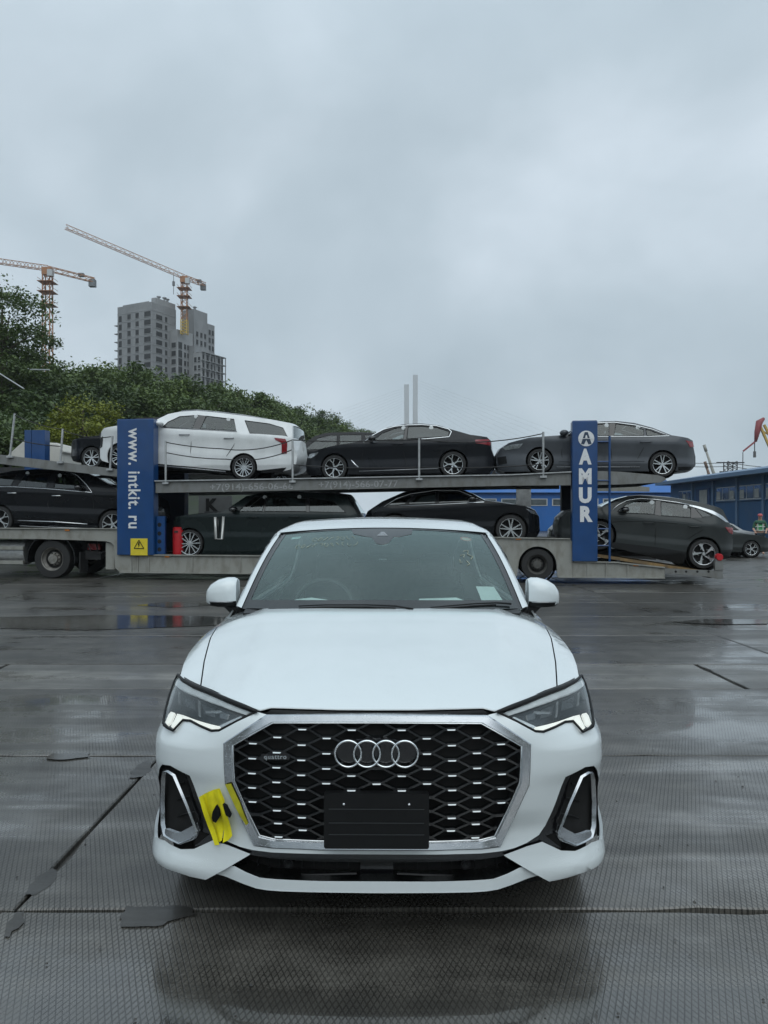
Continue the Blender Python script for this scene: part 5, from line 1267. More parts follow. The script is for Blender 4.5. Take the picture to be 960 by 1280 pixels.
CAR_BACK = 0.32
def car_from_px(name, label, cvt, up, sill, wheels, windows, belt, mat, **kw):
    f = lambda p: LX(*cvt(*p), CAR_BACK)
    U = [f(p) for p in up]; x0 = sum(p[0] for p in U) / len(U); z0 = min(f((w[0], w[1]))[1] - w[2] / cvt.s * (TY0 / FPX) for w in wheels)
    g = lambda p: (f(p)[0] - x0, f(p)[1] - z0)
    scale = (TY0 + CAR_BACK) / FPX / cvt.s
    U = [g(p) for p in up]; S_ = [g(p) for p in sill]
    B = (lambda b: (lambda x: b[0][1] + (b[1][1] - b[0][1]) * (x - b[0][0]) / (b[1][0] - b[0][0])))([g(p) for p in belt])
    Wh = [(*g((w[0], w[1])), w[2] * scale) for w in wheels]
    kw2 = dict(kw)
    for k in ('trims',): kw2[k] = [([g(p) for p in pts], r, m_) for pts, r, m_ in kw.get(k, [])]
    kw2['patches'] = [(n_, [g(p) for p in pts], m_, o) for n_, pts, m_, o in kw.get('patches', [])]
    kw2['seams'] = [[g(p) for p in pts] for pts in kw.get('seams', [])]
    kw2['handles'] = [(*g((a, b)), c * scale, d) for a, b, c, d in kw.get('handles', [])]
    kw2['dots'] = [g(p) for p in kw.get('dots', [])]
    if kw.get('clad'): kw2['clad'] = [[g(p) for p in pts] for pts in kw['clad']]
    if kw.get('mirror'): kw2['mirror'] = (*g(kw['mirror'][:2]), kw['mirror'][2])
    if kw.get('roof_rails'): kw2['roof_rails'] = [g(p) for p in kw['roof_rails']]
    loc = TORG + Matrix.Rotation(TANG, 3, 'Z') @ Vector((x0, CAR_BACK, z0))
    return side_car(name, label, loc, TANG, U, S_, Wh, [[g(p) for p in w] for w in windows], B, mat, **kw2)
class Z:
    def __init__(s, x0, y0, sc): s.x0, s.y0, s.s = x0, y0, sc
    def __call__(s, x, y): return (s.x0 + x / s.s, s.y0 + y / s.s)

p_white = paint('pearl_white', (0.74, 0.76, 0.76), 0.3, 0.0)
p_black = paint('black_paint', (0.008, 0.009, 0.011), 0.25, 0.1)
p_graph = paint('graphite_paint', (0.014, 0.0155, 0.019), 0.3, 0.4)
p_grey = paint('grey_paint', (0.085, 0.092, 0.102), 0.32, 0.5)
p_green = paint('dark_green_paint', (0.013, 0.020, 0.020), 0.28, 0.4)
p_tuc = paint('dark_grey_paint', (0.038, 0.043, 0.043), 0.35, 0.4)
m_hl = M('headlamp_unit', (0.45, 0.48, 0.5), 0.1, 0.7, var=0.3, vscale=25, coat=1.0)
UP, LOW = 'cars on the upper deck of the transporter', 'cars on the lower deck of the transporter'
TS = lambda: None
# --- white SUV, upper deck
z = Z(110, 500, 3.5556)
car_from_px('suv_car', 'pearl white SUV strapped on the upper transporter deck', z,
    [(52, 268), (38, 255), (37, 215), (40, 165), (48, 138), (66, 124), (140, 112), (200, 108), (258, 106), (300, 84), (345, 58), (400, 46), (470, 42), (560, 50), (680, 65), (800, 82), (884, 98), (900, 110), (904, 165), (912, 210), (922, 245), (918, 282), (895, 308), (860, 318)],
    [(52, 272), (860, 322)], [(140, 250, 57), (690, 298, 57)],
    [[(330, 120), (350, 96), (398, 70), (478, 63), (462, 127)], [(515, 67), (640, 82), (657, 136), (497, 128)], [(690, 88), (800, 103), (862, 122), (884, 160), (718, 147)]],
    [(140, 115), (860, 160)], p_white, taper=0.2, wheel_style='multi', spokes=15, group=UP, screen=(8, 10), rearglass=(17, 18),
    trims=[([(290, 290), (450, 303), (610, 318)], 0.020, m_alud), ([(325, 122), (460, 129), (660, 140)], 0.010, m_alud)],
    patches=[('pillar_trim', [(479, 62), (515, 66), (497, 129), (461, 128)], m_gblack, 0.004), ('tail_lamp', [(828, 168), (876, 172), (884, 190), (882, 236), (860, 240), (860, 190), (834, 178)], m_tail, 0.012), ('front_grille', [(40, 170), (56, 160), (52, 205), (40, 212)], m_mblack, 0.012)],
    clad=[[(255, 278), (612, 312), (612, 326), (255, 294)], [(770, 312), (880, 300), (862, 320), (770, 324)]],
    seams=[[(462, 130), (455, 230), (462, 300)], [(300, 120), (296, 285)], [(660, 140), (648, 200), (615, 250)]], handles=[(428, 154, 48, m_alud), (626, 170, 46, m_alud)], mirror=(322, 106, p_white), roof_rails=[(400, 44), (470, 40), (560, 48), (680, 63), (790, 82)],
    glass_mats=[g_car, g_car, g_dark], dots=[(470, 70), (616, 83)])
# --- near-black sedan, upper deck
z = Z(300, 480, 2.8235)
car_from_px('sedan_car', 'graphite sedan with silver window surround behind the white SUV on the upper deck', z,
    [(240, 322), (226, 312), (222, 285), (228, 258), (245, 244), (285, 228), (340, 216), (400, 207), (446, 190), (480, 170), (520, 150), (580, 138), (640, 136), (700, 143), (752, 160), (812, 178), (872, 184), (886, 196), (888, 225), (896, 252), (897, 292), (878, 316)],
    [(240, 322), (878, 314)], [(332, 295, 46), (752, 283, 46)],
    [[(468, 199), (500, 172), (545, 154), (581, 149), (575, 195)], [(588, 193), (592, 148), (640, 146), (695, 151), (738, 166), (733, 184)]],
    [(300, 210), (880, 192)], p_graph, wheel_style='y', spokes=5, group=UP, screen=(8, 11), rearglass=(13, 15),
    trims=[([(436, 207), (466, 180), (505, 158), (545, 147), (590, 142), (640, 141), (692, 145), (735, 157), (746, 167), (738, 186), (660, 193), (570, 199), (470, 205)], 0.014, m_chrome), ([(392, 268), (406, 284), (418, 294)], 0.02, m_chrome), ([(420, 308), (700, 298)], 0.012, m_alud)],
    patches=[('pillar_trim', [(581, 148), (593, 147), (589, 194), (575, 196)], m_gblack, 0.004), ('tail_lamp', [(830, 196), (880, 191), (886, 203), (885, 214), (832, 208)], m_tail, 0.012), ('headlamp', [(232, 258), (240, 245), (275, 240), (266, 250), (244, 260)], m_hl, 0.012)],
    seams=[[(580, 196), (577, 240), (590, 300)], [(440, 210), (430, 260), (432, 306)], [(735, 188), (722, 225), (700, 250)]], handles=[(560, 212, 36, None), (715, 202, 34, None)], mirror=(468, 193, m_gblack), dots=[(575, 153), (674, 152)], glass_mats=[g_car, g_dark])
# --- grey sedan, upper deck
z = Z(620, 510, 3.5556)
car_from_px('sedan_car', 'mid-grey sedan on the tail of the upper deck behind the lettered blue tower', z,
    [(40, 282), (12, 270), (4, 240), (5, 205), (20, 178), (60, 153), (150, 131), (240, 124), (292, 120), (345, 95), (420, 64), (475, 55), (540, 53), (620, 62), (700, 85), (782, 120), (862, 130), (888, 140), (892, 170), (906, 212), (906, 250), (886, 270), (815, 278)],
    [(40, 282), (815, 280)], [(195, 234, 54), (742, 250, 55)],
    [[(322, 123), (355, 100), (440, 70), (508, 66), (503, 122)], [(538, 66), (615, 77), (662, 95), (658, 122), (526, 122)], [(670, 92), (690, 97), (748, 121), (672, 122)]],
    [(240, 126), (880, 140)], p_grey, wheel_style='twin', spokes=5, group=UP, screen=(8, 10), rearglass=(13, 15),
    trims=[([(312, 126), (350, 96), (440, 64), (530, 60), (625, 73), (700, 93), (772, 123), (680, 126), (500, 126), (330, 127)], 0.012, m_chrome), ([(270, 262), (640, 262)], 0.012, m_alud), ([(280, 238), (660, 236)], 0.008, p_grey)],
    patches=[('pillar_trim', [(508, 65), (539, 65), (527, 123), (502, 123)], m_gblack, 0.004), ('tail_lamp', [(848, 142), (888, 146), (894, 168), (872, 172), (862, 156)], m_tail, 0.012), ('headlamp', [(32, 172), (70, 162), (120, 158), (104, 178), (42, 186)], m_hl, 0.012), ('side_grille', [(8, 215), (45, 212), (50, 245), (12, 250)], m_mblack, 0.01)],
    clad=[[(812, 262), (884, 258), (868, 274), (815, 277)]],
    seams=[[(515, 126), (512, 190), (520, 262)], [(300, 128), (292, 200), (300, 262)], [(662, 126), (655, 180), (630, 225)]], handles=[(480, 152, 45, None), (665, 152, 46, None)], dots=[(496, 74), (636, 84)], mirror=(300, 112, p_grey))
# --- black SUV, lower deck over the gooseneck, facing right
z = Z(0, 560, 6.0)
car_from_px('suv_car', 'black SUV with chrome window line on the gooseneck deck behind the blue tower', z,
    [(1090, 560), (1105, 520), (1095, 440), (1070, 390), (1000, 350), (900, 322), (850, 300), (740, 235), (640, 190), (560, 170), (400, 158), (200, 156), (60, 168), (-60, 195), (-130, 240), (-190, 330), (-200, 430), (-190, 540), (-150, 570)],
    [(1090, 585), (-150, 575)], [(838, 574, 112), (-12, 540, 112)],
    [[(398, 302), (402, 196), (470, 196), (540, 210), (628, 308)], [(118, 288), (162, 196), (345, 190), (340, 300)], [(-110, 280), (-60, 210), (30, 200), (100, 198), (75, 284)]],
    [(900, 330), (-180, 290)], p_black, taper=0.25, wheel_style='y', spokes=5, group=LOW, screen=(6, 9), rearglass=(13, 15),
    trims=[([(-100, 290), (105, 291), (345, 305), (600, 326), (690, 334), (640, 275), (560, 205), (505, 180)], 0.014, m_chrome), ([(130, 543), (400, 553), (650, 571)], 0.016, m_chrome), ([(140, 584), (400, 596), (620, 603)], 0.014, m_galv)],
    seams=[[(372, 305), (355, 420), (372, 560)], [(690, 340), (700, 430), (680, 560)]], handles=[(92, 338, 80, m_chrome), (424, 358, 78, m_chrome)], mirror=(606, 296, m_gblack), dots=[(178, 187), (424, 204)], glass_mats=[g_car, g_car, g_dark], seats=True)
# --- dark green SUV, lower deck
z = Z(180, 580, 3.2)
car_from_px('suv_car', 'dark green SUV with pale twin side vents on the low deck', z,
    [(115, 368), (104, 350), (102, 290), (106, 232), (120, 212), (200, 201), (300, 194), (330, 180), (400, 128), (450, 116), (600, 110), (740, 116), (800, 124), (806, 132), (852, 200), (862, 240), (868, 310), (850, 362)],
    [(115, 366), (850, 366)], [(180, 318, 58), (742, 318, 58)],
    [[(378, 190), (395, 168), (432, 132), (480, 126), (472, 189)], [(487, 126), (640, 132), (648, 190), (480, 189)], [(656, 134), (755, 148), (806, 194), (660, 191)]],
    [(200, 197), (850, 200)], p_green, taper=0.2, wheel_style='multi', spokes=12, group=LOW, screen=(6, 9), rearglass=(13, 14),
    patches=[('pillar_trim', [(480, 125), (488, 125), (480, 190), (471, 190)], m_gblack, 0.004), ('pillar_trim', [(640, 131), (656, 133), (660, 192), (647, 191)], m_gblack, 0.004)], trims=[([(285, 212), (286, 300), (312, 300), (318, 210)], 0.036, M('vent_silver', (0.6, 0.6, 0.58), 0.3, 0.4)), ([(296, 212), (298, 292)], 0.016, m_gblack)],
    seams=[[(476, 192), (470, 280), (478, 350)], [(652, 194), (650, 270), (690, 290)], [(345, 195), (335, 350)]], handles=[(436, 213, 42, None), (600, 212, 42, None)], mirror=(362, 182, m_gblack), dots=[(476, 132), (615, 131)], glass_mats=[g_car, g_dark, g_dark], rim=0.8)
# --- black fastback, lower deck, facing right
z = Z(300, 480, 2.8235)
car_from_px('fastback_car', 'black fastback with bright wheels over the trailer axles', z,
    [(1050, 543), (1062, 520), (1060, 470), (1044, 446), (1010, 432), (950, 423), (866, 412), (820, 388), (770, 370), (700, 364), (640, 368), (570, 384), (500, 415), (445, 450), (436, 468), (440, 520), (450, 545)],
    [(1050, 548), (450, 548)], [(956, 514, 53), (545, 514, 53)],
    [[(700, 420), (702, 378), (760, 380), (815, 400), (835, 416)], [(590, 424), (625, 392), (690, 380), (688, 421)], [(515, 430), (560, 404), (610, 392), (580, 425)]],
    [(900, 415), (440, 440)], p_black, wheel_style='twin', spokes=5, group=LOW, screen=(6, 8), rearglass=(10, 12),
    trims=[([(508, 433), (550, 405), (600, 387), (690, 374), (770, 375), (830, 400), (862, 416), (700, 425), (560, 430)], 0.010, m_chrome)],
    patches=[('headlamp', [(1010, 440), (1042, 448), (1052, 462), (1030, 456)], m_hl, 0.012)], seams=[[(694, 424), (690, 470), (700, 535)]], mirror=(820, 405, m_gblack), glass_mats=[g_dark, g_dark, g_dark])
# --- dark grey crossover on the ramp
z = Z(760, 590, 4.8)
car_from_px('crossover_car', 'dark grey crossover with silver roof line and cut-star wheels on the ramp', z,
    [(-270, 395), (-290, 370), (-292, 320), (-280, 275), (-240, 240), (-140, 222), (-30, 210), (20, 190), (80, 165), (150, 148), (235, 141), (400, 153), (560, 180), (690, 214), (712, 228), (746, 302), (776, 345), (782, 390), (774, 470), (742, 520), (690, 528)],
    [(-270, 398), (690, 530)], [(-52, 380, 86), (578, 492, 86)],
    [[(58, 235), (110, 196), (185, 171), (296, 172), (282, 254), (120, 246)], [(328, 176), (468, 195), (506, 218), (500, 274), (322, 262)], [(532, 216), (560, 222), (634, 262), (572, 272)]],
    [(-140, 232), (760, 320)], p_tuc, wheel_style='blade', spokes=5, group=LOW, screen=(6, 9), rearglass=(14, 15),
    trims=[([(20, 235), (60, 200), (120, 170), (200, 157), (300, 164), (420, 180), (520, 200)], 0.012, m_chrome)],
    patches=[('pillar_trim', [(296, 171), (328, 175), (322, 263), (282, 255)], m_gblack, 0.004), ('pillar_trim', [(506, 217), (533, 215), (573, 273), (499, 275)], m_gblack, 0.004), ('silver_strip', [(500, 194), (560, 207), (640, 232), (700, 262), (746, 304), (720, 300), (660, 262), (600, 235), (540, 214), (500, 202)], m_alu, 0.012), ('tail_lamp', [(712, 330), (776, 336), (776, 376), (740, 362)], m_tail, 0.012)],
    clad=[[(20, 420), (300, 452), (470, 480), (460, 540), (440, 555), (300, 520), (20, 450)], [(680, 470), (772, 468), (742, 518), (690, 526)]],
    seams=[[(300, 258), (288, 340), (282, 440)], [(508, 276), (566, 300), (566, 350), (480, 400)], [(20, 300), (150, 296), (290, 300), (420, 310)]], handles=[(244, 306, 60, None), (518, 328, 62, None)], mirror=(96, 226, m_gblack), dots=[(272, 182), (474, 209)], arch_k=1.16)
# ================================================================ second transporter parked behind
def LB(u, v, d): p = pix(u, v, d); return p
t2nd = thing('car_transporter', 'second car transporter parked behind the first, dark deck beams and blue ribbed tower', 'trailer', (0, 24.0, 0), TANG)
T2O = Vector((0, 24.0, 0)); _r2 = Matrix.Rotation(-TANG, 3, 'Z')
def L2(u, v, back=0.0):
    a = (u - CU) / FPX; t = (24.0 + back) / (1 + TSL * a); q = _r2 @ (Vector((a * t, t, EYE.z - (v - CV) * t / FPX)) - T2O); return (q.x, q.z)
m_tent = M('tarpaulin', (0.50, 0.49, 0.45), 0.7, var=0.08, vscale=4, bump=0.2, bscale=9)
def plate2(name, pts, mat, y0=0.0, y1=0.1, parent=None):
    mb = MB(); mb.prism([L2(u, v) for u, v in pts], y0, y1, lambda a, b, d: Vector((a, d, b))); return mb.build(name, mat, parent or t2nd)
plate2('upper_beam', [(-40, 584), (150, 585), (450, 586), (700, 588), (700, 594), (450, 593), (150, 593), (-40, 592)], m_dsteel)
plate2('upper_beam', [(735, 607), (800, 607.5), (812, 609), (812, 614.5), (735, 614)], m_steell)
plate2('lower_beam', [(-40, 676), (700, 680), (820, 690), (820, 700), (700, 692), (-40, 690)], m_dsteel)
plate2('upper_deck', [(-40, 590), (700, 592), (700, 594), (-40, 593)], m_dsteel, 0.1, 2.4)
for u in (37, 46, 54): plate2('tower_rib', [(u - 4.2, 538), (u + 4.2, 538), (u + 4.2, 600), (u - 4.2, 600)], m_blue, -0.1, 0.2)
plate2('deck_post', [(646, 597), (664, 597), (664, 700), (646, 700)], m_galv, 0.05, 0.35)
plate2('deck_post', [(208, 592), (228, 592), (228, 690), (208, 690)], m_dsteel, 0.05, 0.35)
kp = plate2('grey_panel', [(253, 620), (294, 620), (294, 652), (253, 652)], M('dull_panel', (0.13, 0.135, 0.135), 0.6, var=0.1), -0.35, -0.32)
c_ = L2(268, 632); o = text_mesh('lettering', 'K', 0.5, m_void, kp, 0.003, 0.03); o.location = (c_[0], -0.357, c_[1])
for u in (380, 560):
    mb = MB(); c_ = L2(u, 706)
    road_wheel(t2nd, (c_[0], 0.2, 0.48), 0.48, 0.3, 8, 'plate', 0.6, MATS['dull_rim'], -1, axis='y')

# generic outlines in metres for cars that show only in part
SED = dict(up=[(0.10, 0.22), (0.0, 0.35), (0.02, 0.62), (0.20, 0.78), (0.75, 0.90), (1.30, 0.97), (1.55, 1.02), (2.00, 1.30), (2.40, 1.43), (2.90, 1.46), (3.30, 1.42), (3.95, 1.12), (4.55, 1.06), (4.72, 0.95), (4.80, 0.6), (4.75, 0.3), (4.6, 0.22)],
           sill=[(0.1, 0.2), (4.6, 0.2)], wheels=[(0.90, 0.33, 0.33), (3.72, 0.33, 0.33)],
           windows=[[(1.78, 1.02), (2.1, 1.26), (2.45, 1.37), (2.72, 1.39), (2.75, 1.02)], [(2.83, 1.02), (2.82, 1.39), (3.2, 1.36), (3.65, 1.12), (3.6, 1.03)]], belt=1.0, screen=(6, 8), rearglass=(10, 11))
SUVO = dict(up=[(0.10, 0.28), (0.0, 0.45), (0.02, 0.85), (0.15, 0.98), (0.75, 1.05), (1.20, 1.10), (1.35, 1.13), (1.95, 1.58), (2.35, 1.68), (3.2, 1.70), (4.2, 1.64), (4.4, 1.58), (4.62, 1.10), (4.68, 0.7), (4.62, 0.36), (4.5, 0.28)],
            sill=[(0.1, 0.28), (4.5, 0.28)], wheels=[(0.88, 0.36, 0.36), (3.66, 0.36, 0.36)],
            windows=[[(1.62, 1.12), (2.05, 1.50), (2.4, 1.59), (2.66, 1.6), (2.68, 1.12)], [(2.76, 1.12), (2.75, 1.6), (3.45, 1.6), (3.5, 1.13)], [(3.6, 1.14), (3.57, 1.6), (4.1, 1.55), (4.3, 1.18)]], belt=1.10, screen=(6, 8), rearglass=(11, 12))
def spec_car(name, label, spec, loc, rz, mat, face=1, **kw):
    s = {k: v for k, v in spec.items()}
    if face < 0:
        m = lambda p: (4.7 - p[0], p[1])
        for k in ('up', 'sill'): s[k] = [m(p) for p in s[k]]
        s['wheels'] = [(4.7 - x, z_, r) for x, z_, r in s['wheels']]; s['windows'] = [[m(p) for p in reversed(w)] for w in s['windows']]
        s['sill'] = list(reversed(s['sill']))
    return side_car(name, label, loc, rz, s.pop('up'), s.pop('sill'), s.pop('wheels'), s.pop('windows'), s.pop('belt'), mat, **{**s, **kw})
def at2(u, v, lx=0.0, back=0.35):
    """loc so that local (lx, 0, 0) falls on the pixel, on the second transporter's decks"""
    x, z_ = L2(u, v, back); return T2O + Matrix.Rotation(TANG, 3, 'Z') @ Vector((x - lx, back, z_))
B2 = 'cars on the transporter parked behind'
spec_car('suv_car', 'charcoal SUV on the rear transporter, its nose by the white SUV', SUVO, at2(82, 586), TANG, p_graph, group=B2)
spec_car('suv_car', 'black SUV on the rear transporter, its roof above the graphite sedan bonnet', SUVO, at2(318, 606), TANG, p_black, group=B2)
spec_car('sedan_car', 'silver sedan on the rear transporter seen between blue tower and dark green SUV', SED, at2(226, 676), TANG, paint('silver_paint', (0.35, 0.36, 0.37), 0.3, 0.6), group=B2)
spec_car('sedan_car', 'black sedan on the rear transporter seen through the ladder beside the ramp crossover', SED, at2(690, 688, 0.0, 0.2), TANG, p_black, group=B2)
spec_car('suv_car', 'dark SUV on the rear transporter seen above the black SUV bonnet', SUVO, at2(10, 676), TANG, p_graph, group=B2)
for i, (pts, lab, d) in enumerate([([(-20, 574), (5, 573), (33, 548), (34, 574)], 'cream tarpaulin peak beside the ribbed blue tower', 27.0), ([(58, 553), (72, 553.5), (81, 565), (77, 567), (78, 583), (58, 583)], 'pale tarpaulin covered load behind the ribbed blue tower', 27.5)]):
    mb = MB(); mb.prism([(p.x, p.z) for p in [pix(u, v, d) for u, v in pts]], d, d + 1.8, lambda a, b, q: Vector((a, q, b)))
    b0_ = min(v.z for v in mb.v); o = mb.build('tarpaulin_load', m_tent); tag(o, lab, 'tarpaulin')
    bv = o.modifiers.new('bevel', 'BEVEL'); bv.width = 0.08; bv.segments = 2
    xs_ = [v.x for v in mb.v]; st_ = MB()
    for x in (min(xs_) + 0.1, max(xs_) - 0.1):
        for y in (d + 0.1, d + 1.7): st_.bar((x, y, -0.02), (x, y, b0_ + 0.02), 0.07)
    tag(st_.build('support_post', m_dsteel, o), kind='stuff')

# ================================================================ parked cars and the worker at the right
spec_car('sedan_car', 'dark grey sedan parked with its bonnet past the ramp', SED, pix(966, 694.5, 31.5) + Vector((-4.75, 0, -0.0)) - Vector((0, 0, pix(966, 694.5, 31.5).z)), R(-3), p_tuc, face=-1, wheel_style='y', wheel_mat=m_sil, group='cars parked by the blue warehouse')
spec_car('sedan_car', 'silver sedan parked beside the worker in the green vest', SED, Vector((pix(972, 690, 36.0).x - 4.3, 36.0, 0)), R(14), MATS['silver_paint'], face=-1, group='cars parked by the blue warehouse')
spec_car('sedan_car', 'pale green-grey sedan parked closest to the warehouse wall', SED, Vector((pix(945, 690, 43.0).x - 4.5, 43.0, 0)), R(8), paint('sage_paint', (0.25, 0.28, 0.27), 0.3, 0.4), face=-1, group='cars parked by the blue warehouse')
m_skin = M('skin', (0.45, 0.27, 0.2), 0.55, var=0.08, vscale=20); m_vest = M('green_vest', (0.10, 0.42, 0.16), 0.7, var=0.12, vscale=10); m_navy = M('work_trousers', (0.02, 0.03, 0.04), 0.8, var=0.2, vscale=10)
m_strip2 = M('reflective_tape', (0.6, 0.65, 0.6), 0.4); m_cap = M('red_cap', (0.45, 0.10, 0.10), 0.6, var=0.1, vscale=10); m_shirt = M('dark_green_shirt', (0.03, 0.10, 0.06), 0.8, var=0.2, vscale=12)
def skinned(name, joints, bones, mat, parent, sub=2, root=0):
    me = bpy.data.meshes.new(name); me.from_pydata([j[:3] for j in joints], bones, []); me.update(); o = bpy.data.objects.new(name, me); COL.objects.link(o)
    sk = o.modifiers.new('skin', 'SKIN'); 
    for i, j in enumerate(joints):
        r = j[3] if isinstance(j[3], tuple) else (j[3], j[3]); me.skin_vertices[0].data[i].radius = r
    me.skin_vertices[0].data[root].use_root = True
    o.modifiers.new('sub', 'SUBSURF').levels = sub; o.modifiers['sub'].render_levels = sub
    dg = bpy.context.evaluated_depsgraph_get(); m2 = bpy.data.meshes.new_from_object(o.evaluated_get(dg)); bpy.data.objects.remove(o)
    m2.materials.clear(); m2.materials.append(mat); m2.polygons.foreach_set('use_smooth', [True] * len(m2.polygons))
    return link(bpy.data.objects.new(name, m2), parent)
wl_ = pix(950, 690, 33.5); wk = thing('person', 'worker in green reflective vest and red cap standing by the silver sedan', 'person', (wl_.x, wl_.y, 0), R(-20))
J = [(0, 0, 0.95, (0.15, 0.11)), (0, -0.02, 1.15, (0.14, 0.10)), (0, 0.0, 1.38, (0.18, 0.11)), (0, -0.02, 1.50, 0.06), (0, -0.04, 1.60, (0.085, 0.10)), (0, -0.05, 1.70, (0.082, 0.098)),
     (0.20, 0, 1.40, 0.065), (0.27, -0.05, 1.12, 0.05), (0.20, -0.25, 0.98, 0.038), (-0.20, 0, 1.40, 0.065), (-0.27, -0.05, 1.12, 0.05), (-0.20, -0.25, 0.98, 0.038),
     (0.10, 0, 0.88, 0.10), (0.11, -0.02, 0.48, 0.065), (0.12, 0.02, 0.09, 0.05), (0.13, -0.14, 0.045, 0.042), (-0.10, 0, 0.88, 0.10), (-0.11, -0.02, 0.48, 0.065), (-0.12, 0.02, 0.09, 0.05), (-0.13, -0.14, 0.045, 0.042)]
Bn = [(0, 1), (1, 2), (2, 3), (3, 4), (4, 5), (2, 6), (6, 7), (7, 8), (2, 9), (9, 10), (10, 11), (0, 12), (12, 13), (13, 14), (14, 15), (0, 16), (16, 17), (17, 18), (18, 19)]
body_ = skinned('body', J, Bn, m_skin, wk)
sc_ = lambda j, k: (j[0], j[1], j[2], tuple(q * k for q in j[3]) if isinstance(j[3], tuple) else j[3] * k)
skinned('trousers', [sc_(J[i], 1.14) for i in (0, 12, 13, 14, 16, 17, 18)], [(0, 1), (1, 2), (2, 3), (0, 4), (4, 5), (5, 6)], m_navy, wk)
skinned('shirt', [sc_(J[i], 1.14) for i in (2, 6, 7, 9, 10)], [(0, 1), (1, 2), (0, 3), (3, 4)], m_shirt, wk)
vest = skinned('vest', [sc_(J[0], 1.16), sc_(J[1], 1.22), sc_(J[2], 1.20), (0, -0.01, 1.46, 0.085)], [(0, 1), (1, 2), (2, 3)], m_vest, wk)
mb = MB()
for zz in (1.06, 1.22):
    mb.tube([(0.195 * math.cos(a), -0.015 + 0.150 * math.sin(a), zz) for a in [i * math.pi / 10 for i in range(21)]], 0.018, 6, False)
for x in (-0.10, 0.10): mb.tube([(x, -0.155, 1.08), (x, -0.16, 1.25), (x, -0.13, 1.42)], 0.016, 6)
tag(mb.build('reflective_band', m_strip2, vest), kind='stuff')
mb = MB(); mb.lathe([(0.098, 0.0), (0.102, 0.03), (0.09, 0.075), (0.05, 0.10), (0, 0.105)], 18, Matrix.Translation((0, -0.045, 1.685)) @ Matrix.Rotation(R(90), 4, 'X')); mb.prism([(-0.08, -0.12), (0.08, -0.12), (0.06, -0.20), (-0.06, -0.20)], 1.675, 1.69, lambda u, v, d: Vector((u, v, d))); mb.build('cap', m_cap, wk, auto=50)
for sgx in (-1, 1):
    for f in range(5):
        a = J[8] if sgx > 0 else J[11]; bx = a[0] + sgx * (-0.03 + 0.018 * f); mb = MB(); mb.tube([(bx, a[1] - 0.02, a[2]), (bx, a[1] - 0.07, a[2] - 0.015), (bx, a[1] - (0.085 if f else 0.07), a[2] - 0.05)], [0.011, 0.009, 0.007], 6); mb.build('finger', m_skin, body_, smooth=True)
mb = MB(); mb.tube([(0, -0.135, 1.63), (0, -0.16, 1.605), (0, -0.138, 1.595)], [0.010, 0.014, 0.010], 6); mb.build('nose', m_skin, body_, smooth=True)
for sgx in (-1, 1):
    mb = MB(); mb.lathe([(0, -0.012), (0.010, -0.008), (0.012, 0)], 8, Matrix.Translation((sgx * 0.035, -0.13, 1.645))); mb.build('eye', m_void, body_)

# ================================================================ blue warehouse
m_wall = M('blue_cladding', (0.028, 0.10, 0.22), 0.6, var=0.08, vscale=0.6, dirt=(0.05, 0.11, 0.19), dscale=0.5, damt=0.5)
m_fascia = M('blue_fascia', (0.10, 0.17, 0.27), 0.5, var=0.06, vscale=0.8)
m_wframe = M('white_window_frame', (0.5, 0.51, 0.5), 0.5, var=0.05); m_wglass = M('dull_window', (0.08, 0.095, 0.10), 0.15, var=0.4, vscale=1.2, coat=0.6)
m_curt = M('pale_blind', (0.36, 0.37, 0.35), 0.7, var=0.2, vscale=2)
WX = 30.2
ware = thing('warehouse', 'long blue clad warehouse with row of windows beyond the ramp', 'warehouse', (WX, 62, 0))
def wl(y0, y1, z0, z1): return y0 - 62, y1 - 62, z0, z1
ya, yb = 46.0, 81.0; H1 = 5.05
# wall pieces round the window band
mb = MB(); mb.box((6.0, (ya + yb) / 2 - 62, H1 / 2), (12.0, yb - ya, H1)); mb.build('wall', m_wall, ware)
# horizontal ribs
for i in range(18):
    mb = MB(); mb.box((-0.02, (ya + yb) / 2 - 62, 0.22 + i * 0.185), (0.03, yb - ya, 0.022)); mb.build('cladding_rib', m_wall, ware)
mb = MB(); mb.box((5.2, (ya + yb) / 2 - 62, H1 + 0.16), (13.4, yb - ya + 0.8, 0.32)); mb.build('roof_fascia', m_fascia, ware)
mb = MB(); mb.prism([(-1.3, 0), (5.6, 1.1), (12.5, 0)], ya - 62.3, yb - 61.7, lambda a, b, d: Vector((a, d, H1 + 0.325 + b))); mb.build('roof', m_fascia, ware)
def uy(u): return WX * FPX / (u - CU)           # depth on the wall face seen at pixel column u
for (u0, u1, n, dark) in ((849, 865, 3, 0), (896, 921, 3, 1), (925, 953, 3, 1), (958, 985, 3, 1)):
    y1, y0 = uy(u0), uy(u1); zt, zb = 4.35, 3.15
    mb = MB(); mb.box((-0.03, (y0 + y1) / 2 - 62, (zt + zb) / 2), (0.05, y1 - y0, zt - zb)); wn = mb.build('window', m_wframe, ware)
    for i in range(n):
        w = (y1 - y0) / n; mb = MB(); mb.box((-0.065, y0 + w * (i + 0.5) - 62, (zt + zb) / 2), (0.03, w - 0.14, zt - zb - 0.16)); mb.build('pane', m_wglass, wn)
        if (i + dark) % 2: mb = MB(); mb.box((-0.085, y0 + w * (i + 0.6) - 62, (zt + zb) / 2 - 0.12), (0.012, w * 0.55, (zt - zb) * 0.6)); mb.build('blind', m_curt, wn)
    mb = MB(); mb.box((-0.09, (y0 + y1) / 2 - 62, zb - 0.05), (0.14, y1 - y0 + 0.2, 0.06)); mb.build('sill', m_fascia, wn)
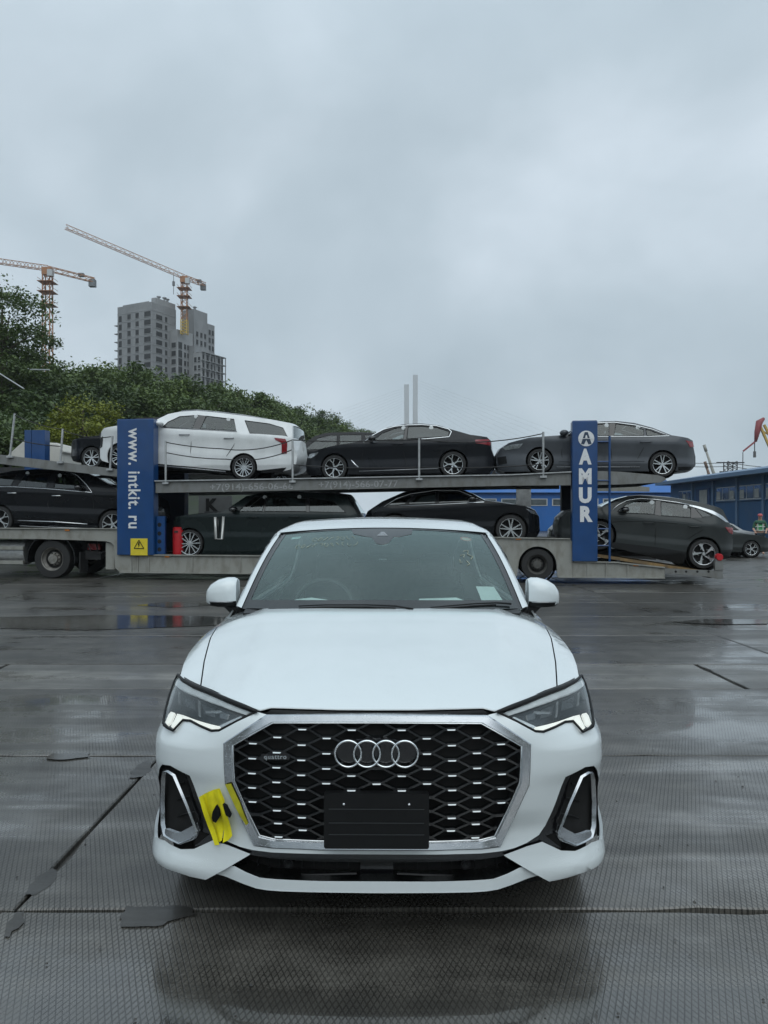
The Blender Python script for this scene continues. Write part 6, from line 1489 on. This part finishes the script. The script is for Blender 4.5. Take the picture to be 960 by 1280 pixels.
y1, y0 = uy(871), uy(888); mb = MB(); mb.box((-0.04, (y0 + y1) / 2 - 62, 2.2), (0.07, y1 - y0, 4.4)); dr = mb.build('entrance_door', M('dark_blue_door', (0.015, 0.05, 0.13), 0.5), ware)
mb = MB(); mb.box((-0.09, (y0 * 0.55 + y1 * 0.45) - 62, 3.6), (0.03, (y1 - y0) * 0.55, 1.3)); mb.build('door_pane', m_curt, dr)
for u in (866, 892, 922, 955):
    mb = MB(); mb.box((-0.06, uy(u) - 62, H1 / 2), (0.14, 0.35, H1)); mb.build('wall_post', m_fascia, ware)
# far blue shed row seen between the decks
shed = thing('blue_shed', 'bright blue far shed with pale strip of windows seen between the decks', 'shed', (0, 96, 0))
m_bb = M('bright_blue_cladding', (0.012, 0.11, 0.36), 0.5, var=0.08, vscale=0.4)
p0, p1 = pix(560, 640, 96), pix(846, 640, 96); mb = MB(); mb.box(((p0.x + p1.x) / 2, 5, 2.4), (p1.x - p0.x, 10, 4.8)); mb.build('wall', m_bb, shed)
mb = MB(); mb.prism([(-5.6, 0), (0, 2.0), (5.6, 0)], p0.x - 0.5, p1.x + 0.3, lambda a, b, d: Vector((d, 5 + a, 4.802 + b))); mb.build('roof', m_bb, shed)
for i in range(9):
    x = p0.x + (p1.x - p0.x) * (i + 0.5) / 9; mb = MB(); mb.box((x, -0.03, 3.6), (2.6, 0.08, 0.9)); w_ = mb.build('window', m_wframe, shed)
    mb = MB(); mb.box((x, -0.085, 3.6), (2.35, 0.03, 0.7)); mb.build('pane', m_wglass, w_)

# ================================================================ harbour: portal crane, masts, lattice pole
m_cyel = M('crane_yellow', (0.45, 0.30, 0.06), 0.5, var=0.15, vscale=0.5); m_ballast_ = M('hook_grey', (0.1, 0.1, 0.1), 0.7); m_cred = M('crane_red', (0.24, 0.04, 0.045), 0.5, var=0.15, vscale=0.5); m_mast = M('mast_grey', (0.30, 0.30, 0.27), 0.6, var=0.15, vscale=0.4)
hc = thing('harbour_crane', 'red and yellow harbour crane jib above the warehouse roof', 'crane', pix(1000, 648, 190) - Vector((0, 0, EYE.z)))
def HP(u, v, d=190): return pix(u, v, d) - Vector(hc.location)
mb = MB(); a, b = HP(952, 531), HP(985, 600); mb.bar(a + Vector((-0.5, 0, 0)), b + Vector((-1.0, 0, 0)), 0.5); mb.bar(a + Vector((0.6, 0, 0)), b + Vector((1.4, 0, 0)), 0.5)
for t in (0.15, 0.35, 0.55, 0.75): p_ = a.lerp(b, t); mb.bar(p_ + Vector((-0.7, 0, -0.6)), p_ + Vector((0.9, 0, 0.6)), 0.25); mb.bar(p_ + Vector((-0.7, 0, 0.6)), p_ + Vector((0.9, 0, -0.6)), 0.25)
jb = mb.build('jib', m_cyel, hc)
mb = MB(); mb.tube([HP(955, 523), HP(949, 528), HP(946.5, 540), HP(944.5, 552)], [0.35, 0.85, 0.7, 0.35], 8); mb.build('fly_jib_head', m_cred, hc, smooth=True)
mb = MB(); mb.bar(HP(944.5, 551.5), HP(929, 564), 0.35); mb.build('fly_jib', m_cred, hc)
mb = MB(); mb.tube([HP(943.3, 552), HP(943.3, 566)], 0.12, 5); mb.build('hoist_rope', m_cable, hc); mb = MB(); mb.box(HP(943.3, 568), (0.5, 0.5, 1.5)); mb.build('hook_block', m_ballast_, hc)
mb = MB(); mb.tube([HP(928.7, 565), HP(928.4, 592)], 0.10, 5); mb.build('hoist_rope', m_cable, hc)
mb = MB(); pt = HP(985, 600); mb.box(pt + Vector((2, 0, -1)), (8, 6, 7)); mb.bar(pt + Vector((2, 0, -4)), Vector((pt.x + 2, 0, 0)), 3.0); mb.build('machine_house', m_cyel, hc)
for (u0, v0, u1, v1, lab, m_) in ((880, 556, 895, 600, 'pale leaning derrick boom above the warehouse roof, taller of two', m_mast), (881, 577, 889, 602, 'short dark leaning boom beside the taller derrick boom', M('rust_mast', (0.16, 0.10, 0.07), 0.6, var=0.2))):
    a, b = pix(u0, v0, 210), pix(u1 + (u1 - u0) * 1.0, v1 + (v1 - v0) * 1.0, 210); mb = MB(); mb.tube([a, b], [0.25, 0.75], 8); mb.tube([b, Vector((b.x + 1, b.y, 0))], 1.0, 8)
    mb.tube([a, a + Vector((0.6, 0, -1.8))], 0.4, 6); o = mb.build('derrick_boom', m_, None, smooth=True); tag(o, lab, 'crane')
lp = thing('lattice_pole', 'dark lattice power pole with cross arms above the warehouse roof', 'pylon', (pix(913, 648, 150).x, 150, 0))
mb = MB(); top = pix(913, 577, 150).z
for sx in (-0.9, 0.9):
    for sy in (-0.9, 0.9): mb.bar((sx, sy, 0), (sx, sy, top), 0.16)
n = 16
for i in range(n):
    z0_, z1_ = top * i / n, top * (i + 1) / n
    for sy in (-0.9, 0.9): mb.bar((-0.9, sy, z0_), (0.9, sy, z1_), 0.1); mb.bar((0.9, sy, z0_), (-0.9, sy, z1_), 0.1)
mb.build('tower_frame', m_dsteel, lp)
for zz, w in ((top - 0.2, 4.2), (top - 2.0, 3.0)): mb = MB(); mb.bar((-w / 2 - 0.6, 0, zz), (w / 2 + 0.6, 0, zz), 0.22); mb.build('cross_arm', m_dsteel, lp)
for i, (v0, v1) in enumerate(((577.5, 585), (582, 588.5))):
    mb = MB(); a, b, c_ = pix(800, v0 - 3, 150), pix(913, v0 + 1, 150), pix(1010, v1, 130); mb.tube([a.lerp(b, t) - Vector((0, 0, 1.2 * 4 * t * (1 - t) * 0.3)) for t in (0, .25, .5, .75, 1)] + [b.lerp(c_, t) - Vector((0, 0, 0.4 * 4 * t * (1 - t))) for t in (.25, .5, .75, 1)], 0.06, 5)
    tag(mb.build('power_line', m_cable, None), ('upper' if i == 0 else 'lower') + ' sagging power line from the lattice pole over the warehouse', 'cable')

# ================================================================ bridge
m_pyl = M('pale_concrete', (0.42, 0.44, 0.45), 0.7, var=0.05, vscale=0.05)
br_ = thing('cable_stayed_bridge', 'far cable stayed bridge with two pale pylon legs', 'bridge', (pix(514, 648, 1200).x, 1200, 0))
B0 = Vector(br_.location)
for (u, v, ub) in ((508.2, 481, 508.8), (519.2, 469, 518.6)):
    mb = MB(); a, b = pix(u, v, 1200) - B0, pix(ub, 640, 1200) - B0; b.z = 0; mb.bar(b, a, 7.4, 7.4); mb.build('pylon_leg', m_pyl, br_)
mb = MB(); z_d = pix(0, 612, 1200).z
mb.box((0, 0, z_d), (1100, 24, 4)); mb.build('bridge_deck', m_pyl, br_)
for i in range(15):
    t = i / 14
    for sgx, (u, v) in ((-1, (508, 484 + 42 * t)), (1, (519.5, 474 + 46 * t))):
        a = pix(u, v, 1200) - B0; b = Vector((sgx * (470 - 400 * t), 0, z_d)); mb = MB(); mb.tube([a, b], 0.09, 4); mb.build('stay_cable', m_pyl, br_)

# ================================================================ hill, trees
m_trunk = M('bark', (0.07, 0.055, 0.04), 0.85, var=0.3, vscale=6, bump=0.5, bscale=18)
def leafmat(name, c):
    m = bpy.data.materials.new(name); m.use_nodes = True; t = m.node_tree; b = t.nodes['Principled BSDF']
    oi = t.nodes.new('ShaderNodeObjectInfo'); tx = t.nodes.new('ShaderNodeTexCoord'); n = t.nodes.new('ShaderNodeTexNoise'); n.inputs['Scale'].default_value = 0.9; n.inputs['Detail'].default_value = 4; t.links.new(tx.outputs['Object'], n.inputs['Vector'])
    a = t.nodes.new('ShaderNodeMath'); a.operation = 'MULTIPLY_ADD'; t.links.new(oi.outputs['Random'], a.inputs[0]); a.inputs[1].default_value = 0.35; t.links.new(n.outputs['Fac'], a.inputs[2])
    r = t.nodes.new('ShaderNodeValToRGB'); t.links.new(a.outputs[0], r.inputs[0])
    r.color_ramp.elements[0].position = 0.35; r.color_ramp.elements[0].color = (c[0] * 0.55, c[1] * 0.6, c[2] * 0.7, 1); r.color_ramp.elements[1].position = 0.95; r.color_ramp.elements[1].color = (c[0] * 1.5, c[1] * 1.4, c[2] * 1.1, 1)
    t.links.new(r.outputs[0], b.inputs['Base Color']); b.inputs['Roughness'].default_value = 0.5; b.inputs['Specular IOR Level'].default_value = 0.3
    tr = t.nodes.new('ShaderNodeBsdfTranslucent'); t.links.new(r.outputs[0], tr.inputs[0]); mxs = t.nodes.new('ShaderNodeMixShader'); mxs.inputs[0].default_value = 0.18
    o = [x for x in t.nodes if x.type == 'OUTPUT_MATERIAL'][0]; t.links.new(b.outputs[0], mxs.inputs[1]); t.links.new(tr.outputs[0], mxs.inputs[2]); t.links.new(mxs.outputs[0], o.inputs[0])
    return m
m_leaf = leafmat('leaves_green', (0.095, 0.14, 0.045)); m_leafd = leafmat('leaves_dark', (0.07, 0.108, 0.038)); m_leafy = leafmat('leaves_yellow', (0.16, 0.19, 0.03))
def crown_mesh(name, mat, rx, rz, nclump, per, leaf, seed, low=0.25, shell=0.55, cl=0.26):
    """leaf quads in clumps spread through an uneven crown; unit height handled by rz (metres)"""
    import numpy as np
    rg = np.random.default_rng(seed); cs = []
    while len(cs) < nclump:
        d = rg.normal(size=3); d /= np.linalg.norm(d); r = shell + (1 - shell) * rg.random() ** 0.6
        lob = 1 + 0.22 * math.sin(3 * math.atan2(d[1], d[0]) + seed) + 0.12 * math.sin(5 * d[2] * 2 + seed * 2)
        c = d * r * lob * np.array([rx, rx, rz])
        if d[2] < -0.75: continue
        cs.append(c)
    V = []; 
    for c in cs:
        R0 = cl * min(rx, rz) * (0.6 + 0.8 * rg.random()); m = int(per * (0.6 + 0.8 * rg.random()))
        p = rg.normal(size=(m, 3)); p /= np.linalg.norm(p, axis=1)[:, None]; rr = R0 * (0.55 + 0.45 * rg.random(m)) * (1 + 0.25 * rg.normal(size=m)); p = c + p * rr[:, None] * np.array([1.15, 1.15, 0.8])
        nrm = rg.normal(size=(m, 3)); nrm[:, 2] = np.abs(nrm[:, 2]) + 0.5; nrm /= np.linalg.norm(nrm, axis=1)[:, None]
        t1 = np.cross(nrm, rg.normal(size=(m, 3))); t1 /= np.linalg.norm(t1, axis=1)[:, None]; t2 = np.cross(nrm, t1); s = leaf * (0.6 + 0.8 * rg.random(m))[:, None]
        q = np.stack([p - t1 * s, p - t2 * s * 0.55, p + t1 * s, p + t2 * s * 0.55], axis=1); V.append(q.reshape(-1, 3))
    V = np.concatenate(V); n = len(V) // 4
    me = bpy.data.meshes.new(name); me.vertices.add(len(V)); me.vertices.foreach_set('co', V.astype(np.float32).ravel()); me.loops.add(len(V)); me.loops.foreach_set('vertex_index', np.arange(len(V), dtype=np.int32))
    me.polygons.add(n); me.polygons.foreach_set('loop_start', np.arange(0, len(V), 4, dtype=np.int32)); me.polygons.foreach_set('loop_total', np.full(n, 4, dtype=np.int32)); me.update(calc_edges=True); me.materials.append(mat)
    return me
CROWNS = [crown_mesh('crown', m_leaf, 4.6, 4.4, 80, 150, 0.21, s) for s in (1, 2, 3)] + [crown_mesh('crown', m_leafd, 5.0, 5.0, 85, 150, 0.21, s) for s in (4, 5)]
def trunk_mesh(h, seed, r=0.26):
    rnd = random.Random(seed); mb = MB(); mb.tube([(0, 0, -1.5), (0.05, 0.02, h * 0.25), (rnd.uniform(-.3, .3), rnd.uniform(-.3, .3), h * 0.6), (rnd.uniform(-.5, .5), rnd.uniform(-.5, .5), h * 0.92)], [r * 1.25, r, r * 0.6, r * 0.2], 8)
    for i in range(7):
        z0_ = h * rnd.uniform(0.3, 0.7); a = rnd.random() * 6.28; l = h * rnd.uniform(0.2, 0.36)
        mb.tube([(0, 0, z0_), (math.cos(a) * l * 0.5, math.sin(a) * l * 0.5, z0_ + l * 0.4), (math.cos(a) * l, math.sin(a) * l, z0_ + l * 0.75)], [r * 0.45, r * 0.3, r * 0.1], 6)
    o = mb.build('trunk', m_trunk, None, smooth=True); me = o.data; bpy.data.objects.remove(o); return me
TRUNKS = [trunk_mesh(10.0, s) for s in (1, 2, 3)]
BASES = []
def tree(u, v, d, crown, label, s=1.0, group=None, trunk=None, kz=1.0):
    """crown top at photo pixel (u, v), d metres away"""
    top = pix(u, v, d); rzv = 4.6 * s * kz; h = 10.2 * s * kz
    base = top.z - (h - 0.2); loc = Vector((top.x, d, base)); BASES.append((top.x, d, base))
    rnd = random.Random(int(u * 7 + v)); t = thing('broadleaf_tree', label, 'tree', loc, rnd.random() * 6.28, group); t.scale = (s, s, s * kz)
    c = bpy.data.objects.new('crown', crown); link(c, t); c.location = (0, 0, 5.6); c.rotation_euler = (0, 0, rnd.random() * 6.28)
    tk = bpy.data.objects.new('trunk', TRUNKS[rnd.randrange(3)]); link(tk, t)
    return t
G = 'trees on the hillside behind the transporters'
TL = [(8, 482, 62, 4, 1.0, 'dark tree on the slope below the tall feathery tree'), (48, 492, 60, 3, 0.9, 'dark tree behind the yellow-green bush'), (-25, 505, 55, 3, 1.0, None), (20, 522, 50, 4, 0.8, None), (-10, 540, 46, 3, 0.75, None),
      (80, 462, 80, 0, 1.0, None), (102, 470, 78, 3, 0.9, None), (126, 455, 84, 1, 1.0, None), (150, 466, 82, 4, 0.9, None), (130, 492, 70, 3, 0.85, None), (92, 498, 66, 4, 0.8, None),
      (172, 476, 88, 2, 0.9, None), (196, 474, 90, 3, 1.0, None), (222, 478, 92, 1, 0.95, None), (246, 480, 94, 4, 1.0, None), (180, 496, 74, 3, 0.85, None), (212, 500, 76, 4, 0.85, None), (250, 500, 78, 3, 0.8, None), (285, 505, 84, 4, 0.8, None),
      (270, 487, 98, 2, 0.9, None), (294, 488, 102, 0, 0.95, None), (318, 497, 108, 3, 0.9, None), (340, 503, 116, 1, 0.9, None), (358, 510, 125, 4, 0.9, None), (376, 514, 135, 2, 0.9, None), (394, 519, 148, 3, 0.9, None), (410, 524, 160, 0, 0.9, None), (425, 529, 175, 4, 0.9, None), (440, 535, 190, 1, 0.85, None), (455, 541, 210, 3, 0.8, None), (330, 520, 100, 3, 0.8, None), (370, 528, 118, 4, 0.8, None), (405, 538, 140, 3, 0.8, None)]
for (u, v, d, c, s, lab) in TL: tree(u, v, d, CROWNS[c], lab or ('leafy tree in the dense wood behind the transporters, below the high-rise' if u < 290 else 'leafy tree on the falling wooded ridge behind the white SUV'), s, G)
# the tall feathery tree at the edge, with sky showing through
tall = crown_mesh('crown', m_leafd, 4.5, 5.6, 190, 75, 0.125, 21, shell=0.30, cl=0.15)
tree(4, 366, 60, tall, 'tall feathery tree with gaps of sky, standing above the rest', 1.05, None)
tree(-45, 372, 63, tall, 'tall loose tree beside the feathery tree at the slope edge', 1.1, None)
low = crown_mesh('crown', m_leafd, 4.4, 4.2, 110, 75, 0.13, 24, shell=0.35, cl=0.2)
tree(20, 430, 64, low, 'loose lower tree under the tall feathery tree', 0.95, None)
bush = crown_mesh('crown', m_leafy, 4.2, 4.0, 70, 150, 0.16, 31)
tree(106, 504, 47, bush, 'yellow-green bushy tree behind the cream tarpaulins', 0.62, None)

def hill_z(x, y):
    num = den = 0.0
    for (bx, by, bz) in BASES + [(-40, 30, -0.4), (-25, 33, -0.4), (-15, 36, -0.4), (0, 40, -0.4), (5, 70, -0.4), (5, 120, -0.4), (2, 200, -0.4), (20, 260, -0.4), (-60, 33, -0.4), (-110, 60, 12), (-160, 120, 22), (-120, 260, 30)]:
        w = 1.0 / ((x - bx) ** 2 + (y - by) ** 2 + 1.0) ** 1.5; num += w * bz; den += w
    return num / den * max(0.0, min(1.0, (-0.028 - x / y) / 0.06)) - (0.0 if x / y < -0.09 else 0.6)
nx, ny = 46, 46; V = []; Fc = []
for j in range(ny + 1):
    for i in range(nx + 1):
        y = 34 + (j / ny) ** 1.3 * 300; x = -175 + i / nx * 200; V.append((x, y, hill_z(x, y) - 0.3))
for j in range(ny):
    for i in range(nx): a = j * (nx + 1) + i; Fc.append((a, a + 1, a + nx + 2, a + nx + 1))
hill = mesh_obj('hillside', V, Fc, M('undergrowth', (0.018, 0.026, 0.012), 0.9, var=0.4, vscale=0.5, bump=1.0, bscale=2), None, True); tag(hill, 'wooded hillside', None, None, 'structure')

# ================================================================ high-rise under construction
m_conc = M('raw_concrete', (0.25, 0.255, 0.26), 0.85, var=0.12, vscale=0.25, dirt=(0.17, 0.175, 0.18), dscale=0.12, damt=0.7)
m_concl = M('block_masonry', (0.29, 0.295, 0.30), 0.85, var=0.08, vscale=0.5)
m_open = M('unlit_room', (0.02, 0.021, 0.023), 0.8, var=0.2)
HD = 278.0; HR = R(-27)
hp = pix(190, 648, HD); rise = thing('high_rise', 'grey concrete high-rise under construction above the trees', 'building', (hp.x, HD, 0), HR)
ST = 3.08; ZB = 32.0
def zrow(v, d=HD): return EYE.z + (CV - v) * d / FPX
def block(name, x0, x1, y0, y1, ztop, mat, zbase=ZB):
    mb = MB(); mb.box(((x0 + x1) / 2, (y0 + y1) / 2, (ztop + zbase) / 2), (x1 - x0, y1 - y0, ztop - zbase)); return mb.build(name, mat, rise)
def openings(wall, face, items, z_top, n, w_mat=m_open):
    """rows of window openings with reveals on one face: items = (along, width, height)"""
    for k in range(n):
        zc2 = z_top - k * ST
        for (a, w, h) in items:
            ax, co = face; mb = MB()
            if ax == 'front': mb.box((a, co - 0.02, zc2), (w, 0.1, h))
            else: mb.box((co + 0.02, a, zc2), (0.1, w, h))
            wd = mb.build('window', w_mat, wall)
            mb = MB()
            if ax == 'front': mb.box((a, co - 0.12, zc2 - h / 2 - 0.06), (w + 0.2, 0.22, 0.12))
            else: mb.box((co + 0.12, a, zc2 - h / 2 - 0.06), (0.22, w + 0.2, 0.12))
            mb.build('sill', m_concl, wd)
zA = zrow(377); A_ = block('tower_wall', -17.0, 0, 0, 12.5, zA, m_conc)
openings(A_, ('front', 0), [(-11.2, 1.5, 1.9), (-7.2, 1.5, 1.9), (-2.2, 3.0, 1.9)], zrow(391.5), 9)
openings(A_, ('side', 0), [(3.6, 3.0, 1.8), (7.2, 1.1, 1.9)], zrow(394), 9)
for k in range(9):
    mb = MB(); mb.box((-17.6, 3.2, zrow(400) - k * ST), (2.2, 6.4, 0.28)); mb.build('balcony_slab', m_concl, A_)
    mb = MB(); mb.box((-15.6, -0.03, zrow(393) - k * ST), (1.4, 0.1, 2.3)); mb.build('balcony_opening', m_open, A_)
    mb = MB(); mb.box((-8.5, -0.04, zrow(386.5) - k * ST), (17.1, 0.12, 0.16)); mb.build('floor_band', m_concl, A_)
    mb = MB(); mb.box((0.03, 6.25, zrow(387) - k * ST), (0.12, 12.4, 0.16)); mb.build('floor_band', m_concl, A_)
def zr(v, x, y): return zrow(v, HD + 0.891 * y - 0.454 * x)
sc2 = block('stair_core', -2.2, -0.15, 2.0, 12.3, zr(373.5, 0, 4), m_concl, zA - 0.2)
for x, y in ((-1.5, 5), (-0.6, 7), (-1, 9)): mb = MB(); mb.lathe([(0.4, 0), (0.4, 0.8), (0.8, 1.0), (0.8, 1.3), (0, 1.5)], 10, Matrix.Translation((x, y, zr(373.5, 0, 4))) @ Matrix.Rotation(R(90), 4, 'X')); mb.build('roof_vent', m_concl, sc2, auto=40)
mb = MB(); mb.box((-9, 1.2, zA + 0.4), (13, 0.15, 0.8)); mb.build('parapet', m_conc, A_)
B_ = block('mid_block', 0.02, 3.4, 9.5, 17.9, zr(412, 3, 10), m_concl)
openings(B_, ('front', 9.5), [(1.6, 2.0, 1.9)], zr(431, 3, 9.5), 7); openings(B_, ('side', 3.4), [(11, 2.0, 2.6), (13.6, 1.1, 1.9), (15.4, 1.1, 1.9), (17, 1.0, 1.9)], zr(434, 3.4, 14), 7)
C_ = block('rear_tower', -2.0, 3.75, 18.2, 25.9, zr(387, 3, 19), m_conc); C2 = block('rear_tower_step', -1.0, 3.7, 26.0, 30.3, zr(406, 3, 28), m_conc)
openings(C_, ('side', 3.75), [(20, 1.1, 1.9), (22.4, 1.1, 1.9), (24.6, 1.1, 1.9)], zr(419, 3.7, 22), 3); openings(C2, ('side', 3.7), [(27.3, 1.1, 2.0), (29.2, 1.1, 2.0)], zr(416, 3.7, 28), 6)
mb = MB(); mb.lathe([(0.5, 0), (0.5, 0.8), (0.9, 1.0), (0, 1.5)], 10, Matrix.Translation((3.0, 19.5, zr(387, 3, 19))) @ Matrix.Rotation(R(90), 4, 'X')); mb.build('roof_vent', m_concl, C_, auto=40)
D_ = block('terrace_block', 6.2, 10.1, 15, 27.6, zr(440, 10, 15), m_concl)
block('link_block', 3.5, 6.3, 15.5, 24, zr(432, 6, 16), m_conc)
openings(D_, ('front', 15), [(7.2, 1.1, 1.9), (9.0, 1.1, 1.9)], zr(449, 10, 15), 7); openings(D_, ('side', 10.1), [(16.2, 1.2, 2.2), (18.4, 1.2, 2.2), (20.6, 1.2, 2.2), (22.8, 1.2, 2.2), (25, 1.2, 2.2), (27, 0.9, 2.2)], zr(449, 10, 20), 7)
for k in range(8):
    mb = MB(); mb.box((9.4, 21.6, zr(443, 10, 20) - k * ST), (3.4, 13.4, 0.26)); mb.build('balcony_slab', m_conc, D_)
    for y in (16, 19, 22, 25, 28): 
        mb = MB(); mb.box((10.9, y, zr(443, 10, 20) - (k + 0.5) * ST), (0.28, 0.28, ST - 0.3)); mb.build('balcony_post', m_conc, D_)

# ================================================================ tower cranes
m_cor = M('crane_orange', (0.34, 0.15, 0.06), 0.5, var=0.15, vscale=0.4); m_cyl = M('crane_mast_yellow', (0.50, 0.34, 0.06), 0.5, var=0.12, vscale=0.4); m_ballast = M('ballast', (0.16, 0.17, 0.18), 0.8)
def lattice(mb, a, b, w, n, r=0.10, tri=False):
    a, b = Vector(a), Vector(b); d = (b - a).normalized(); s_ = d.cross(Vector((0, 0, 1)))
    if s_.length < 1e-3: s_ = Vector((1, 0, 0))
    s_.normalize(); q = s_.cross(d)
    cor = [(1, 1), (1, -1), (-1, -1), (-1, 1)] if not tri else [(1, -1), (-1, -1), (0, 1)]
    if tri and q.z < 0: q = -q
    for x, y in cor: mb.bar(a + s_ * x * w / 2 + q * y * w / 2, b + s_ * x * w / 2 + q * y * w / 2, r * 1.7)
    m = len(cor)
    for i in range(n):
        p, p2 = a.lerp(b, i / n), a.lerp(b, (i + 1) / n)
        for j in range(m):
            c0, c1 = cor[j], cor[(j + 1) % m]
            if i % 2: c0, c1 = c1, c0
            mb.bar(p + s_ * c0[0] * w / 2 + q * c0[1] * w / 2, p2 + s_ * c1[0] * w / 2 + q * c1[1] * w / 2, r)
def tower_crane(label, d, um, v_slew, v_base, tip, tail, mastsplit=None):
    base = pix(um, v_base, d); root = thing('tower_crane', label, 'crane', (base.x, d, base.z)); L0 = Vector(root.location)
    P = lambda u, v, dd=d: pix(u, v, dd) - L0
    top = P(um, v_slew)
    ms = mastsplit if mastsplit is not None else 0
    if ms: 
        mb = MB(); lattice(mb, (0, 0, 0), P(um, ms), 2.2, 10, 0.16); mb.build('mast_base', m_cyl, root)
        mb = MB(); lattice(mb, P(um, ms), top, 2.0, 10, 0.16); mb.build('mast', m_cor, root)
    else: mb = MB(); lattice(mb, (0, 0, 0), top, 2.2, 16, 0.16); mb.build('mast', m_cor, root)
    for t in (3.0, 6.0, 10.0):
        mb = MB(); z = top.z - t; mb.box((0, 0, z), (4.6, 4.6, 0.14))
        for sx in (-2.2, 2.2): mb.bar((sx, -2.2, z + 1), (sx, 2.2, z + 1), 0.1)
        mb.build('mast_platform', m_cor, root)
    mb = MB(); mb.box(top + Vector((0, 0, 0.3)), (2.6, 2.6, 2.2)); mb.build('slew_ring', m_cor, root)
    mb = MB(); mb.box(top + Vector((1.6, -1.6, -0.6)), (1.5, 1.6, 2.0)); mb.build('cab', m_galv, root)
    tp = P(*tip); tl = P(*tail)
    mb = MB(); lattice(mb, top + Vector((0, 0, 1.5)), tp, 1.5, 26, 0.10, True); mb.build('jib', m_cor, root)
    mb = MB(); lattice(mb, top + Vector((0, 0, 1.3)), tl, 1.3, 8, 0.11); mb.build('counter_jib', m_cor, root)
    mb = MB(); mb.box(tl + Vector((-0.6, 0, -0.9)), (1.9, 1.6, 2.2)); mb.build('counterweight', m_ballast, root)
    mb = MB(); mb.box(tl + (top - tl) * 0.28 + Vector((0, 0, 1.0)), (1.6, 1.2, 1.0)); mb.build('winch', m_ballast, root)
    return root, P, top
r_, P, top = tower_crane('orange tower crane rising behind the concrete high-rise, jib pointing up and away', 285, 230.5, 351, 418, (82, 283, 262), (256, 356, 292), 400)
mb = MB(); mb.tube([P(217, 344), P(217, 368)], 0.09, 4); mb.build('hoist_rope', m_cable, r_); mb = MB(); mb.box(P(217, 354.5), (0.8, 0.8, 1.6)); mb.build('hook_block', m_ballast, r_)
tower_crane('orange tower crane behind the feathery tree, jib level', 235, 59.5, 341, 520, (-60, 318, 225), (118, 350.5, 238))
# street lamps / wires at the slope
for i, (a, b, lab) in enumerate(((( -5, 464), (30, 486), 'thin wire descending in front of the feathery tree'), ((38, 462), (62, 462.5), 'short level wire in front of the dark slope trees'))):
    mb = MB(); p, q = pix(*a, 52), pix(*b, 50); mb.tube([p + (q - p) * (t * 1.0) for t in (0, .5, 1)], 0.05, 5); o = mb.build('overhead_wire', m_galv, None); tag(o, lab, 'cable')
# mooring/haze: damp air over the far things
hz = bpy.data.materials.new('haze'); hz.use_nodes = True; t = hz.node_tree; t.nodes.clear(); o_ = t.nodes.new('ShaderNodeOutputMaterial'); pv = t.nodes.new('ShaderNodeVolumePrincipled')
pv.inputs['Density'].default_value = 0.00022; pv.inputs['Color'].default_value = (0.93, 0.96, 0.98, 1); pv.inputs['Anisotropy'].default_value = 0.2; t.links.new(pv.outputs[0], o_.inputs['Volume'])
mb = MB(); mb.box((0, 640, 139), (1900, 1620, 282)); hzo = mb.build('haze', hz); tag(hzo, 'thin grey damp air over the harbour', 'haze', None, 'stuff')

# added unseen ridge behind the viewer, darkening what the car sides reflect
V = []; Fc = []; n = 60
for i in range(n + 1):
    a = math.pi + math.pi * i / n; rnd = random.Random(i)
    for (r, h) in ((85, -0.4), (100, 5 + 1.5 * rnd.random()), (125, 9 + 2.5 * rnd.random() + 2 * math.sin(i * 0.5)), (190, 8)): V.append((math.cos(a) * r, -4 + math.sin(a) * r * 0.62, h))
for i in range(n):
    for j in range(3): q = i * 4 + j; Fc.append((q, q + 4, q + 5, q + 1))
tag(mesh_obj('ridge', V, Fc, MATS['undergrowth'], None, True), 'unseen dark ridge added for the reflections', None, None, 'structure')
